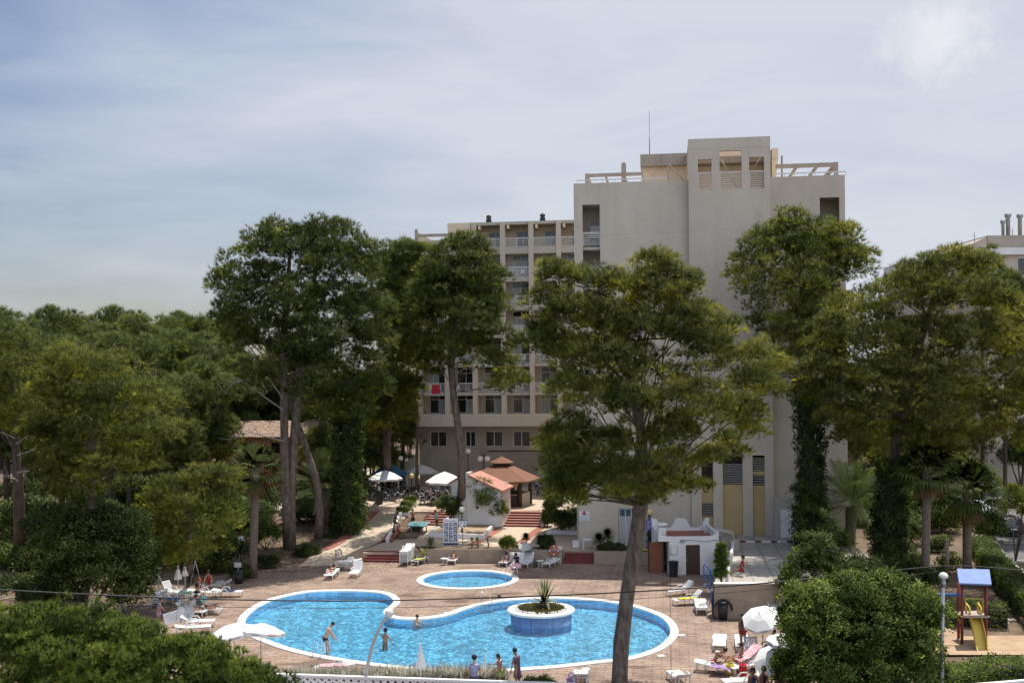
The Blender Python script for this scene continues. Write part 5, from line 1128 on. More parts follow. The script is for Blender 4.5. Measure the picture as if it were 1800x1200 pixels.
# far wood: five pine shapes copied about
protos = []
for k in range(5):
    hgt = random.uniform(17, 20); lob = []
    for q in range(random.randint(16, 20)):
        a = random.uniform(0, 6.28); zz = random.uniform(.42, 1.0); rr = 3.3 * math.sqrt(max(.05, 1 - ((zz - .55) / .5) ** 2)) * random.uniform(.25, 1)
        lob.append((rr * math.cos(a), rr * math.sin(a), hgt * zz - 1, random.uniform(1.15, 1.75)))
    V, T = crown(lob, .95, 1.0, .5, .085, 8, tn=.9); m = MB(); tp = [Vector((0, 0, -.5)), Vector((.2, .1, hgt * .4)), Vector((.1, -.2, hgt * .7)), Vector((0, 0, hgt * .93))]
    m.tube(tp, [.36, .28, .2, .08], 7); limbs(m, tp[1:], lob, .09, .5)
    protos.append((tri_mesh('crown', V, T, 'pinefar'), m, hgt))
trunk_me = {}
def far_pine(px, ytop, d, k, label, group, mat=None):
    me, mb, hgt = protos[k]; x = D(px, 650, d).x; z0 = terr(x, d); zt = D(px, ytop, d).z
    s = (zt - z0) / (hgt + .6); o = thing('pine_tree', label, 'pine tree', (x, d, z0), random.uniform(0, 6.28), group, None, s)
    if k in trunk_me: link('trunk', trunk_me[k], o)
    else: trunk_me[k] = mb.build('trunk', 'barkdark', o).data
    link('crown', me, o); return o
G = 'pines of the far wood'
for i in range(24): far_pine(-90 + i * 22 + random.uniform(-8, 8), random.choice((540, 548, 556, 562, 536)) + random.uniform(-5, 6), random.uniform(148, 168), i % 5, 'hazy green pine on the skyline of the left wood', G + ' skyline')
for i in range(17): far_pine(-70 + i * 28.5 + random.uniform(-10, 10), 583 + random.uniform(-14, 14), random.uniform(122, 135), (i * 2) % 5, 'mid green pine in the middle of the left wood', G + ' middle')
for i in range(11): far_pine(-40 + i * 39 + random.uniform(-10, 10), 640 + random.uniform(-18, 18), random.uniform(98, 110), (i * 3) % 5, 'shaded pine at the near edge of the left wood', G + ' near edge')
for px, y, d in ((545, 640, 130), (585, 620, 124), (625, 650, 133), (655, 690, 128), (600, 700, 122), (470, 640, 128), (430, 650, 122), (510, 660, 127), (560, 690, 112), (640, 720, 115), (400, 640, 127)): far_pine(px, y, d, random.randrange(5), 'dark pine behind the stone houses and twin trunks', 'pines behind the stone houses')
for px, y, d in ((1500, 640, 112), (1545, 600, 120), (1600, 600, 125), (1660, 610, 118), (1535, 700, 100), (1580, 690, 105), (1630, 700, 100)): far_pine(px, y, d, random.randrange(5), 'shaded pine beyond the garden right of the hotel', 'pines right of the hotel')
for px, y, d in ((668, 640, 118), (705, 640, 124), (690, 720, 122), (650, 740, 121)): far_pine(px, y, d, random.randrange(5), 'dark pine standing just left of the balcony wing', 'pines left of the wing')
# sparse tops on the skyline
for px, ytop, d, lb in ((728, 418, 112, 'sparse thin pine top beside the wing roof'), (1722, 432, 105, 'sparse pale pine top in front of the far hotel'), (1762, 468, 105, 'short sparse pine top by the far hotel windows')):
    p0 = D(px, ytop, d); lob = [(p0.x + random.uniform(-.9, .9), d + random.uniform(-.5, .5), p0.z - 1.0 - q * 1.1, .95) for q in range(5)]
    b = Vector((p0.x, d, terr(p0.x, d))); t = thing('pine_tree', lb, 'pine tree', b); m = MB(); m.tube([b, Vector((p0.x + .2, d, p0.z * .6)), Vector((p0.x, d, p0.z - .3))], [.2, .15, .04], 6); limbs(m, [Vector((p0.x, d, p0.z - 3))], lob, .06, 1); m.build('trunk', 'barkdark', t, True)
    V, T = crown(lob, .45, .55, .45, .07, 6, tn=.7); link('crown', tri_mesh('crown', rel(V, b), T, 'pine'), t)

# broad leaved trees and shrubs
def shrub(name, label, cat, base_px, z, d, lobes, mat='leaf', sub=.5, L=.17, W=.09, k=4, dens=1.0, depth=None, tw=.12, group=None, tn=1.0, low=.8, stem=True, d_auto=False):
    b = P(base_px[0], base_px[1], z); 
    if d is None: d = b.y
    t = thing(name, label, cat, b, 0, group); lw = px_lobes(lobes, d, depth)
    V, T = crown(lw, sub, dens, L, W, k, 'leaf', .3, low, tn); link('foliage', tri_mesh('foliage', rel(V, b), T, mat), t)
    m = MB()
    for q in range(4):
        lb = random.choice(lw); m.tube([b - Vector((0, 0, .1)), b.lerp(Vector(lb[:3]), .5) + Vector((random.uniform(-.2, .2), 0, .1)), Vector(lb[:3])], [tw, tw * .7, tw * .25], 5)
    m.build('stem', 'barkdark', t, True); return t
shrub('broadleaf_tree', 'dark leafy tree beside the left pool fence', 'tree', (150, 1085), 0, None, [(90, 925, 38), (150, 912, 42), (210, 930, 42), (120, 980, 44), (180, 1000, 48), (240, 968, 34), (250, 1015, 24), (100, 1028, 30), (70, 980, 30), (225, 1040, 28)], 'leafdark', .6, .2, .11, depth=2.2)
shrub('shrub', 'dark bushy shrub at the left fence corner', 'shrub', (90, 1080), 0, None, [(70, 1040, 30), (120, 1050, 30), (30, 1030, 26)], 'leafdark', .45, .18, .1, depth=1)
bl = [(1500, 1052, 44), (1450, 1062, 42), (1550, 1055, 44), (1595, 1080, 40), (1410, 1095, 34), (1470, 1110, 50), (1530, 1115, 55), (1595, 1130, 46), (1625, 1150, 30), (1405, 1150, 34), (1460, 1170, 48), (1530, 1185, 52), (1595, 1190, 44), (1420, 1200, 36), (1390, 1075, 20), (1635, 1085, 30), (1400, 1045, 18), (1640, 1190, 30), (1475, 1022, 16), (1560, 1020, 18), (1620, 1050, 20), (1380, 1180, 20)]
shrub('shrub', 'large glossy round shrub in the right foreground', 'shrub', (1510, 1235), 0, None, bl, 'leaf', .42, .145, .075, 5, 1.15, 2.6, tn=1.1)
shrub('shrub', 'dark bush above the right end of the retaining wall', 'shrub', (1420, 1040), RT, None, [(1405, 1000, 28), (1445, 985, 30), (1390, 1030, 18), (1480, 1000, 30), (1520, 1005, 28), (1430, 960, 26)], 'leafdark', .45, .16, .09, 4, 1.0, 1.4)
shrub('shrub', 'shaded bush between the service box and the ivy trunk', 'shrub', (1420, 968), RT, None, [(1420, 905, 22), (1440, 930, 28), (1412, 945, 16), (1465, 950, 24), (1412, 865, 14)], 'leafdark', .45, .18, .09, 4, 1.0, 1.4)
shrub('shrub', 'low dark shrubs behind the round foreground shrub', 'shrub', (1590, 1045), .3, None, [(1560, 1005, 24), (1600, 1010, 22), (1640, 1015, 18)], 'leafdark', .42, .16, .09, 4, 1.0, 1.2)
shrub('young_tree', 'thin young street tree beside the parked dark car', 'tree', (1785, 985), .5, None, [(1785, 875, 17), (1770, 888, 14), (1798, 885, 14), (1782, 862, 10), (1805, 900, 10)], 'leafbright', .35, .16, .08, 4, .55, .6, .06)
shrub('shrub', 'sunlit yellow green tree between the fan palms and the road', 'tree', (1730, 900), .5, None, [(1715, 835, 26), (1690, 815, 20), (1740, 850, 18), (1700, 860, 20)], 'leafbright', .45, .18, .09, 4, .8, 1.2)
shrub('shrub', 'dark red leaved tree hanging over the parked cars', 'tree', (1795, 860), .5, None, [(1790, 790, 20), (1775, 800, 16), (1800, 805, 18)], 'leafdark', .5, .2, .1, 4, .9, 1.2)
shrub('broadleaf_tree', 'sunlit light green tree behind the left corner of the wing', 'tree', (722, 825), UT, None, [(715, 690, 18), (722, 715, 18), (708, 740, 16), (725, 750, 14), (712, 660, 14)], 'leafbright', .7, .3, .16, 4, .9, 1.4)
shrub('oleander', 'flowering oleander against the white toilet block', 'shrub', (851, 922), .8, None, [(848, 855, 16), (858, 872, 16), (838, 870, 12), (866, 880, 12), (850, 885, 12)], 'leaf', .4, .17, .05, 4, .8, .9, .06)
shrub('oleander', 'pale flowering shrub in the planter left of the bar steps', 'shrub', (874, 921), .9, None, [(876, 888, 11), (882, 896, 9), (871, 900, 9)], 'leafbright', .3, .14, .06, 4, .8, .6, .04)
shrub('shrub', 'small tree in front of the pine trunk by the ping pong steps', 'shrub', (792, 925), .8, None, [(790, 885, 14), (780, 890, 11), (798, 895, 11)], 'leafdark', .35, .16, .08, 4, .8, .7, .05)
shrub('shrub', 'dark shrub bed left of the nurse sign', 'shrub', (990, 938), LT, None, [(985, 915, 16), (1005, 920, 14), (970, 905, 13), (1010, 900, 12), (975, 885, 12)], 'leafdark', .4, .2, .1, 4, .8, .9, .05)
shrub('hedge', 'narrow clipped hedge right of the bar steps', 'hedge', (962, 925), LT, None, [(962, 905, 8), (964, 890, 7), (960, 916, 8)], 'leafdark', .25, .12, .07, 4, 1, .5, .03)
shrub('shrub', 'small round clipped bush left of the lifebuoy', 'shrub', (961, 964), 1.0, None, [(961, 952, 11), (958, 957, 8), (966, 957, 8)], 'leafdark', .2, .09, .06, 4, 1.2, .35, .03)
shrub('shrub', 'small yellow green bush overhanging the wall beside the loungers', 'shrub', (893, 966), 1.05, None, [(892, 952, 9), (899, 958, 7), (886, 958, 7)], 'leafbright', .22, .13, .07, 3, .8, .35, .03)
shrub('shrub', 'round dark shrub beside the white pump house parapet', 'shrub', (1151, 962), LT, None, [(1151, 940, 10), (1150, 950, 10)], 'leafdark', .25, .11, .06, 4, 1.1, .5, .03)
shrub('ground_cover', 'trailing green plants on the planter wall by the pine trunk', 'plants', (1075, 966), .98, None, [(1058, 962, 6), (1070, 961, 7), (1083, 962, 6), (1092, 963, 5)], 'leafdark', .18, .12, .06, 4, 1, .3, .03)
for px, py, lb in ((540, 968, 'round dark bush at the foot of the ramp'), (588, 945, 'low bush on the bank under the globe lamp'), (470, 985, 'low dark plants beside the fan palm trunk'), (420, 1005, 'dark bush behind the litter bin')):
    shrub('shrub', lb, 'shrub', (px, py + 10), .1, None, [(px, py, 11), (px + 10, py + 3, 9), (px - 10, py + 3, 9)], 'leafdark', .35, .17, .08, 4, 1, .6, .03)
shrub('shrub', 'grey leaved flowering bush left of the twin trunks', 'shrub', (468, 965), .4, None, [(470, 920, 18), (455, 935, 16), (480, 940, 16), (440, 945, 14)], 'leaf', .4, .17, .06, 4, .7, 1.0, .05)
shrub('shrub', 'dark shrub mass under the phoenix palm on the left', 'shrub', (590, 920), 1, None, [(570, 890, 20), (600, 895, 18), (540, 895, 18)], 'leafdark', .5, .2, .1, 4, .9, 1.2, .05)
shrub('shrub', 'dark understorey bush below the left wood', 'shrub', (60, 985), .2, None, [(60, 900, 30), (20, 910, 30), (75, 940, 24), (15, 960, 24)], 'leafdark', .7, .25, .14, 4, .9, 2, .08)
for px, py, r, lb in ((230, 870, 34, 'dark undergrowth behind the bright pine'), (420, 900, 26, 'dark undergrowth left of the fan palm'), (400, 960, 22, 'dark undergrowth behind the pool fence'), (660, 800, 22, 'dark undergrowth behind the blue gazebo'), (690, 825, 16, 'dark hedge behind the globe lamp on the upper terrace'), (540, 850, 24, 'dark undergrowth between the stone houses and the path')):
    shrub('shrub', lb, 'shrub', (px, py + r), 1.0, None, [(px, py, r), (px - r, py + r * .3, r * .8), (px + r, py + r * .3, r * .8)], 'leafdark', .7, .26, .13, 4, .9, 1.5, .06)
for i, (px, py) in enumerate(((1480, 800), (1465, 775), (1495, 790))): shrub('shrub', ('small round bush on the sandy bank behind the ivy trunk', 'green shrub by the low white wall', 'low sunlit shrub beside the bank steps')[i], 'shrub', (px, py + 10), .9, None, [(px, py, 8), (px + 7, py + 2, 6)], 'leaf', .5, .24, .12, 4, .8, .8, .03)
for i, (px, py) in enumerate(((1545, 930), (1530, 905), (1650, 955), (1600, 985), (1670, 985))): shrub('shrub', ('dark bush right of the ivy covered trunk', 'small bush on the sand behind the ivy trunk', 'loose bush beside the wooden post', 'low bush at the fan palm foot', 'dark bush below the drooping fan palm')[i], 'shrub', (px, py + 14), .5, None, [(px, py, 13), (px + 10, py + 3, 10), (px - 9, py + 4, 10)], 'leafdark', .4, .19, .09, 4, .8, .8, .03)

for px, py, r, lb in ((1470, 880, 24, 'mid height bush left of the dark date palm'), (1540, 860, 22, 'mid height bush right of the dark date palm'), (1655, 905, 22, 'tall bush between the two fan palm trunks'), (1600, 930, 18, 'leafy bush left of the tall fan palm trunk'), (1450, 830, 20, 'leafy bush against the ivy clad trunk'), (1740, 925, 18, 'leafy bush between the drooping palm and the road hedge')):
    shrub('shrub', lb, 'shrub', (px, py + r + 8), .5, None, [(px, py, r), (px - r * .8, py + r * .5, r * .7), (px + r * .8, py + r * .5, r * .75), (px, py - r * .8, r * .6)], 'leafdark', .55, .24, .1, 4, .9, 1.3, .06)
GU = 'undergrowth bushes of the left garden'
for i in range(30):
    px = random.uniform(10, 420); py = random.uniform(905, 985) if px < 390 else random.uniform(870, 940); r = random.uniform(15, 27)
    shrub('undergrowth_bush', 'dark bush in the undergrowth of the left garden', 'shrub', (px, py + r), terr(*XY(px, py + r, .5)), None, [(px, py, r), (px - r, py + r * .3, r * .75), (px + r, py + r * .3, r * .8), (px, py - r * .6, r * .6)], random.choice(('leafdark', 'leafdark', 'leaf')), .6, .24, .11, 4, .85, 1.4, .05, GU)
for i in range(24):
    px = random.uniform(-10, 370); py = random.uniform(800, 868); r = random.uniform(14, 24)
    shrub('undergrowth_bush', 'dark bush under the far trunks of the left wood', 'shrub', (px, py + r), 1.5, None, [(px, py, r), (px - r, py + r * .3, r * .75), (px + r, py + r * .3, r * .8)], 'leafdark', .8, .32, .15, 4, .8, 1.6, .06, 'bushes under the left wood')
for i in range(16):
    px = random.uniform(440, 640); py = random.uniform(832, 900); r = random.uniform(13, 22)
    shrub('undergrowth_bush', 'dark bush between the stone houses and the trunks', 'shrub', (px, py + r), terr(*XY(px, py + r, 1)), None, [(px, py, r), (px - r, py + r * .3, r * .75), (px + r, py + r * .3, r * .8)], 'leafdark', .6, .26, .12, 4, .85, 1.4, .05, 'bushes under the twin trunk pine')
for i in range(16):
    px = random.uniform(1470, 1720); py = random.uniform(845, 930); r = random.uniform(13, 22)
    shrub('undergrowth_bush', 'bush on the sandy bank among the palms on the right', 'shrub', (px, py + r), terr(*XY(px, py + r, .5)), None, [(px, py, r), (px - r, py + r * .3, r * .75), (px + r, py + r * .3, r * .8)], random.choice(('leafdark', 'leaf')), .5, .22, .1, 4, .8, 1.2, .05, 'bushes among the palms')
for px, y, d in ((425, 615, 124), (475, 590, 126), (520, 600, 124), (350, 600, 118), (380, 650, 106)): far_pine(px, y, d, random.randrange(5), 'dark pine overshadowing the stone houses', 'pines over the stone houses')
# ivy column left of the cafe terrace
b = P(612, 935, 1.0); t = thing('ivy_tree', 'ivy smothered dead trunk at the edge of the cafe terrace', 'tree', b); m = MB(); m.tube([b, D(610, 850, b.y), D(612, 740, b.y), D(618, 660, b.y)], [.4, .34, .28, .15], 8); m.build('trunk', 'barkdark', t, True)
ivy(t, b, [(612, 940), (610, 860), (610, 790), (612, 720), (616, 670)], b.y, [34, 34, 28, 24, 16], 5200, s=.2)
# hedges
def hedge(label, pts, z, h, w, mat='leaf', n=None, s=.12, name='hedge'):
    A = [P(*p, z) for p in pts]; b = A[0]; t = thing(name, label, 'hedge', b); C = []; U = []
    m = MB()
    for i in range(len(A) - 1):
        a, c = np.array(A[i]), np.array(A[i + 1]); L_ = np.linalg.norm(c - a); k = int(L_ * (2 * h + w) * 80)
        dv = (c - a) / L_; q = np.array([-dv[1], dv[0], 0]); u = rng.random(k)
        side = rng.choice(3, k, p=[h / (2 * h + w), w / (2 * h + w), h / (2 * h + w)])
        off = np.where(side == 0, -w / 2, np.where(side == 2, w / 2, rng.uniform(-w / 2, w / 2, k))); hh = np.where(side == 1, h, h * rng.random(k))
        wob = rng.normal(0, .06, (k, 3)) + (.07 * np.sin(u * L_ * 2.1))[:, None]
        C.append(a + np.outer(u * L_, dv) + np.outer(off, q) + np.stack([0 * hh, 0 * hh, hh], 1) + wob)
        U.append(np.outer(np.where(side == 0, -1, np.where(side == 2, 1, 0)), q) + np.stack([0 * hh, 0 * hh, np.where(side == 1, 1.0, .3)], 1))
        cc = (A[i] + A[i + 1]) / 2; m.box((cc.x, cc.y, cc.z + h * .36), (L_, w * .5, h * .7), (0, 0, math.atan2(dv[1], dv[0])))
    C = np.concatenate(C); V, T = leaves(C, nrmz(np.concatenate(U)), s, s * .55, 4, .7, rng.uniform(.3, .7, len(C)))
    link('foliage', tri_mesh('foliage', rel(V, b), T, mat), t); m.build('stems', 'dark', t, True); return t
hedge('clipped low hedge beside the white pierced wall on the right', [(1655, 1222), (1725, 1203), (1850, 1192)], 0, 1.0, 1.2, 'leaf')
hedge('long dark hedge along the road behind the play tower', [(1850, 1118), (1790, 1060), (1745, 1010), (1725, 975)], .3, 1.35, 1.3, 'leafdark')
hedge('dark hedge under the blue beam of the swing', [(1670, 1098), (1770, 1102)], .05, 1.3, 1.0, 'leafdark')
# dry reed fence strip in front of the pool
t = thing('reed_planting', 'strip of dry silvery reeds behind the white pierced wall', 'plants', P(690, 1215)); b = P(690, 1215)
n = 2600; x0, x1 = P(480, 1205).x, P(890, 1208).x; C = np.stack([rng.uniform(x0, x1, n), rng.uniform(51.3, 52.0, n), rng.uniform(0, .35, n)], 1)
V, T = blades(C, np.tile([0, 0, 1.0], (n, 1)) + rng.normal(0, .35, (n, 3)), .62, .04, 3, .3, rng.uniform(.35, 1, n)); link('foliage', tri_mesh('foliage', rel(V, b), T, 'straw'), t)
V, T = leaves(C[:900], np.tile([0, 0, .6], (900, 1)), .16, .08, 3, .8, rng.uniform(.2, .6, 900)); link('undergrowth', tri_mesh('undergrowth', rel(V, b), T, 'leafdark'), t)
shrub('shrub', 'low green shrub by the near pool edge', 'shrub', (945, 1222), 0, None, [(935, 1203, 12), (955, 1203, 13), (972, 1207, 9)], 'leaf', .22, .11, .05, 4, 1.0, .5, .03)

# palms
def fan_palm(label, base, z, crown_px, d, rpx, tw, skirt=True, n=26, mat='palm', lean=0):
    b = P(*base, z); d = b.y; t = thing('fan_palm', label, 'palm', b); c = D(*crown_px, d); r = rpx * d / F
    m = MB(); k = 7; pts = [b.lerp(c, i / (k - 1)) for i in range(k)]; m.tube(pts, [tw * (1.25 if i == 0 else 1) for i in range(k)], 10); m.build('trunk', 'palmtrunk', t, True)
    def fan(nf, el0, el1, mt, nm, ln, col):
        tri = []; tt = []
        for i in range(nf):
            a = 2.399 * i + random.uniform(-.2, .2); el = el0 + (el1 - el0) * (i / nf) + random.uniform(-.12, .12)
            dv = np.array([math.cos(a) * math.cos(el), math.sin(a) * math.cos(el), math.sin(el)]); o = np.array(c) + np.array([0, 0, -.1])
            hub = o + dv * ln * .5 + np.array([0, 0, -.08 * ln]); sd = np.cross(dv, [0, 0, 1.0]); sd /= np.linalg.norm(sd) + 1e-6; upv = np.cross(sd, dv)
            w = .035; tri += [o - sd * w, o + sd * w, hub + sd * w * .6, o - sd * w, hub + sd * w * .6, hub - sd * w * .6]; tt += [.4, .4]
            tv = random.uniform(.25, .7)
            for q in range(17):
                b2 = (q / 16 - .5) * 3.3; dd = dv * math.cos(b2) + sd * math.sin(b2) + upv * (.16 * math.cos(b2 * 2)); l = ln * .58 * (1 - .22 * abs(b2) / 1.65) * random.uniform(.9, 1.08)
                mid = hub + dd * l * .6; tip = hub + dd * l + np.array([0, 0, -.26 * l]); wv = np.cross(dd, upv); wv /= np.linalg.norm(wv) + 1e-6; wv *= .05 * ln * .62
                tri += [hub, mid - wv, mid + wv, mid - wv, tip, mid + wv]; tt += [tv + random.uniform(-.1, .1)] * 2
        link(nm, tri_mesh(nm, rel(np.array(tri), b), np.clip(np.array(tt), 0, 1), mt), t)
    fan(n, 1.35, -.55, mat, 'crown', r, 0)
    if skirt: fan(14, -.95, -1.42, 'deadfrond', 'skirt', r * .72, 0)
    return t
def feather_palm(label, base, z, crown_px, rpx, tw, n=34, mat='palm', el1=-.35):
    b = P(*base, z); d = b.y; t = thing('date_palm', label, 'palm', b); c = D(*crown_px, d); r = rpx * d / F
    m = MB(); m.tube([b, b.lerp(c, .5), c], [tw * 1.15, tw, tw * 1.2], 10); m.build('trunk', 'palmtrunk', t, True); tri = []; tt = []
    for i in range(n):
        a = 2.399 * i; el = 1.4 + (el1 - 1.4) * (i / n) ** .9; dv = np.array([math.cos(a) * math.cos(el), math.sin(a) * math.cos(el), math.sin(el)]); o = np.array(c); tv = random.uniform(.25, .75); pv = o; L_ = r * random.uniform(.95, 1.2)
        hz_ = np.array([math.cos(a), math.sin(a), 0]); sd = np.array([-math.sin(a), math.cos(a), 0])
        for q in range(22):
            s = (q + 1) / 22; p = o + dv * L_ * s + np.array([0, 0, -.42 * L_ * s * s]) * (.5 + math.cos(el) * .6); tg = p - pv; tg /= np.linalg.norm(tg) + 1e-9
            w = sd * .02; tri += [pv - w, pv + w, p + w, pv - w, p + w, p - w]; tt += [tv, tv]
            if q > 2:
                ll = L_ * .26 * math.sin(math.pi * (.12 + .82 * s)) + .05
                for sg in (-1, 1):
                    for j in (0, .5):
                        q0 = pv + (p - pv) * j; e = q0 + sd * sg * ll * .8 + tg * ll * .6 + np.array([0, 0, -.16 * ll]); w2 = tg * .022
                        tri += [q0 - w2, q0 + w2, e]; tt += [tv + random.uniform(-.12, .12)]
            pv = p
    link('crown', tri_mesh('crown', rel(np.array(tri), b), np.clip(np.array(tt), 0, 1), mat), t); return t
fan_palm('tall fan palm with brown skirt and slim grey trunk on the right', (1626, 1040), .35, (1630, 820), 0, 68, .27, True, 34)
fan_palm('drooping dark fan palm beside the parked car', (1700, 1010), .4, (1700, 860), 0, 74, .3, True, 34)
fan_palm('fan palm with shaggy trunk at the left of the pool deck', (444, 1012), .1, (450, 822), 0, 60, .3, True, 30, 'palm')
feather_palm('dark date palm in the sandy bed behind the ivy trunk', (1493, 985), .4, (1497, 885), 112, .38, 52, 'leafdark', -.15)
feather_palm('dark date palm behind the leaning pine trunk', (572, 925), .9, (572, 860), 95, .4, 44, 'palm', -.1)
feather_palm('date palm fronds leaning over the cafe terrace left edge', (622, 905), 1.4, (624, 845), 52, .3, 30, 'palm', -.3)
feather_palm('distant sunlit date palm on the bank behind the ivy trunk', (1496, 820), .9, (1496, 775), 26, .4, 26, 'palm', -.3)
def yucca(label, base, z, h, r, n=70, stem=.05, mat='palm'):
    b = P(*base, z); t = thing('yucca', label, 'plant', b); m = MB(); c = b + Vector((random.uniform(-.1, .1), 0, h)); m.tube([b - Vector((0, 0, .1)), b.lerp(c, .5) + Vector((.06, 0, 0)), c], [stem * 1.2, stem, stem], 6); m.build('stem', 'palmtrunk', t, True); tri = []; tt = []
    for i in range(n):
        a = 2.399 * i; el = 1.4 - 1.9 * i / n; dv = np.array([math.cos(a) * math.cos(el), math.sin(a) * math.cos(el), math.sin(el)]); sd = np.array([-math.sin(a), math.cos(a), 0]) * .08; o = np.array(c); e = o + dv * r; mid = o + dv * r * .4
        e[2] -= .12 * r; tri += [o, mid - sd, mid + sd, mid - sd, e, mid + sd]; tt += [random.uniform(.25, .7)] * 2
    link('rosette', tri_mesh('rosette', rel(np.array(tri), b), np.array(tt), mat), t); return t
yucca('spiky yucca on the wall left of the pictogram board', (759, 962), 1.05, .2, .85, 34)
yucca('small bent palm like yucca in the middle of the wall bed', (923, 962), 1.05, .75, .5)
yucca('leafy yucca beside the round clipped bush', (948, 962), 1.05, .5, .65)
yucca('left of two dark yuccas by the nurse bench', (1053, 966), LT, .75, .8)
yucca('right of two dark yuccas by the nurse bench', (1067, 966), LT, 1.1, .8)
yucca('thin bare stemmed yucca right of the small sign', (829, 962), 1.05, .55, .35, 14)
yucca('second bare stemmed yucca right of the small sign', (840, 962), 1.05, .6, .3, 14)
yucca('third bare stemmed yucca right of the small sign', (858, 962), 1.05, .55, .25, 12)
yucca('grey yucca between the ivy trunk and the tall fan palm', (1607, 985), .4, .5, 1.0, 40)
for k, (px, py, z) in enumerate(((708, 899, 1.75), (715, 889, 1.95), (722, 880, 2.15))):
    c = P(px, py, z); b = Vector((c.x, c.y, z)); t = thing('planter_plants', ('green trailing plants in the lowest white planter of the ramp', 'green trailing plants in the middle white planter of the ramp', 'green trailing plants in the top white planter of the ramp')[k], 'plants', b); V, T = crown([(c.x - .2, c.y, z + .1, .3), (c.x + .2, c.y, z + .12, .3)], .16, 1.2, .13, .06, 4, 'leaf'); link('foliage', tri_mesh('foliage', rel(V, b), T, 'leaf'), t); MB().tube([b, b + Vector((0, 0, .2))], [.04, .02], 5).build('stem', 'barkdark', t, True)
# clipped cypress by the wall
b = P(1268, 1022, RT + .2); t = thing('clipped_cypress', 'clipped three tiered cypress at the end of the retaining wall', 'shrub', b); sc_ = b.y / F
lob = [(b.x, b.y, b.z + zz, r_, r_ * .8) for zz, r_ in ((.5, .34), (1.1, .34), (1.65, .3), (2.15, .2))]
V, T = crown(lob, .15, 1.5, .09, .045, 5, 'leaf', .5, .9); link('foliage', tri_mesh('foliage', rel(V, b), T, 'leaf'), t); MB().tube([b, b + Vector((0, 0, 2.2))], [.08, .04], 6).build('stem', 'barkdark', t, True)

# agave and grass on the island
ib = Vector((isl.x, isl.y, 0))
t = thing('island_planter', 'round blue mosaic planter with white rim standing in the pool', 'planter', ib)
MB().lathe([(1.78, -1.34), (1.78, .45)], (0, 0, 0), 56).build('mosaic_wall', 'bluemosaic', t)
m = MB(); n = 56; prof = [(1.76, .45), (1.95, .45), (1.97, .55), (1.93, .6), (1.5, .6), (1.48, .5)]; m.add([(r * math.cos(2 * math.pi * j / n), r * math.sin(2 * math.pi * j / n), z) for r, z in prof for j in range(n)], [(i * n + j, i * n + (j + 1) % n, (i + 1) * n + (j + 1) % n, (i + 1) * n + j) for i in range(5) for j in range(n)]); m.build('rim', 'coping', t)
MB().lathe([(1.5, .5), (1.3, .56), (.02, .66)], (0, 0, 0), 32).build('soil', 'earth', t)
o = bpy.data.objects.new
m = MB()
for k in range(260):
    a = random.uniform(0, 6.283); r = random.uniform(1.36, 1.52); m.sphere((ib.x + r * math.cos(a), ib.y + r * math.sin(a), .6 + random.uniform(0, .05)), (random.uniform(.04, .09), random.uniform(.04, .09), .05), 6, 4)
struct(m.build('pebbles', 'pebble'), 'ring of white pebbles round the island planter bed', 'stuff')
n = 2600; a = rng.uniform(0, 6.283, n); r = 1.36 * np.sqrt(rng.random(n)); C = np.stack([ib.x + r * np.cos(a), ib.y + r * np.sin(a), .58 + .06 * (1 - r)], 1)
V, T = blades(C, np.tile([0, 0, 1.0], (n, 1)) + rng.normal(0, .4, (n, 3)), .2, .03, 4, .4, rng.uniform(.2, .9, n)); struct(link('grass', tri_mesh('grass', V, T, 'grass')), 'dry short grass growing on the island planter', 'stuff')
ab = D(957, 1052, ib.y); ab = Vector((ab.x, ib.y + .15, .62)); t = thing('agave', 'tall striped agave growing on the island planter', 'agave', ab); tri = []; tt = []
for i in range(26):
    a = 2.399 * i; el = 1.5 - .95 * (i / 26) ** 1.5; ln = random.uniform(1.5, 1.85) * (1.05 if i < 12 else .95); sd = np.array([-math.sin(a), math.cos(a), 0]); hv_ = np.array([math.cos(a), math.sin(a), 0]); pl = []
    for s in np.linspace(0, 1, 7):
        e2 = el - (1.5 if i > 16 else .25) * s * s; pl.append(None)
    p = np.array([0, 0, .1]); prev = None; pts = [p]
    for s in np.linspace(.16, 1, 6):
        e2 = el - (2.2 if i > 17 else .35) * s * s; p = p + (hv_ * math.cos(e2) + np.array([0, 0, math.sin(e2)])) * ln / 6; pts.append(p)
    for q in range(6):
        w0 = .085 * (1 - (q / 6) ** 2.2) + .004; w1 = .085 * (1 - ((q + 1) / 6) ** 2.2) + .004
        for (f0, f1, tv) in ((-1, -.55, .95), (-.55, .55, .3), (.55, 1, .95)):
            A_, B_, C_, D_ = pts[q] + sd * w0 * f0, pts[q] + sd * w0 * f1, pts[q + 1] + sd * w1 * f1, pts[q + 1] + sd * w1 * f0
            tri += [A_, B_, C_, A_, C_, D_]; tt += [tv, tv]
link('leaf_rosette', tri_mesh('leaf_rosette', np.array(tri), np.array(tt), 'agave'), t)
MB().lathe([(.2, -.05), (.26, .1), (.2, .3), (.1, .42)], (0, 0, 0), 10).build('stump', 'palmtrunk', t)
# loose ground litter of the garden: needles and twigs
n = 5000; x = rng.uniform(-26, -9, n); y = rng.uniform(80, 104, n); C = np.stack([x, y, np.array([terr(a_, b_) for a_, b_ in zip(x, y)]) + .02], 1)
V, T = blades(C, np.stack([rng.normal(size=n), rng.normal(size=n), np.full(n, .25)], 1), .25, .03, 2, .3, rng.uniform(.2, .9, n)); struct(link('ground_litter', tri_mesh('ground_litter', V, T, 'deadfrond')), 'dry needles and twigs scattered on the left bank', 'stuff')
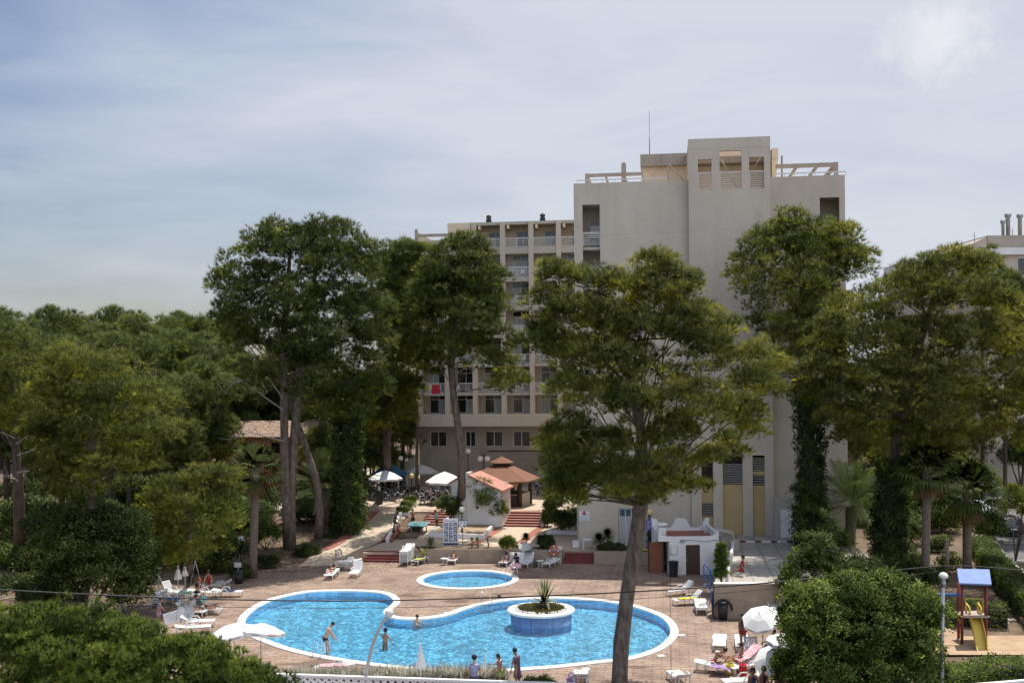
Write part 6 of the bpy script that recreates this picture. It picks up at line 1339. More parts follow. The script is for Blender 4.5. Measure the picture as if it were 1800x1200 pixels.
# ------------------------------------------------------------------ pool furniture
def lounger_proto(back, name='sun_lounger', mat='plastic'):
    """foot at +x, head at -x; back = backrest angle in degrees"""
    t = thing(name, 'white plastic sun lounger', 'sun lounger', (0, 0, -50))
    def panel(x0, x1, nm):
        m = MB()
        for sg in (-1, 1): m.bb((x0, sg * .30 - .035, -.02), (x1, sg * .30 + .035, .02))
        m.bb((x0, -.264, -.018), (x0 + .06, .264, .018)); m.bb((x1 - .06, -.264, -.018), (x1, .264, .018))
        k = 7
        for i in range(k):
            y = -.225 + .45 * i / (k - 1); m.bb((x0 + .06, y - .026, -.012), (x1 - .06, y + .026, .013))
        return m
    z = .36
    m = panel(-.30, .95, 'seat'); m.v = [(x, y, q + z - .05 * max(0, (x - .5)) ) for x, y, q in m.v]; m.build('seat', mat, t)
    m = panel(0, .70, 'backrest'); a = R(back); m.v = [(-.305 - x * math.cos(a) - q * math.sin(a) * .0, y, z + x * math.sin(a) + q) for x, y, q in m.v]; m.build('backrest', mat, t)
    for sg in (-1, 1):
        y = sg * .35
        MB().tube([(.12, y, .05), (.08, y, .42), (-.05, y, .56), (-.33, y, .56), (-.46, y, .40), (-.5, y, .05)], .028, 6).build('armrest', mat, t)
        MB().tube([(.86, sg * .29, .33), (.9, sg * .31, .02)], [.035, .028], 6).build('leg', mat, t)
        if back < 20: MB().tube([(-.86, sg * .29, .34 + .6 * math.sin(a)), (-.9, sg * .31, .02)], [.035, .028], 6).build('leg', mat, t)
        else: MB().tube([(-.3 - .5 * math.cos(a), sg * .26, z + .5 * math.sin(a)), (-.78, sg * .28, .02)], [.022, .022], 6).build('leg', mat, t)
    return t
LP = {}
GL = 'white sun loungers round the pools'
used_lp = set()
def lng(px, py, head, back, label, z=0.0, dz=0.0, rot=None, p=None, group=None, mat='plastic'):
    """head: compass heading (degrees, 0 = picture right, 90 = away) of the head end"""
    key = (back, mat)
    q = Vector(p) if p is not None else P(px, py, z); q.z += dz; rz = R(head + 180)
    if key not in LP: 
        LP[key] = lounger_proto(back, mat=mat); o = LP[key]; o.location = q; o.rotation_euler = rot or (0, 0, rz); o['label'] = label; o['group'] = group or GL; return o
    return dup(LP[key], q, rz, label, group or GL, None, rot)
def towel(label, px, py, z, head, ln, w, mat, hang=.0, p=None, back=0, off=0.0, name='towel'):
    q = Vector(p) if p is not None else P(px, py, 0); q.z = z; t = thing(name, label, 'towel', q, R(head + 180)); m = MB(); n = 10; vs = []
    for i in range(n + 1):
        for j in range(7):
            x = -ln / 2 + ln * i / n; y = -w / 2 + w * j / 6; zz = .02 + .014 * math.sin(i * 1.7 + j) + .01 * random.random()
            if hang and i > n - 3: zz -= hang * (i - n + 3) / 3; x -= .1 * (i - n + 3) * hang
            if back: zz += max(0, -(x - off)) * math.tan(R(back))
            vs.append((x, y, zz))
    m.add(vs, [(i * 7 + j, i * 7 + j + 1, (i + 1) * 7 + j + 1, (i + 1) * 7 + j) for i in range(n) for j in range(6)], True); m.add([(x, y, q_ - .012) for x, y, q_ in vs], [(i * 7 + j, (i + 1) * 7 + j, (i + 1) * 7 + j + 1, i * 7 + j + 1) for i in range(n) for j in range(6)], True)
    m.build('cloth', mat, t); return t
# back row under the planter wall
for k in range(9): lng(716, 991, 78, 24, ('lowest lounger of the tall stack against the planter wall' if k == 0 else 'topmost lounger of the tall stack against the planter wall' if k == 8 else 'lounger within the tall stack against the planter wall'), dz=.095 * k, group='loungers in the tall stack by the red steps')
for k in range(4): lng(612, 1001, 4, 10, ('lowest lounger of the low flat stack by the red steps' if k == 0 else 'topmost lounger of the low flat stack by the red steps' if k == 3 else 'lounger within the low flat stack by the red steps'), dz=.1 * k, group='loungers in the low flat stack')
lng(626, 1012, 84, 58, 'empty white lounger with raised back in front of the low flat stack')
lng(583, 1015, 84, 10, 'flat lounger under the prone woman beside the low flat stack')
lng(740, 990, 62, 10, 'flat lounger under the person in a yellow green shirt')
lng(797, 989, 82, 58, 'raised lounger holding the reclining child by the planter wall')
lng(891, 993, 70, 44, 'lounger under the blond sunbather by the wall')
lng(911, 996, 76, 58, 'raised lounger behind the dark haired person with pink towel')
lng(927, 995, 72, 58, 'raised lounger with dark green cloth over its back')
lng(969, 995, 62, 10, 'empty flat lounger under the red lifebuoy')
# left group
for k in range(4): lng(280, 1063, 95, 10, ('lowest lounger of the left corner stack' if k == 0 else 'topmost lounger of the left corner stack' if k == 3 else 'lounger within the left corner stack'), dz=.1 * k, group='loungers in the left corner stack')
lng(304, 1048, 150, 58, 'raised lounger behind the left corner stack')
lng(326, 1053, 185, 10, 'flat lounger with green cloth beneath the closed parasols')
lng(362, 1049, 178, 10, 'flat lounger beside the orange haired woman')
lng(382, 1036, 15, 24, 'lounger with half raised back behind the seated woman', mat='plasticgrey')
lng(306, 1062, 170, 24, 'lounger covered by the blue towel in the left group')
lng(362, 1079, 176, 44, 'lounger under the reclining person with the turquoise fan')
lng(335, 1083, 170, 44, 'lounger under the grey haired sunbather')
o = lng(318, 1098, 130, 58, 'grey lounger tipped up on its side among the left group', dz=.5, rot=(R(-62), R(12), R(205)), mat='plasticgrey')
lng(348, 1101, 190, 24, 'white lounger nearest the pool in the left group')
lng(340, 1112, 200, 10, 'white lounger half hidden by the near pine crown')
lng(400, 1048, 178, 10, 'flat lounger with dark blue towel right of the orange haired woman')
# right groups
lng(1196, 1045, 22, 44, 'raised lounger standing across the deck left of the blue hoist')
lng(1210, 1062, 14, 44, 'lounger with the yellow towel below the blue hoist')
for k in range(2): lng(1232, 1075, 84, 10, 'flat lounger in the pair facing the bin' + (' lying on top' if k else ' lying beneath'), dz=.11 * k)
for k in range(4): lng(1361, 1089, 96, 24, ('lowest lounger of the stack by the retaining wall' if k == 0 else 'topmost lounger of the stack by the retaining wall' if k == 3 else 'lounger within the stack by the retaining wall'), dz=.15 * k, group='loungers in the stack by the retaining wall')
lng(1328, 1098, 80, 10, 'flat lounger behind the tilted white parasol')
lng(1265, 1138, 78, 10, 'flat empty lounger left of the standing bikini woman')
lng(1304, 1139, 80, 10, 'flat lounger right behind the standing bikini woman')
lng(1258, 1180, 163, 10, 'lounger under the woman sitting with bent back')
lng(1309, 1180, 32, 44, 'lounger with pink towel and the red bag')
lng(1322, 1158, 84, 58, 'raised lounger showing its slatted back to the pool', mat='plasticgrey')
lng(1360, 1155, 25, 24, 'lounger under the man hugging his knee')
lng(1306, 1207, 10, 10, 'white lounger at the bottom edge by the two heads')
lng(1338, 1202, 60, 24, 'white lounger under the rear white parasol pair')
lng(1021, 1199, 266, 24, 'white lounger at the bottom edge left of the thick pine trunk')
lng(1194, 1200, 280, 24, 'white lounger at the bottom edge right of the thick pine trunk')
lng(588, 1183, 10, 10, 'lounger with pink and white towel by the reeds')
towel('pink and white towel spread on the lounger by the reeds', 586, 1183, .40, 10, 1.3, .6, 'c_pink')
towel('yellow towel draped on the lounger below the blue hoist', 1213, 1062, .39, 14, 1.5, .5, 'c_yellow', 0, None, 40, -.25)
towel('yellow green towel on the lounger by the planter wall', 738, 991, .40, 62, 1.2, .55, 'c_lime')
towel('dark green cloth over the back of the raised lounger', 929, 993, 1.0, 72, .5, .55, 'c_dgreen')
towel('purple and pink towel at the foot of the raised lounger', 909, 1000, .40, 76, .7, .7, 'c_pink', .3)
towel('lavender towel on the reclining child lounger', 797, 988, .42, 82, 1.3, .5, 'c_lav', 0, None, 55, -.25)
towel('bright blue towel on the left group lounger', 303, 1063, .42, 170, 1.5, .75, 'c_blue', .3)
towel('dark blue towel on the flat lounger right of the orange hair', 402, 1048, .40, 178, .8, .6, 'c_navy')
towel('green cloth on the flat lounger below the closed parasols', 331, 1052, .41, 185, .5, .4, 'c_green2')
towel('pink and violet towel over the raised lounger back', 1314, 1176, .62, 32, 1.4, .6, 'c_pink', .1, None, 30, .1)
towel('patterned violet towel hanging off the sitting woman lounger', 1268, 1186, .40, 163, 1.0, .62, 'c_violet', .2)
towel('red and green towel under the prone woman', 583, 1009, .40, 84, .7, .62, 'c_redgreen')
towel('red towel hung on the hotel balcony railing', 0, 0, 0, 0, .9, 1.0, 'c_red', p=(0, 0, 0)).location = D(766, 684, 118.4)
bpy.data.objects[[o_.name for o_ in bpy.data.objects if o_.get('label', '').startswith('red towel hung')][0]].rotation_euler = (R(90), 0, R(-7))
def bag(label, px, py, h, w, mat, z=0):
    b = P(px, py, z); t = thing('bag', label, 'bag', b, random.uniform(0, 1)); m = MB(); m.lathe([(w * .42, 0), (w * .5, h * .2), (w * .52, h * .7), (w * .45, h), (w * .40, h), (w * .42, h * .6)], (0, 0, 0), 10); m.v = [(x, y * .55, q) for x, y, q in m.v]; m.build('bag_body', mat, t)
    for s in (-1, 1): MB().tube([(-w * .3, s * .05, h), (-w * .2, s * .06, h + .18), (w * .2, s * .06, h + .18), (w * .3, s * .05, h)], .015, 5).build('handle', mat, t)
bag('bright red beach bag standing by the pink towel lounger', 1306, 1189, .62, .5, 'red'); bag('yellow beach bag between the two sitting women', 1283, 1184, .5, .5, 'c_yellow')
bag('dark striped bag beside the white side table', 941, 997, .45, .4, 'c_olive'); bag('green bag beside the prone woman', 593, 1009, .45, .4, 'c_green2')
bag('small dark blue bag under the lounger by the reeds', 1005, 1200, .3, .5, 'c_violet')
def side_table(label, px, py):
    b = P(px, py); t = thing('side_table', label, 'table', b); MB().lathe([(.28, .44), (.3, .46), (.29, .49), (.05, .49)], (0, 0, 0), 14).build('table_top', 'plastic', t)
    for a in (0, 2.09, 4.19): MB().tube([(.08 * math.cos(a), .08 * math.sin(a), .45), (.2 * math.cos(a), .2 * math.sin(a), .0)], .022, 6).build('leg', 'plastic', t)
side_table('round white side table left of the empty flat lounger', 949, 996); side_table('small white side table left of the reclining child', 781, 992)

# parasols
def parasol(label, px, py, r, hgt, tilt=(0, 0), z=0, mat='fabric', base=True, p=None, pole_top=None, name='parasol', sides=8, rise=.42, rz=0):
    b = Vector(p) if p is not None else P(px, py, z); t = thing(name, label, 'parasol', b, rz)
    M_ = Euler((R(tilt[0]), R(tilt[1]), 0)).to_matrix(); top = Vector((0, 0, hgt))
    pj = Vector((0, 0, hgt - .45)); m = MB(); m.tube([(0, 0, 0), pj, pj + M_ @ Vector((0, 0, .45 + rise + .04))], .022, 8); m.build('pole', 'metal', t)
    m = MB(); vs = [pj + M_ @ Vector((0, 0, .45 + rise))]; n = sides; fs = []
    rows = [(.5, .62), (1, .0)]
    for rr, zz in rows:
        for j in range(n * 2):
            a = math.pi * j / n; k = 1 if j % 2 == 0 else math.cos(math.pi / n) * (.99)
            vs.append(pj + M_ @ Vector((r * rr * k * math.cos(a), r * rr * k * math.sin(a), .45 + rise * zz - (.0 if j % 2 == 0 else -.02) * rr)))
    N = n * 2
    fs += [(0, 1 + j, 1 + (j + 1) % N) for j in range(N)] + [(1 + j, 1 + N + j, 1 + N + (j + 1) % N, 1 + (j + 1) % N) for j in range(N)]
    m.add(vs, fs); m.build('canopy', mat, t)
    m = MB(); vs = []
    for dz_ in (0, -.17):
        for j in range(N):
            a = math.pi * j / n; k = 1 if j % 2 == 0 else math.cos(math.pi / n) * .99; vs.append(pj + M_ @ Vector((r * k * math.cos(a), r * k * math.sin(a), .45 + dz_ + (.02 if j % 2 else 0) - (.02 if dz_ and j % 2 else 0))))
    m.add(vs, [(j, j + N, (j + 1) % N + N, (j + 1) % N) for j in range(N)]); m.build('valance', mat, t)
    for j in range(0, n):      # printed marks on each valance panel, too small to read
        a0, a1 = 2 * math.pi * j / n, 2 * math.pi * (j + 1) / n; m = MB(); A = Vector((math.cos(a0), math.sin(a0), 0)) * r; B = Vector((math.cos(a1), math.sin(a1), 0)) * r
        for q in range(7):
            f0 = .28 + q * .066; f1 = f0 + .042; o_ = 1.006; u0, u1 = A.lerp(B, f0) * o_, A.lerp(B, f1) * o_
            m.add([pj + M_ @ Vector((u.x, u.y, .45 + z_)) for u, z_ in ((u0, -.05), (u1, -.05), (u1, -.11), (u0, -.11))], [(0, 1, 2, 3)])
        m.build('valance_print', 'mark', t)
    for j in range(n):
        a = 2 * math.pi * j / n; MB().tube([pj + M_ @ Vector((0, 0, .3)), pj + M_ @ Vector((r * .5 * math.cos(a), r * .5 * math.sin(a), .45 + rise * .55))], .008, 4).build('rib', 'metal', t)
    if base: MB().lathe([(.28, 0), (.3, .03), (.26, .08), (.06, .1), (.05, .25)], (0, 0, 0), 14).build('base', 'plastic', t)
    return t
parasol('left of two open white parasols by the near pine crown', 412, 1172, 1.15, 1.75, (4, -8))
parasol('right of two open white parasols overlapping the pool edge', 459, 1172, 1.15, 1.75, (-6, 8), rz=.3)
parasol('tilted open white parasol beside the bikini woman', 1341, 1149, .98, 1.9, (22, -22), rz=.2)
parasol('open white parasol in front of the glossy shrub', 1379, 1212, .9, 2.15, (6, 8))
parasol('low white parasol leaning behind the two heads at the bottom', 1364, 1206, .92, 1.35, (28, -34), rz=.4)
parasol('tilted pale violet parasol behind the raised loungers', 921, 987, .72, 1.15, (24, 26), mat='fabricgrey')
def closed_parasol(label, px, py, h, ln, r, base=True):
    b = P(px, py); t = thing('closed_parasol', label, 'parasol', b); MB().tube([(0, 0, 0), (0, 0, h)], .022, 8).build('pole', 'plastic', t); m = MB(); n = 16; vs = []
    rows = [(.03, h - .02), (r * .35, h - ln * .35), (r * .75, h - ln * .75), (r, h - ln * .95), (r * .85, h - ln)]
    for q, z in rows:
        for j in range(n): k = q * (1 if j % 2 else .72); a = 2 * math.pi * j / n; vs.append((k * math.cos(a), k * math.sin(a), z))
    m.add(vs, [(i * n + j, i * n + (j + 1) % n, (i + 1) * n + (j + 1) % n, (i + 1) * n + j) for i in range(len(rows) - 1) for j in range(n)] + [tuple(reversed(range(n))), tuple((len(rows) - 1) * n + j for j in range(n))]); m.build('canopy', 'fabric', t)
    if base: MB().lathe([(.42, 0), (.45, .04), (.4, .1), (.06, .12)], (0, 0, 0), 16).build('base', 'plastic', t)
closed_parasol('left of two closed white parasols by the left fence', 313, 1043, 1.95, 1.0, .26, False)
closed_parasol('right of two closed white parasols by the left fence', 325.5, 1038, 1.95, .95, .24)
closed_parasol('closed white parasol standing at the near pool edge', 740, 1208, 2.05, 1.15, .27)

# handrails
def ladder(label, pts_px, dirv, z=0.05, up=.75):
    t = thing('pool_ladder', label, 'ladder', P(*pts_px[0])); d_ = Vector(dirv).normalized()
    for px, py in pts_px:
        p = P(px, py, z); m = MB(); m.tube([p, p + Vector((0, 0, up * .7)), p + d_ * .12 + Vector((0, 0, up * .93)), p + d_ * .32 + Vector((0, 0, up)), p + d_ * .52 + Vector((0, 0, up * .88)), p + d_ * .62 + Vector((0, 0, up * .5)), p + d_ * .64 + Vector((0, 0, -.9))], .024, 8); m.build('handrail', 'chrome', t, True)
    a, b = P(*pts_px[0], z), P(*pts_px[1], z); c = (a + b) / 2 + d_ * .64
    for zz in (-.25, -.5, -.75): MB().box((c.x, c.y, zz), ((b - a).length, .08, .03), (0, 0, math.atan2((b - a).y, (b - a).x))).build('step', 'chrome', t, True)
ladder('chrome ladder used by the man climbing into the pool', [(550, 1152.5), (563, 1155)], (.25, 1, 0)); ladder('chrome ladder at the near pool edge beside the plaid shirt', [(834, 1181), (852, 1181)], (0, 1, 0), up=.95)
ladder('chrome ladder at the far pool edge left of the island', [(845, 1058), (861, 1056.5)], (.2, -1, 0)); ladder('chrome ladder on the right side of the paddling pool', [(904, 1010), (910, 1014)], (-1, -.2, 0), up=.7)

# lamps
def globe_lamp(label, px, base_y, z, globe_px, r=.26, mat='globe', p=None):
    b = P(px, base_y, z) if p is None else p; g = D(*globe_px, b.y); t = thing('globe_lamp', label, 'lamp', b); h = g.z - b.z
    MB().tube([(0, 0, 0), (g.x - b.x, 0, h - r)], [.06, .045], 8).build('post', 'black', t); MB().sphere((g.x - b.x, 0, h), r, 18, 12).build('globe', mat, t); MB().lathe([(.1, 0), (.13, .05), (.07, .12)], (g.x - b.x, 0, h - r - .06), 10).build('collar', 'black', t)
globe_lamp('white globe lamp in front of the shaggy fan palm', 424, 1004, .1, (424, 948), .25); globe_lamp('white globe lamp beside the leaning pine trunk', 561, 942, .75, (561, 892), .24)
globe_lamp('yellowed globe lamp in front of the cafe tables', 723, 884, UT, (723.5, 836), .25, 'globeyellow'); globe_lamp('cream globe lamp rising behind the pictogram board', 812, 936, .9, (812, 895), .25)
globe_lamp('cream globe lamp in front of the nurse wall', 1139, 968, LT, (1142, 900), .26, 'globeyellow'); globe_lamp('white globe lamp above the blue gazebo', 704, 866, UT, (704, 805.5), .28); globe_lamp('dim globe lamp right of the curved pine trunk', 823, 868, UT, (822.5, 793), .28)
b = P(851, 872, UT); t = thing('twin_globe_lamp', 'twin white globe lamp behind the pink roof', 'lamp', b); g = D(851, 806, b.y); h = g.z - b.z; MB().tube([(0, 0, 0), (0, 0, h + .5)], [.07, .05], 8).build('post', 'black', t)
for s in (-1, 1):
    MB().tube([(0, 0, h + .3), (s * .2, 0, h + .42), (s * .36, 0, h + .3)], .03, 6).build('arm', 'black', t); MB().sphere((s * .36, 0, h), .29, 16, 10).build('globe', 'globe', t)
m = MB(); m.tube([(-.25, 0, h + .5), (-.2, 0, h + .85)], .02, 5).tube([(.25, 0, h + .5), (.2, 0, h + .85)], .02, 5); m.build('finial', 'black', t)
# tall street lamps near the camera
dl = 50.4; b = Vector((D(645, 1215, dl).x, dl, 0)); t = thing('street_lamp', 'curved steel lamp post with white globe in front of the pool', 'street lamp', b)
pl = [(643, 1226), (643.5, 1195), (647, 1165), (654, 1135), (664, 1110), (676, 1088), (682, 1081)]; MB().tube([D(x, y, dl) for x, y in pl], [.09, .085, .08, .075, .07, .06, .05], 10).build('post', 'galv', t, True)
MB().sphere(D(684, 1077, dl), .2, 16, 10).build('globe', 'globe', t, True)
dl = 47; b = Vector((D(1655, 1240, dl).x, dl, 0)); t = thing('street_lamp', 'straight steel lamp post with pale cap beside the round shrub', 'street lamp', b); MB().tube([b, D(1656, 1130, dl), D(1658, 1016, dl)], [.1, .085, .07], 10).build('post', 'galv', t, True)
g = D(1658.5, 1012, dl); MB().lathe([(.05, -.14), (.2, -.04), (.2, .02), (.14, .12), (.03, .17)], g, 14).build('lamp_head', 'globe', t, True); MB().lathe([(.1, 0), (.1, .25)], g - Vector((0, 0, .45)), 10).build('collar', 'metal', t, True)
# wires
def wire(label, pts, r):
    t = thing('overhead_wire', label, 'wire', D(*pts[0])); m = MB(); k = [D(*p) for p in pts]; out = []
    for i in range(len(k) - 1):
        a, b_, c, d_ = k[max(i - 1, 0)], k[i], k[i + 1], k[min(i + 2, len(k) - 1)]
        for j in range(8): q = j / 8; out.append(.5 * ((2 * b_) + (c - a) * q + (2 * a - 5 * b_ + 4 * c - d_) * q * q + (3 * b_ - a - 3 * c + d_) * q ** 3))
    out.append(k[-1]); m.tube(out, r, 6); m.build('cable', 'black', t, True)
wire('thick dark cable crossing low in front of the pool', [(-60, 1033, 40), (200, 1046, 42), (398, 1053, 43.5), (620, 1055.5, 45), (790, 1052, 46), (1000, 1045, 47), (1240, 1032, 48), (1380, 1021, 48.3), (1540, 1005, 48), (1657, 994, 47.2)], .028)
wire('dark cable running right from the straight lamp post', [(1657, 994, 47.2), (1730, 996, 47), (1860, 1009, 46)], .024); wire('thin lower cable crossing in front of the pool', [(-60, 1052, 40), (220, 1062, 42), (430, 1067, 43.5), (700, 1067, 45.5), (1000, 1058, 47), (1240, 1044, 48), (1400, 1030, 48.3), (1657, 1004, 47.2)], .011)
# pierced white wall
def pierced(label, a, b, h):
    A, B = P(*a), P(*b); L_ = (B - A).length; t = thing('pierced_wall', label, 'wall', A, math.atan2(B.y - A.y, B.x - A.x)); m = MB(); m.bb((0, 0, -.3), (L_, .14, .2)); m.bb((-.02, -.03, h - .1), (L_ + .02, .17, h)); n = int(L_ / .34); s = L_ / n; rows = 2 if h < .95 else 3; hh = (h - .3) / rows
    for i in range(n):
        for r in range(rows):
            cx, cz = (i + .5) * s, .2 + (r + .5) * hh; rr = min(s, hh) * .33; k = 12; vs = []
            for y in (.02, .12):
                for q in range(k):
                    a_ = 2 * math.pi * (q + .5) / k; c_, s_ = math.cos(a_), math.sin(a_); f = 1 / max(abs(c_) / (s / 2), abs(s_) / (hh / 2)); vs += [(cx + rr * c_, y, cz + rr * s_), (cx + f * c_, y, cz + f * s_)]
            fs = []
            for q in range(k):
                p0, p1 = 2 * q, 2 * ((q + 1) % k); o_ = 2 * k; fs += [(p0, p0 + 1, p1 + 1, p1), (p0 + o_, p1 + o_, p1 + 1 + o_, p0 + 1 + o_), (p0, p1, p1 + o_, p0 + o_)]
            m.add(vs, fs)
    m.build('wall_body', 'white', t)
pierced('white pierced block wall at the bottom in front of the reeds', (470, 1213), (1010, 1232), .78); pierced('white pierced block wall below the clipped hedge at bottom right', (1712, 1246), (1860, 1233), 1.05)

# signs
def text_mesh(name, s, size, mat, parent, loc, rot=(R(90), 0, 0), align='CENTER'):
    cu = bpy.data.curves.new(name, 'FONT'); cu.body = s; cu.size = size; cu.align_x = align; cu.extrude = .003; cu.resolution_u = 2; tmp = bpy.data.objects.new('tmp', cu); COL.objects.link(tmp)
    dg = bpy.context.evaluated_depsgraph_get(); me = bpy.data.meshes.new_from_object(tmp.evaluated_get(dg)); bpy.data.objects.remove(tmp); me.materials.clear(); me.materials.append(MT[mat]); o = bpy.data.objects.new(name, me); COL.objects.link(o); o.parent = parent; o.location = loc; o.rotation_euler = rot; return o
b = P(793, 959, .9); b.y -= .45; t = thing('information_board', 'tall white board of blue pictograms on the planter wall', 'sign', b); w = 26 * b.y / F; h = 47 * b.y / F
MB().bb((-w / 2, 0, .12), (w / 2, .06, h + .12)).build('panel', 'signwhite', t); MB().bb((-w / 2, -.012, .14), (w / 2, -.001, .3)).build('band', 'signblue', t); text_mesh('lettering', 'Instalaciones', .15, 'signblue', t, (0, -.006, h - .12))
cw = w / 3.25; rh = (h - .58) / 5
for r in range(5):
    for c in range(3):
        x = (c - 1) * cw; z = .42 + (4 - r) * rh; f = MB().bb((x - cw * .38, -.012, z), (x + cw * .38, -.001, z + rh * .8)).build('pictogram', 'signblue', t); m = MB(); s = cw * .36; zc = z + rh * .4; k = (r * 3 + c) % 6
        if k == 0: m.lathe([(.04, -.5 * s), (.04, .2 * s)], (x, -.02, zc), 6).sphere((x, -.02, zc + .45 * s), .045, 8, 6)
        elif k == 1: m.box((x - .05, -.016, zc), (.05, .006, s * 1.2)).box((x + .06, -.016, zc + .03), (.12, .006, .1))
        elif k == 2: m.box((x, -.016, zc), (s * 1.3, .006, .05), (0, R(35), 0)).box((x, -.016, zc - .08), (s * 1.1, .006, .04))
        elif k == 3: m.box((x, -.016, zc - .04), (s * 1.3, .006, .08)).box((x - .08, -.016, zc + .05), (.06, .006, .12))
        elif k == 4: m.box((x, -.016, zc), (.05, .006, s * 1.3), (0, R(30), 0)).sphere((x + .07, -.016, zc + .1), (.045, .006, .045), 8, 6)
        else: m.box((x - .05, -.016, zc), (.04, .006, s * 1.2), (0, R(-28), 0)).box((x + .05, -.016, zc), (.04, .006, s * 1.2), (0, R(28), 0))
        m.build('symbol', 'signwhite', f)
for x in (-w / 2 + .08, w / 2 - .08): MB().bb((x - .02, .02, -.1), (x + .02, .05, .12)).build('leg', 'metal', t)
b = P(814, 960, .95); b.y -= .3; t = thing('small_sign', 'small white sign with blue symbols right of the pictogram board', 'sign', b); z0 = D(814, 927, b.y).z - b.z; z1 = D(814, 913, b.y).z - b.z; MB().tube([(0, .04, 0), (0, .04, z1)], .03, 6).build('post', 'black', t); MB().bb((-.27, 0, z0), (.27, .03, z1)).build('panel', 'signwhite', t)
m = MB(); m.bb((-.27, -.012, z1 - .09), (.27, -.001, z1)); m.box((-.13, -.008, z0 + .38), (.16, .008, .03), (0, R(40), 0)).box((-.13, -.006, z0 + .38), (.16, .006, .03), (0, R(-40), 0)).box((.13, -.008, z0 + .38), (.05, .008, .2), (0, R(-35), 0)).sphere((.13, -.008, z0 + .13), (.08, .008, .08), 10, 6).box((-.13, -.008, z0 + .14), (.2, .008, .03)); m.build('symbols', 'signblue', t)
# nurse sign
b = D(1026.5, 917, 87.55 - .8); t = thing('nurse_sign', 'white nurse station sign with red cross on the annex wall', 'sign', (b.x, b.y, b.z), -HA); s = 18.5 * b.y / F; b_ = (s / 2)
u0, vv0 = hp(1027, 907, -.41); wp = _o + hu * u0 + hv * -.41; t.location = (wp.x, wp.y, hz(1027, 906.5, -.41)); MAT[t.name] = Matrix.LocRotScale(t.location, Euler((0, 0, -HA)), Vector((1, 1, 1)))
MB().bb((-b_, 0, -b_ * .9), (b_, .05, b_ * .9)).build('panel', 'signwhite', t); m = MB(); m.bb((-.06, -.012, .04), (.06, -.002, .38)).bb((-.17, -.01, .15), (.17, -.003, .27)); m.build('red_cross', 'red', t); MB().lathe([(.045, 0), (.045, .01)], (.27, -.008, .06), 8, axis=Euler((R(90), 0, 0)).to_matrix()).build('dot', 'signblue', t)
text_mesh('lettering', 'Enfermería', .155, 'c_teal', t, (0, -.006, -.12)); text_mesh('lettering', 'Infirmary', .155, 'c_teal', t, (0, -.006, -.29))
b = P(1141, 968, LT); t = thing('blue_notice', 'bright blue notice on the globe lamp post by the nurse door', 'sign', (b.x, b.y - .1, D(1142, 922, b.y).z), R(8)); MB().bb((-.22, 0, -.4), (.22, .03, .4)).build('panel', 'signpurple', t); m = MB()
for k in range(6): m.bb((-.17, -.012, .28 - k * .12), (.17 - .06 * (k % 3), -.001, .32 - k * .12))
m.build('text_lines', 'signwhite', t)
# lifebuoys
def lifebuoy(label, c, ang, mat, holder=None, band='signwhite'):
    t = thing('lifebuoy', label, 'lifebuoy', c, ang); vs = []; N, n = 28, 10
    for i in range(N):
        a = 2 * math.pi * i / N
        for j in range(n): q = 2 * math.pi * j / n; rr = .31 + .075 * math.cos(q); vs.append((rr * math.cos(a), .06 * math.sin(q), rr * math.sin(a)))
    MB().add(vs, [(i * n + j, ((i + 1) % N) * n + j, ((i + 1) % N) * n + (j + 1) % n, i * n + (j + 1) % n) for i in range(N) for j in range(n)], True).build('ring', mat, t)
    for k in range(4):
        a = math.pi / 2 * k; ps = [((.31) * math.cos(a + q), 0, .31 * math.sin(a + q)) for q in (-.16, -.08, 0, .08, .16)]; MB().tube(ps, .085, 10).build('band', band, t)
    MB().tube([(0, .05, -.28), (0, .05, .28)], .02, 5).build('hook', 'metal', t)
    return t
lifebuoy('faded red lifebuoy hanging at the right end of the planter wall', D(973.5, 967, P(975, 990).y - .12), 0, 'orange'); 
b = P(596, 990); lifebuoy('white lifebuoy on a post at the low end of the sloping wall', (b.x, b.y, .75), R(62), 'plastic', band='orange')
t = thing('lifebuoy_post', 'short wooden post carrying the white lifebuoy', 'post', (b.x - .22, b.y + .05, 0)); MB().bb((-.06, -.05, 0), (.06, .05, .95)).build('post_shaft', 'raw', t); MB().bb((-.1, -.08, .95), (.1, .08, 1.02)).build('post_cap', 'rust', t)
# bins
def bin_(label, px, py, z, h, r, mat='blackplastic', lid=True, sq=False):
    b = P(px, py, z); t = thing('litter_bin', label, 'bin', b); MB().lathe([(r * .82, 0), (r, h * .9)], (0, 0, 0), 4 if sq else 14, not sq).build('bin_body', mat, t)
    if lid: MB().lathe([(r * 1.08, h * .9), (r * 1.1, h * .95), (r * .9, h), (.03, h * 1.02)], (0, 0, 0), 4 if sq else 14, not sq).build('lid', mat, t)
bin_('black wheelie bin beside the pump house door', 1184, 1013, 0, 1.1, .34, sq=True); bin_('black litter bin against the retaining wall under the hose', 1271, 1088, 0, 1.05, .3); bin_('dark litter bin by the low plants left of the pool', 420, 1025, 0, .85, .32); bin_('dark bin at the left edge of the cafe terrace', 623, 897, UT, .95, .32); bin_('black menu stand box among the left cafe tables', 667, 886, UT, 1.35, .38, sq=True)
b = P(420, 1023); t = thing('notice', 'small white notice above the dark bin left of the pool', 'sign', (b.x, b.y - .25, 1.25)); MB().bb((-.24, 0, -.16), (.24, .03, .16)).build('panel', 'plasticgrey', t); MB().tube([(0, .05, -1.25), (0, .05, .1)], .025, 6).build('post', 'metal', t)
b = P(667, 887, UT); t = thing('menu_card', 'white menu card standing on the black menu stand box', 'sign', (b.x, b.y, UT + 1.38)); MB().bb((-.12, 0, 0), (.12, .02, .4)).build('card', 'signwhite', t); MB().bb((-.15, -.08, -.005), (.15, .1, .015)).build('foot', 'metal', t)
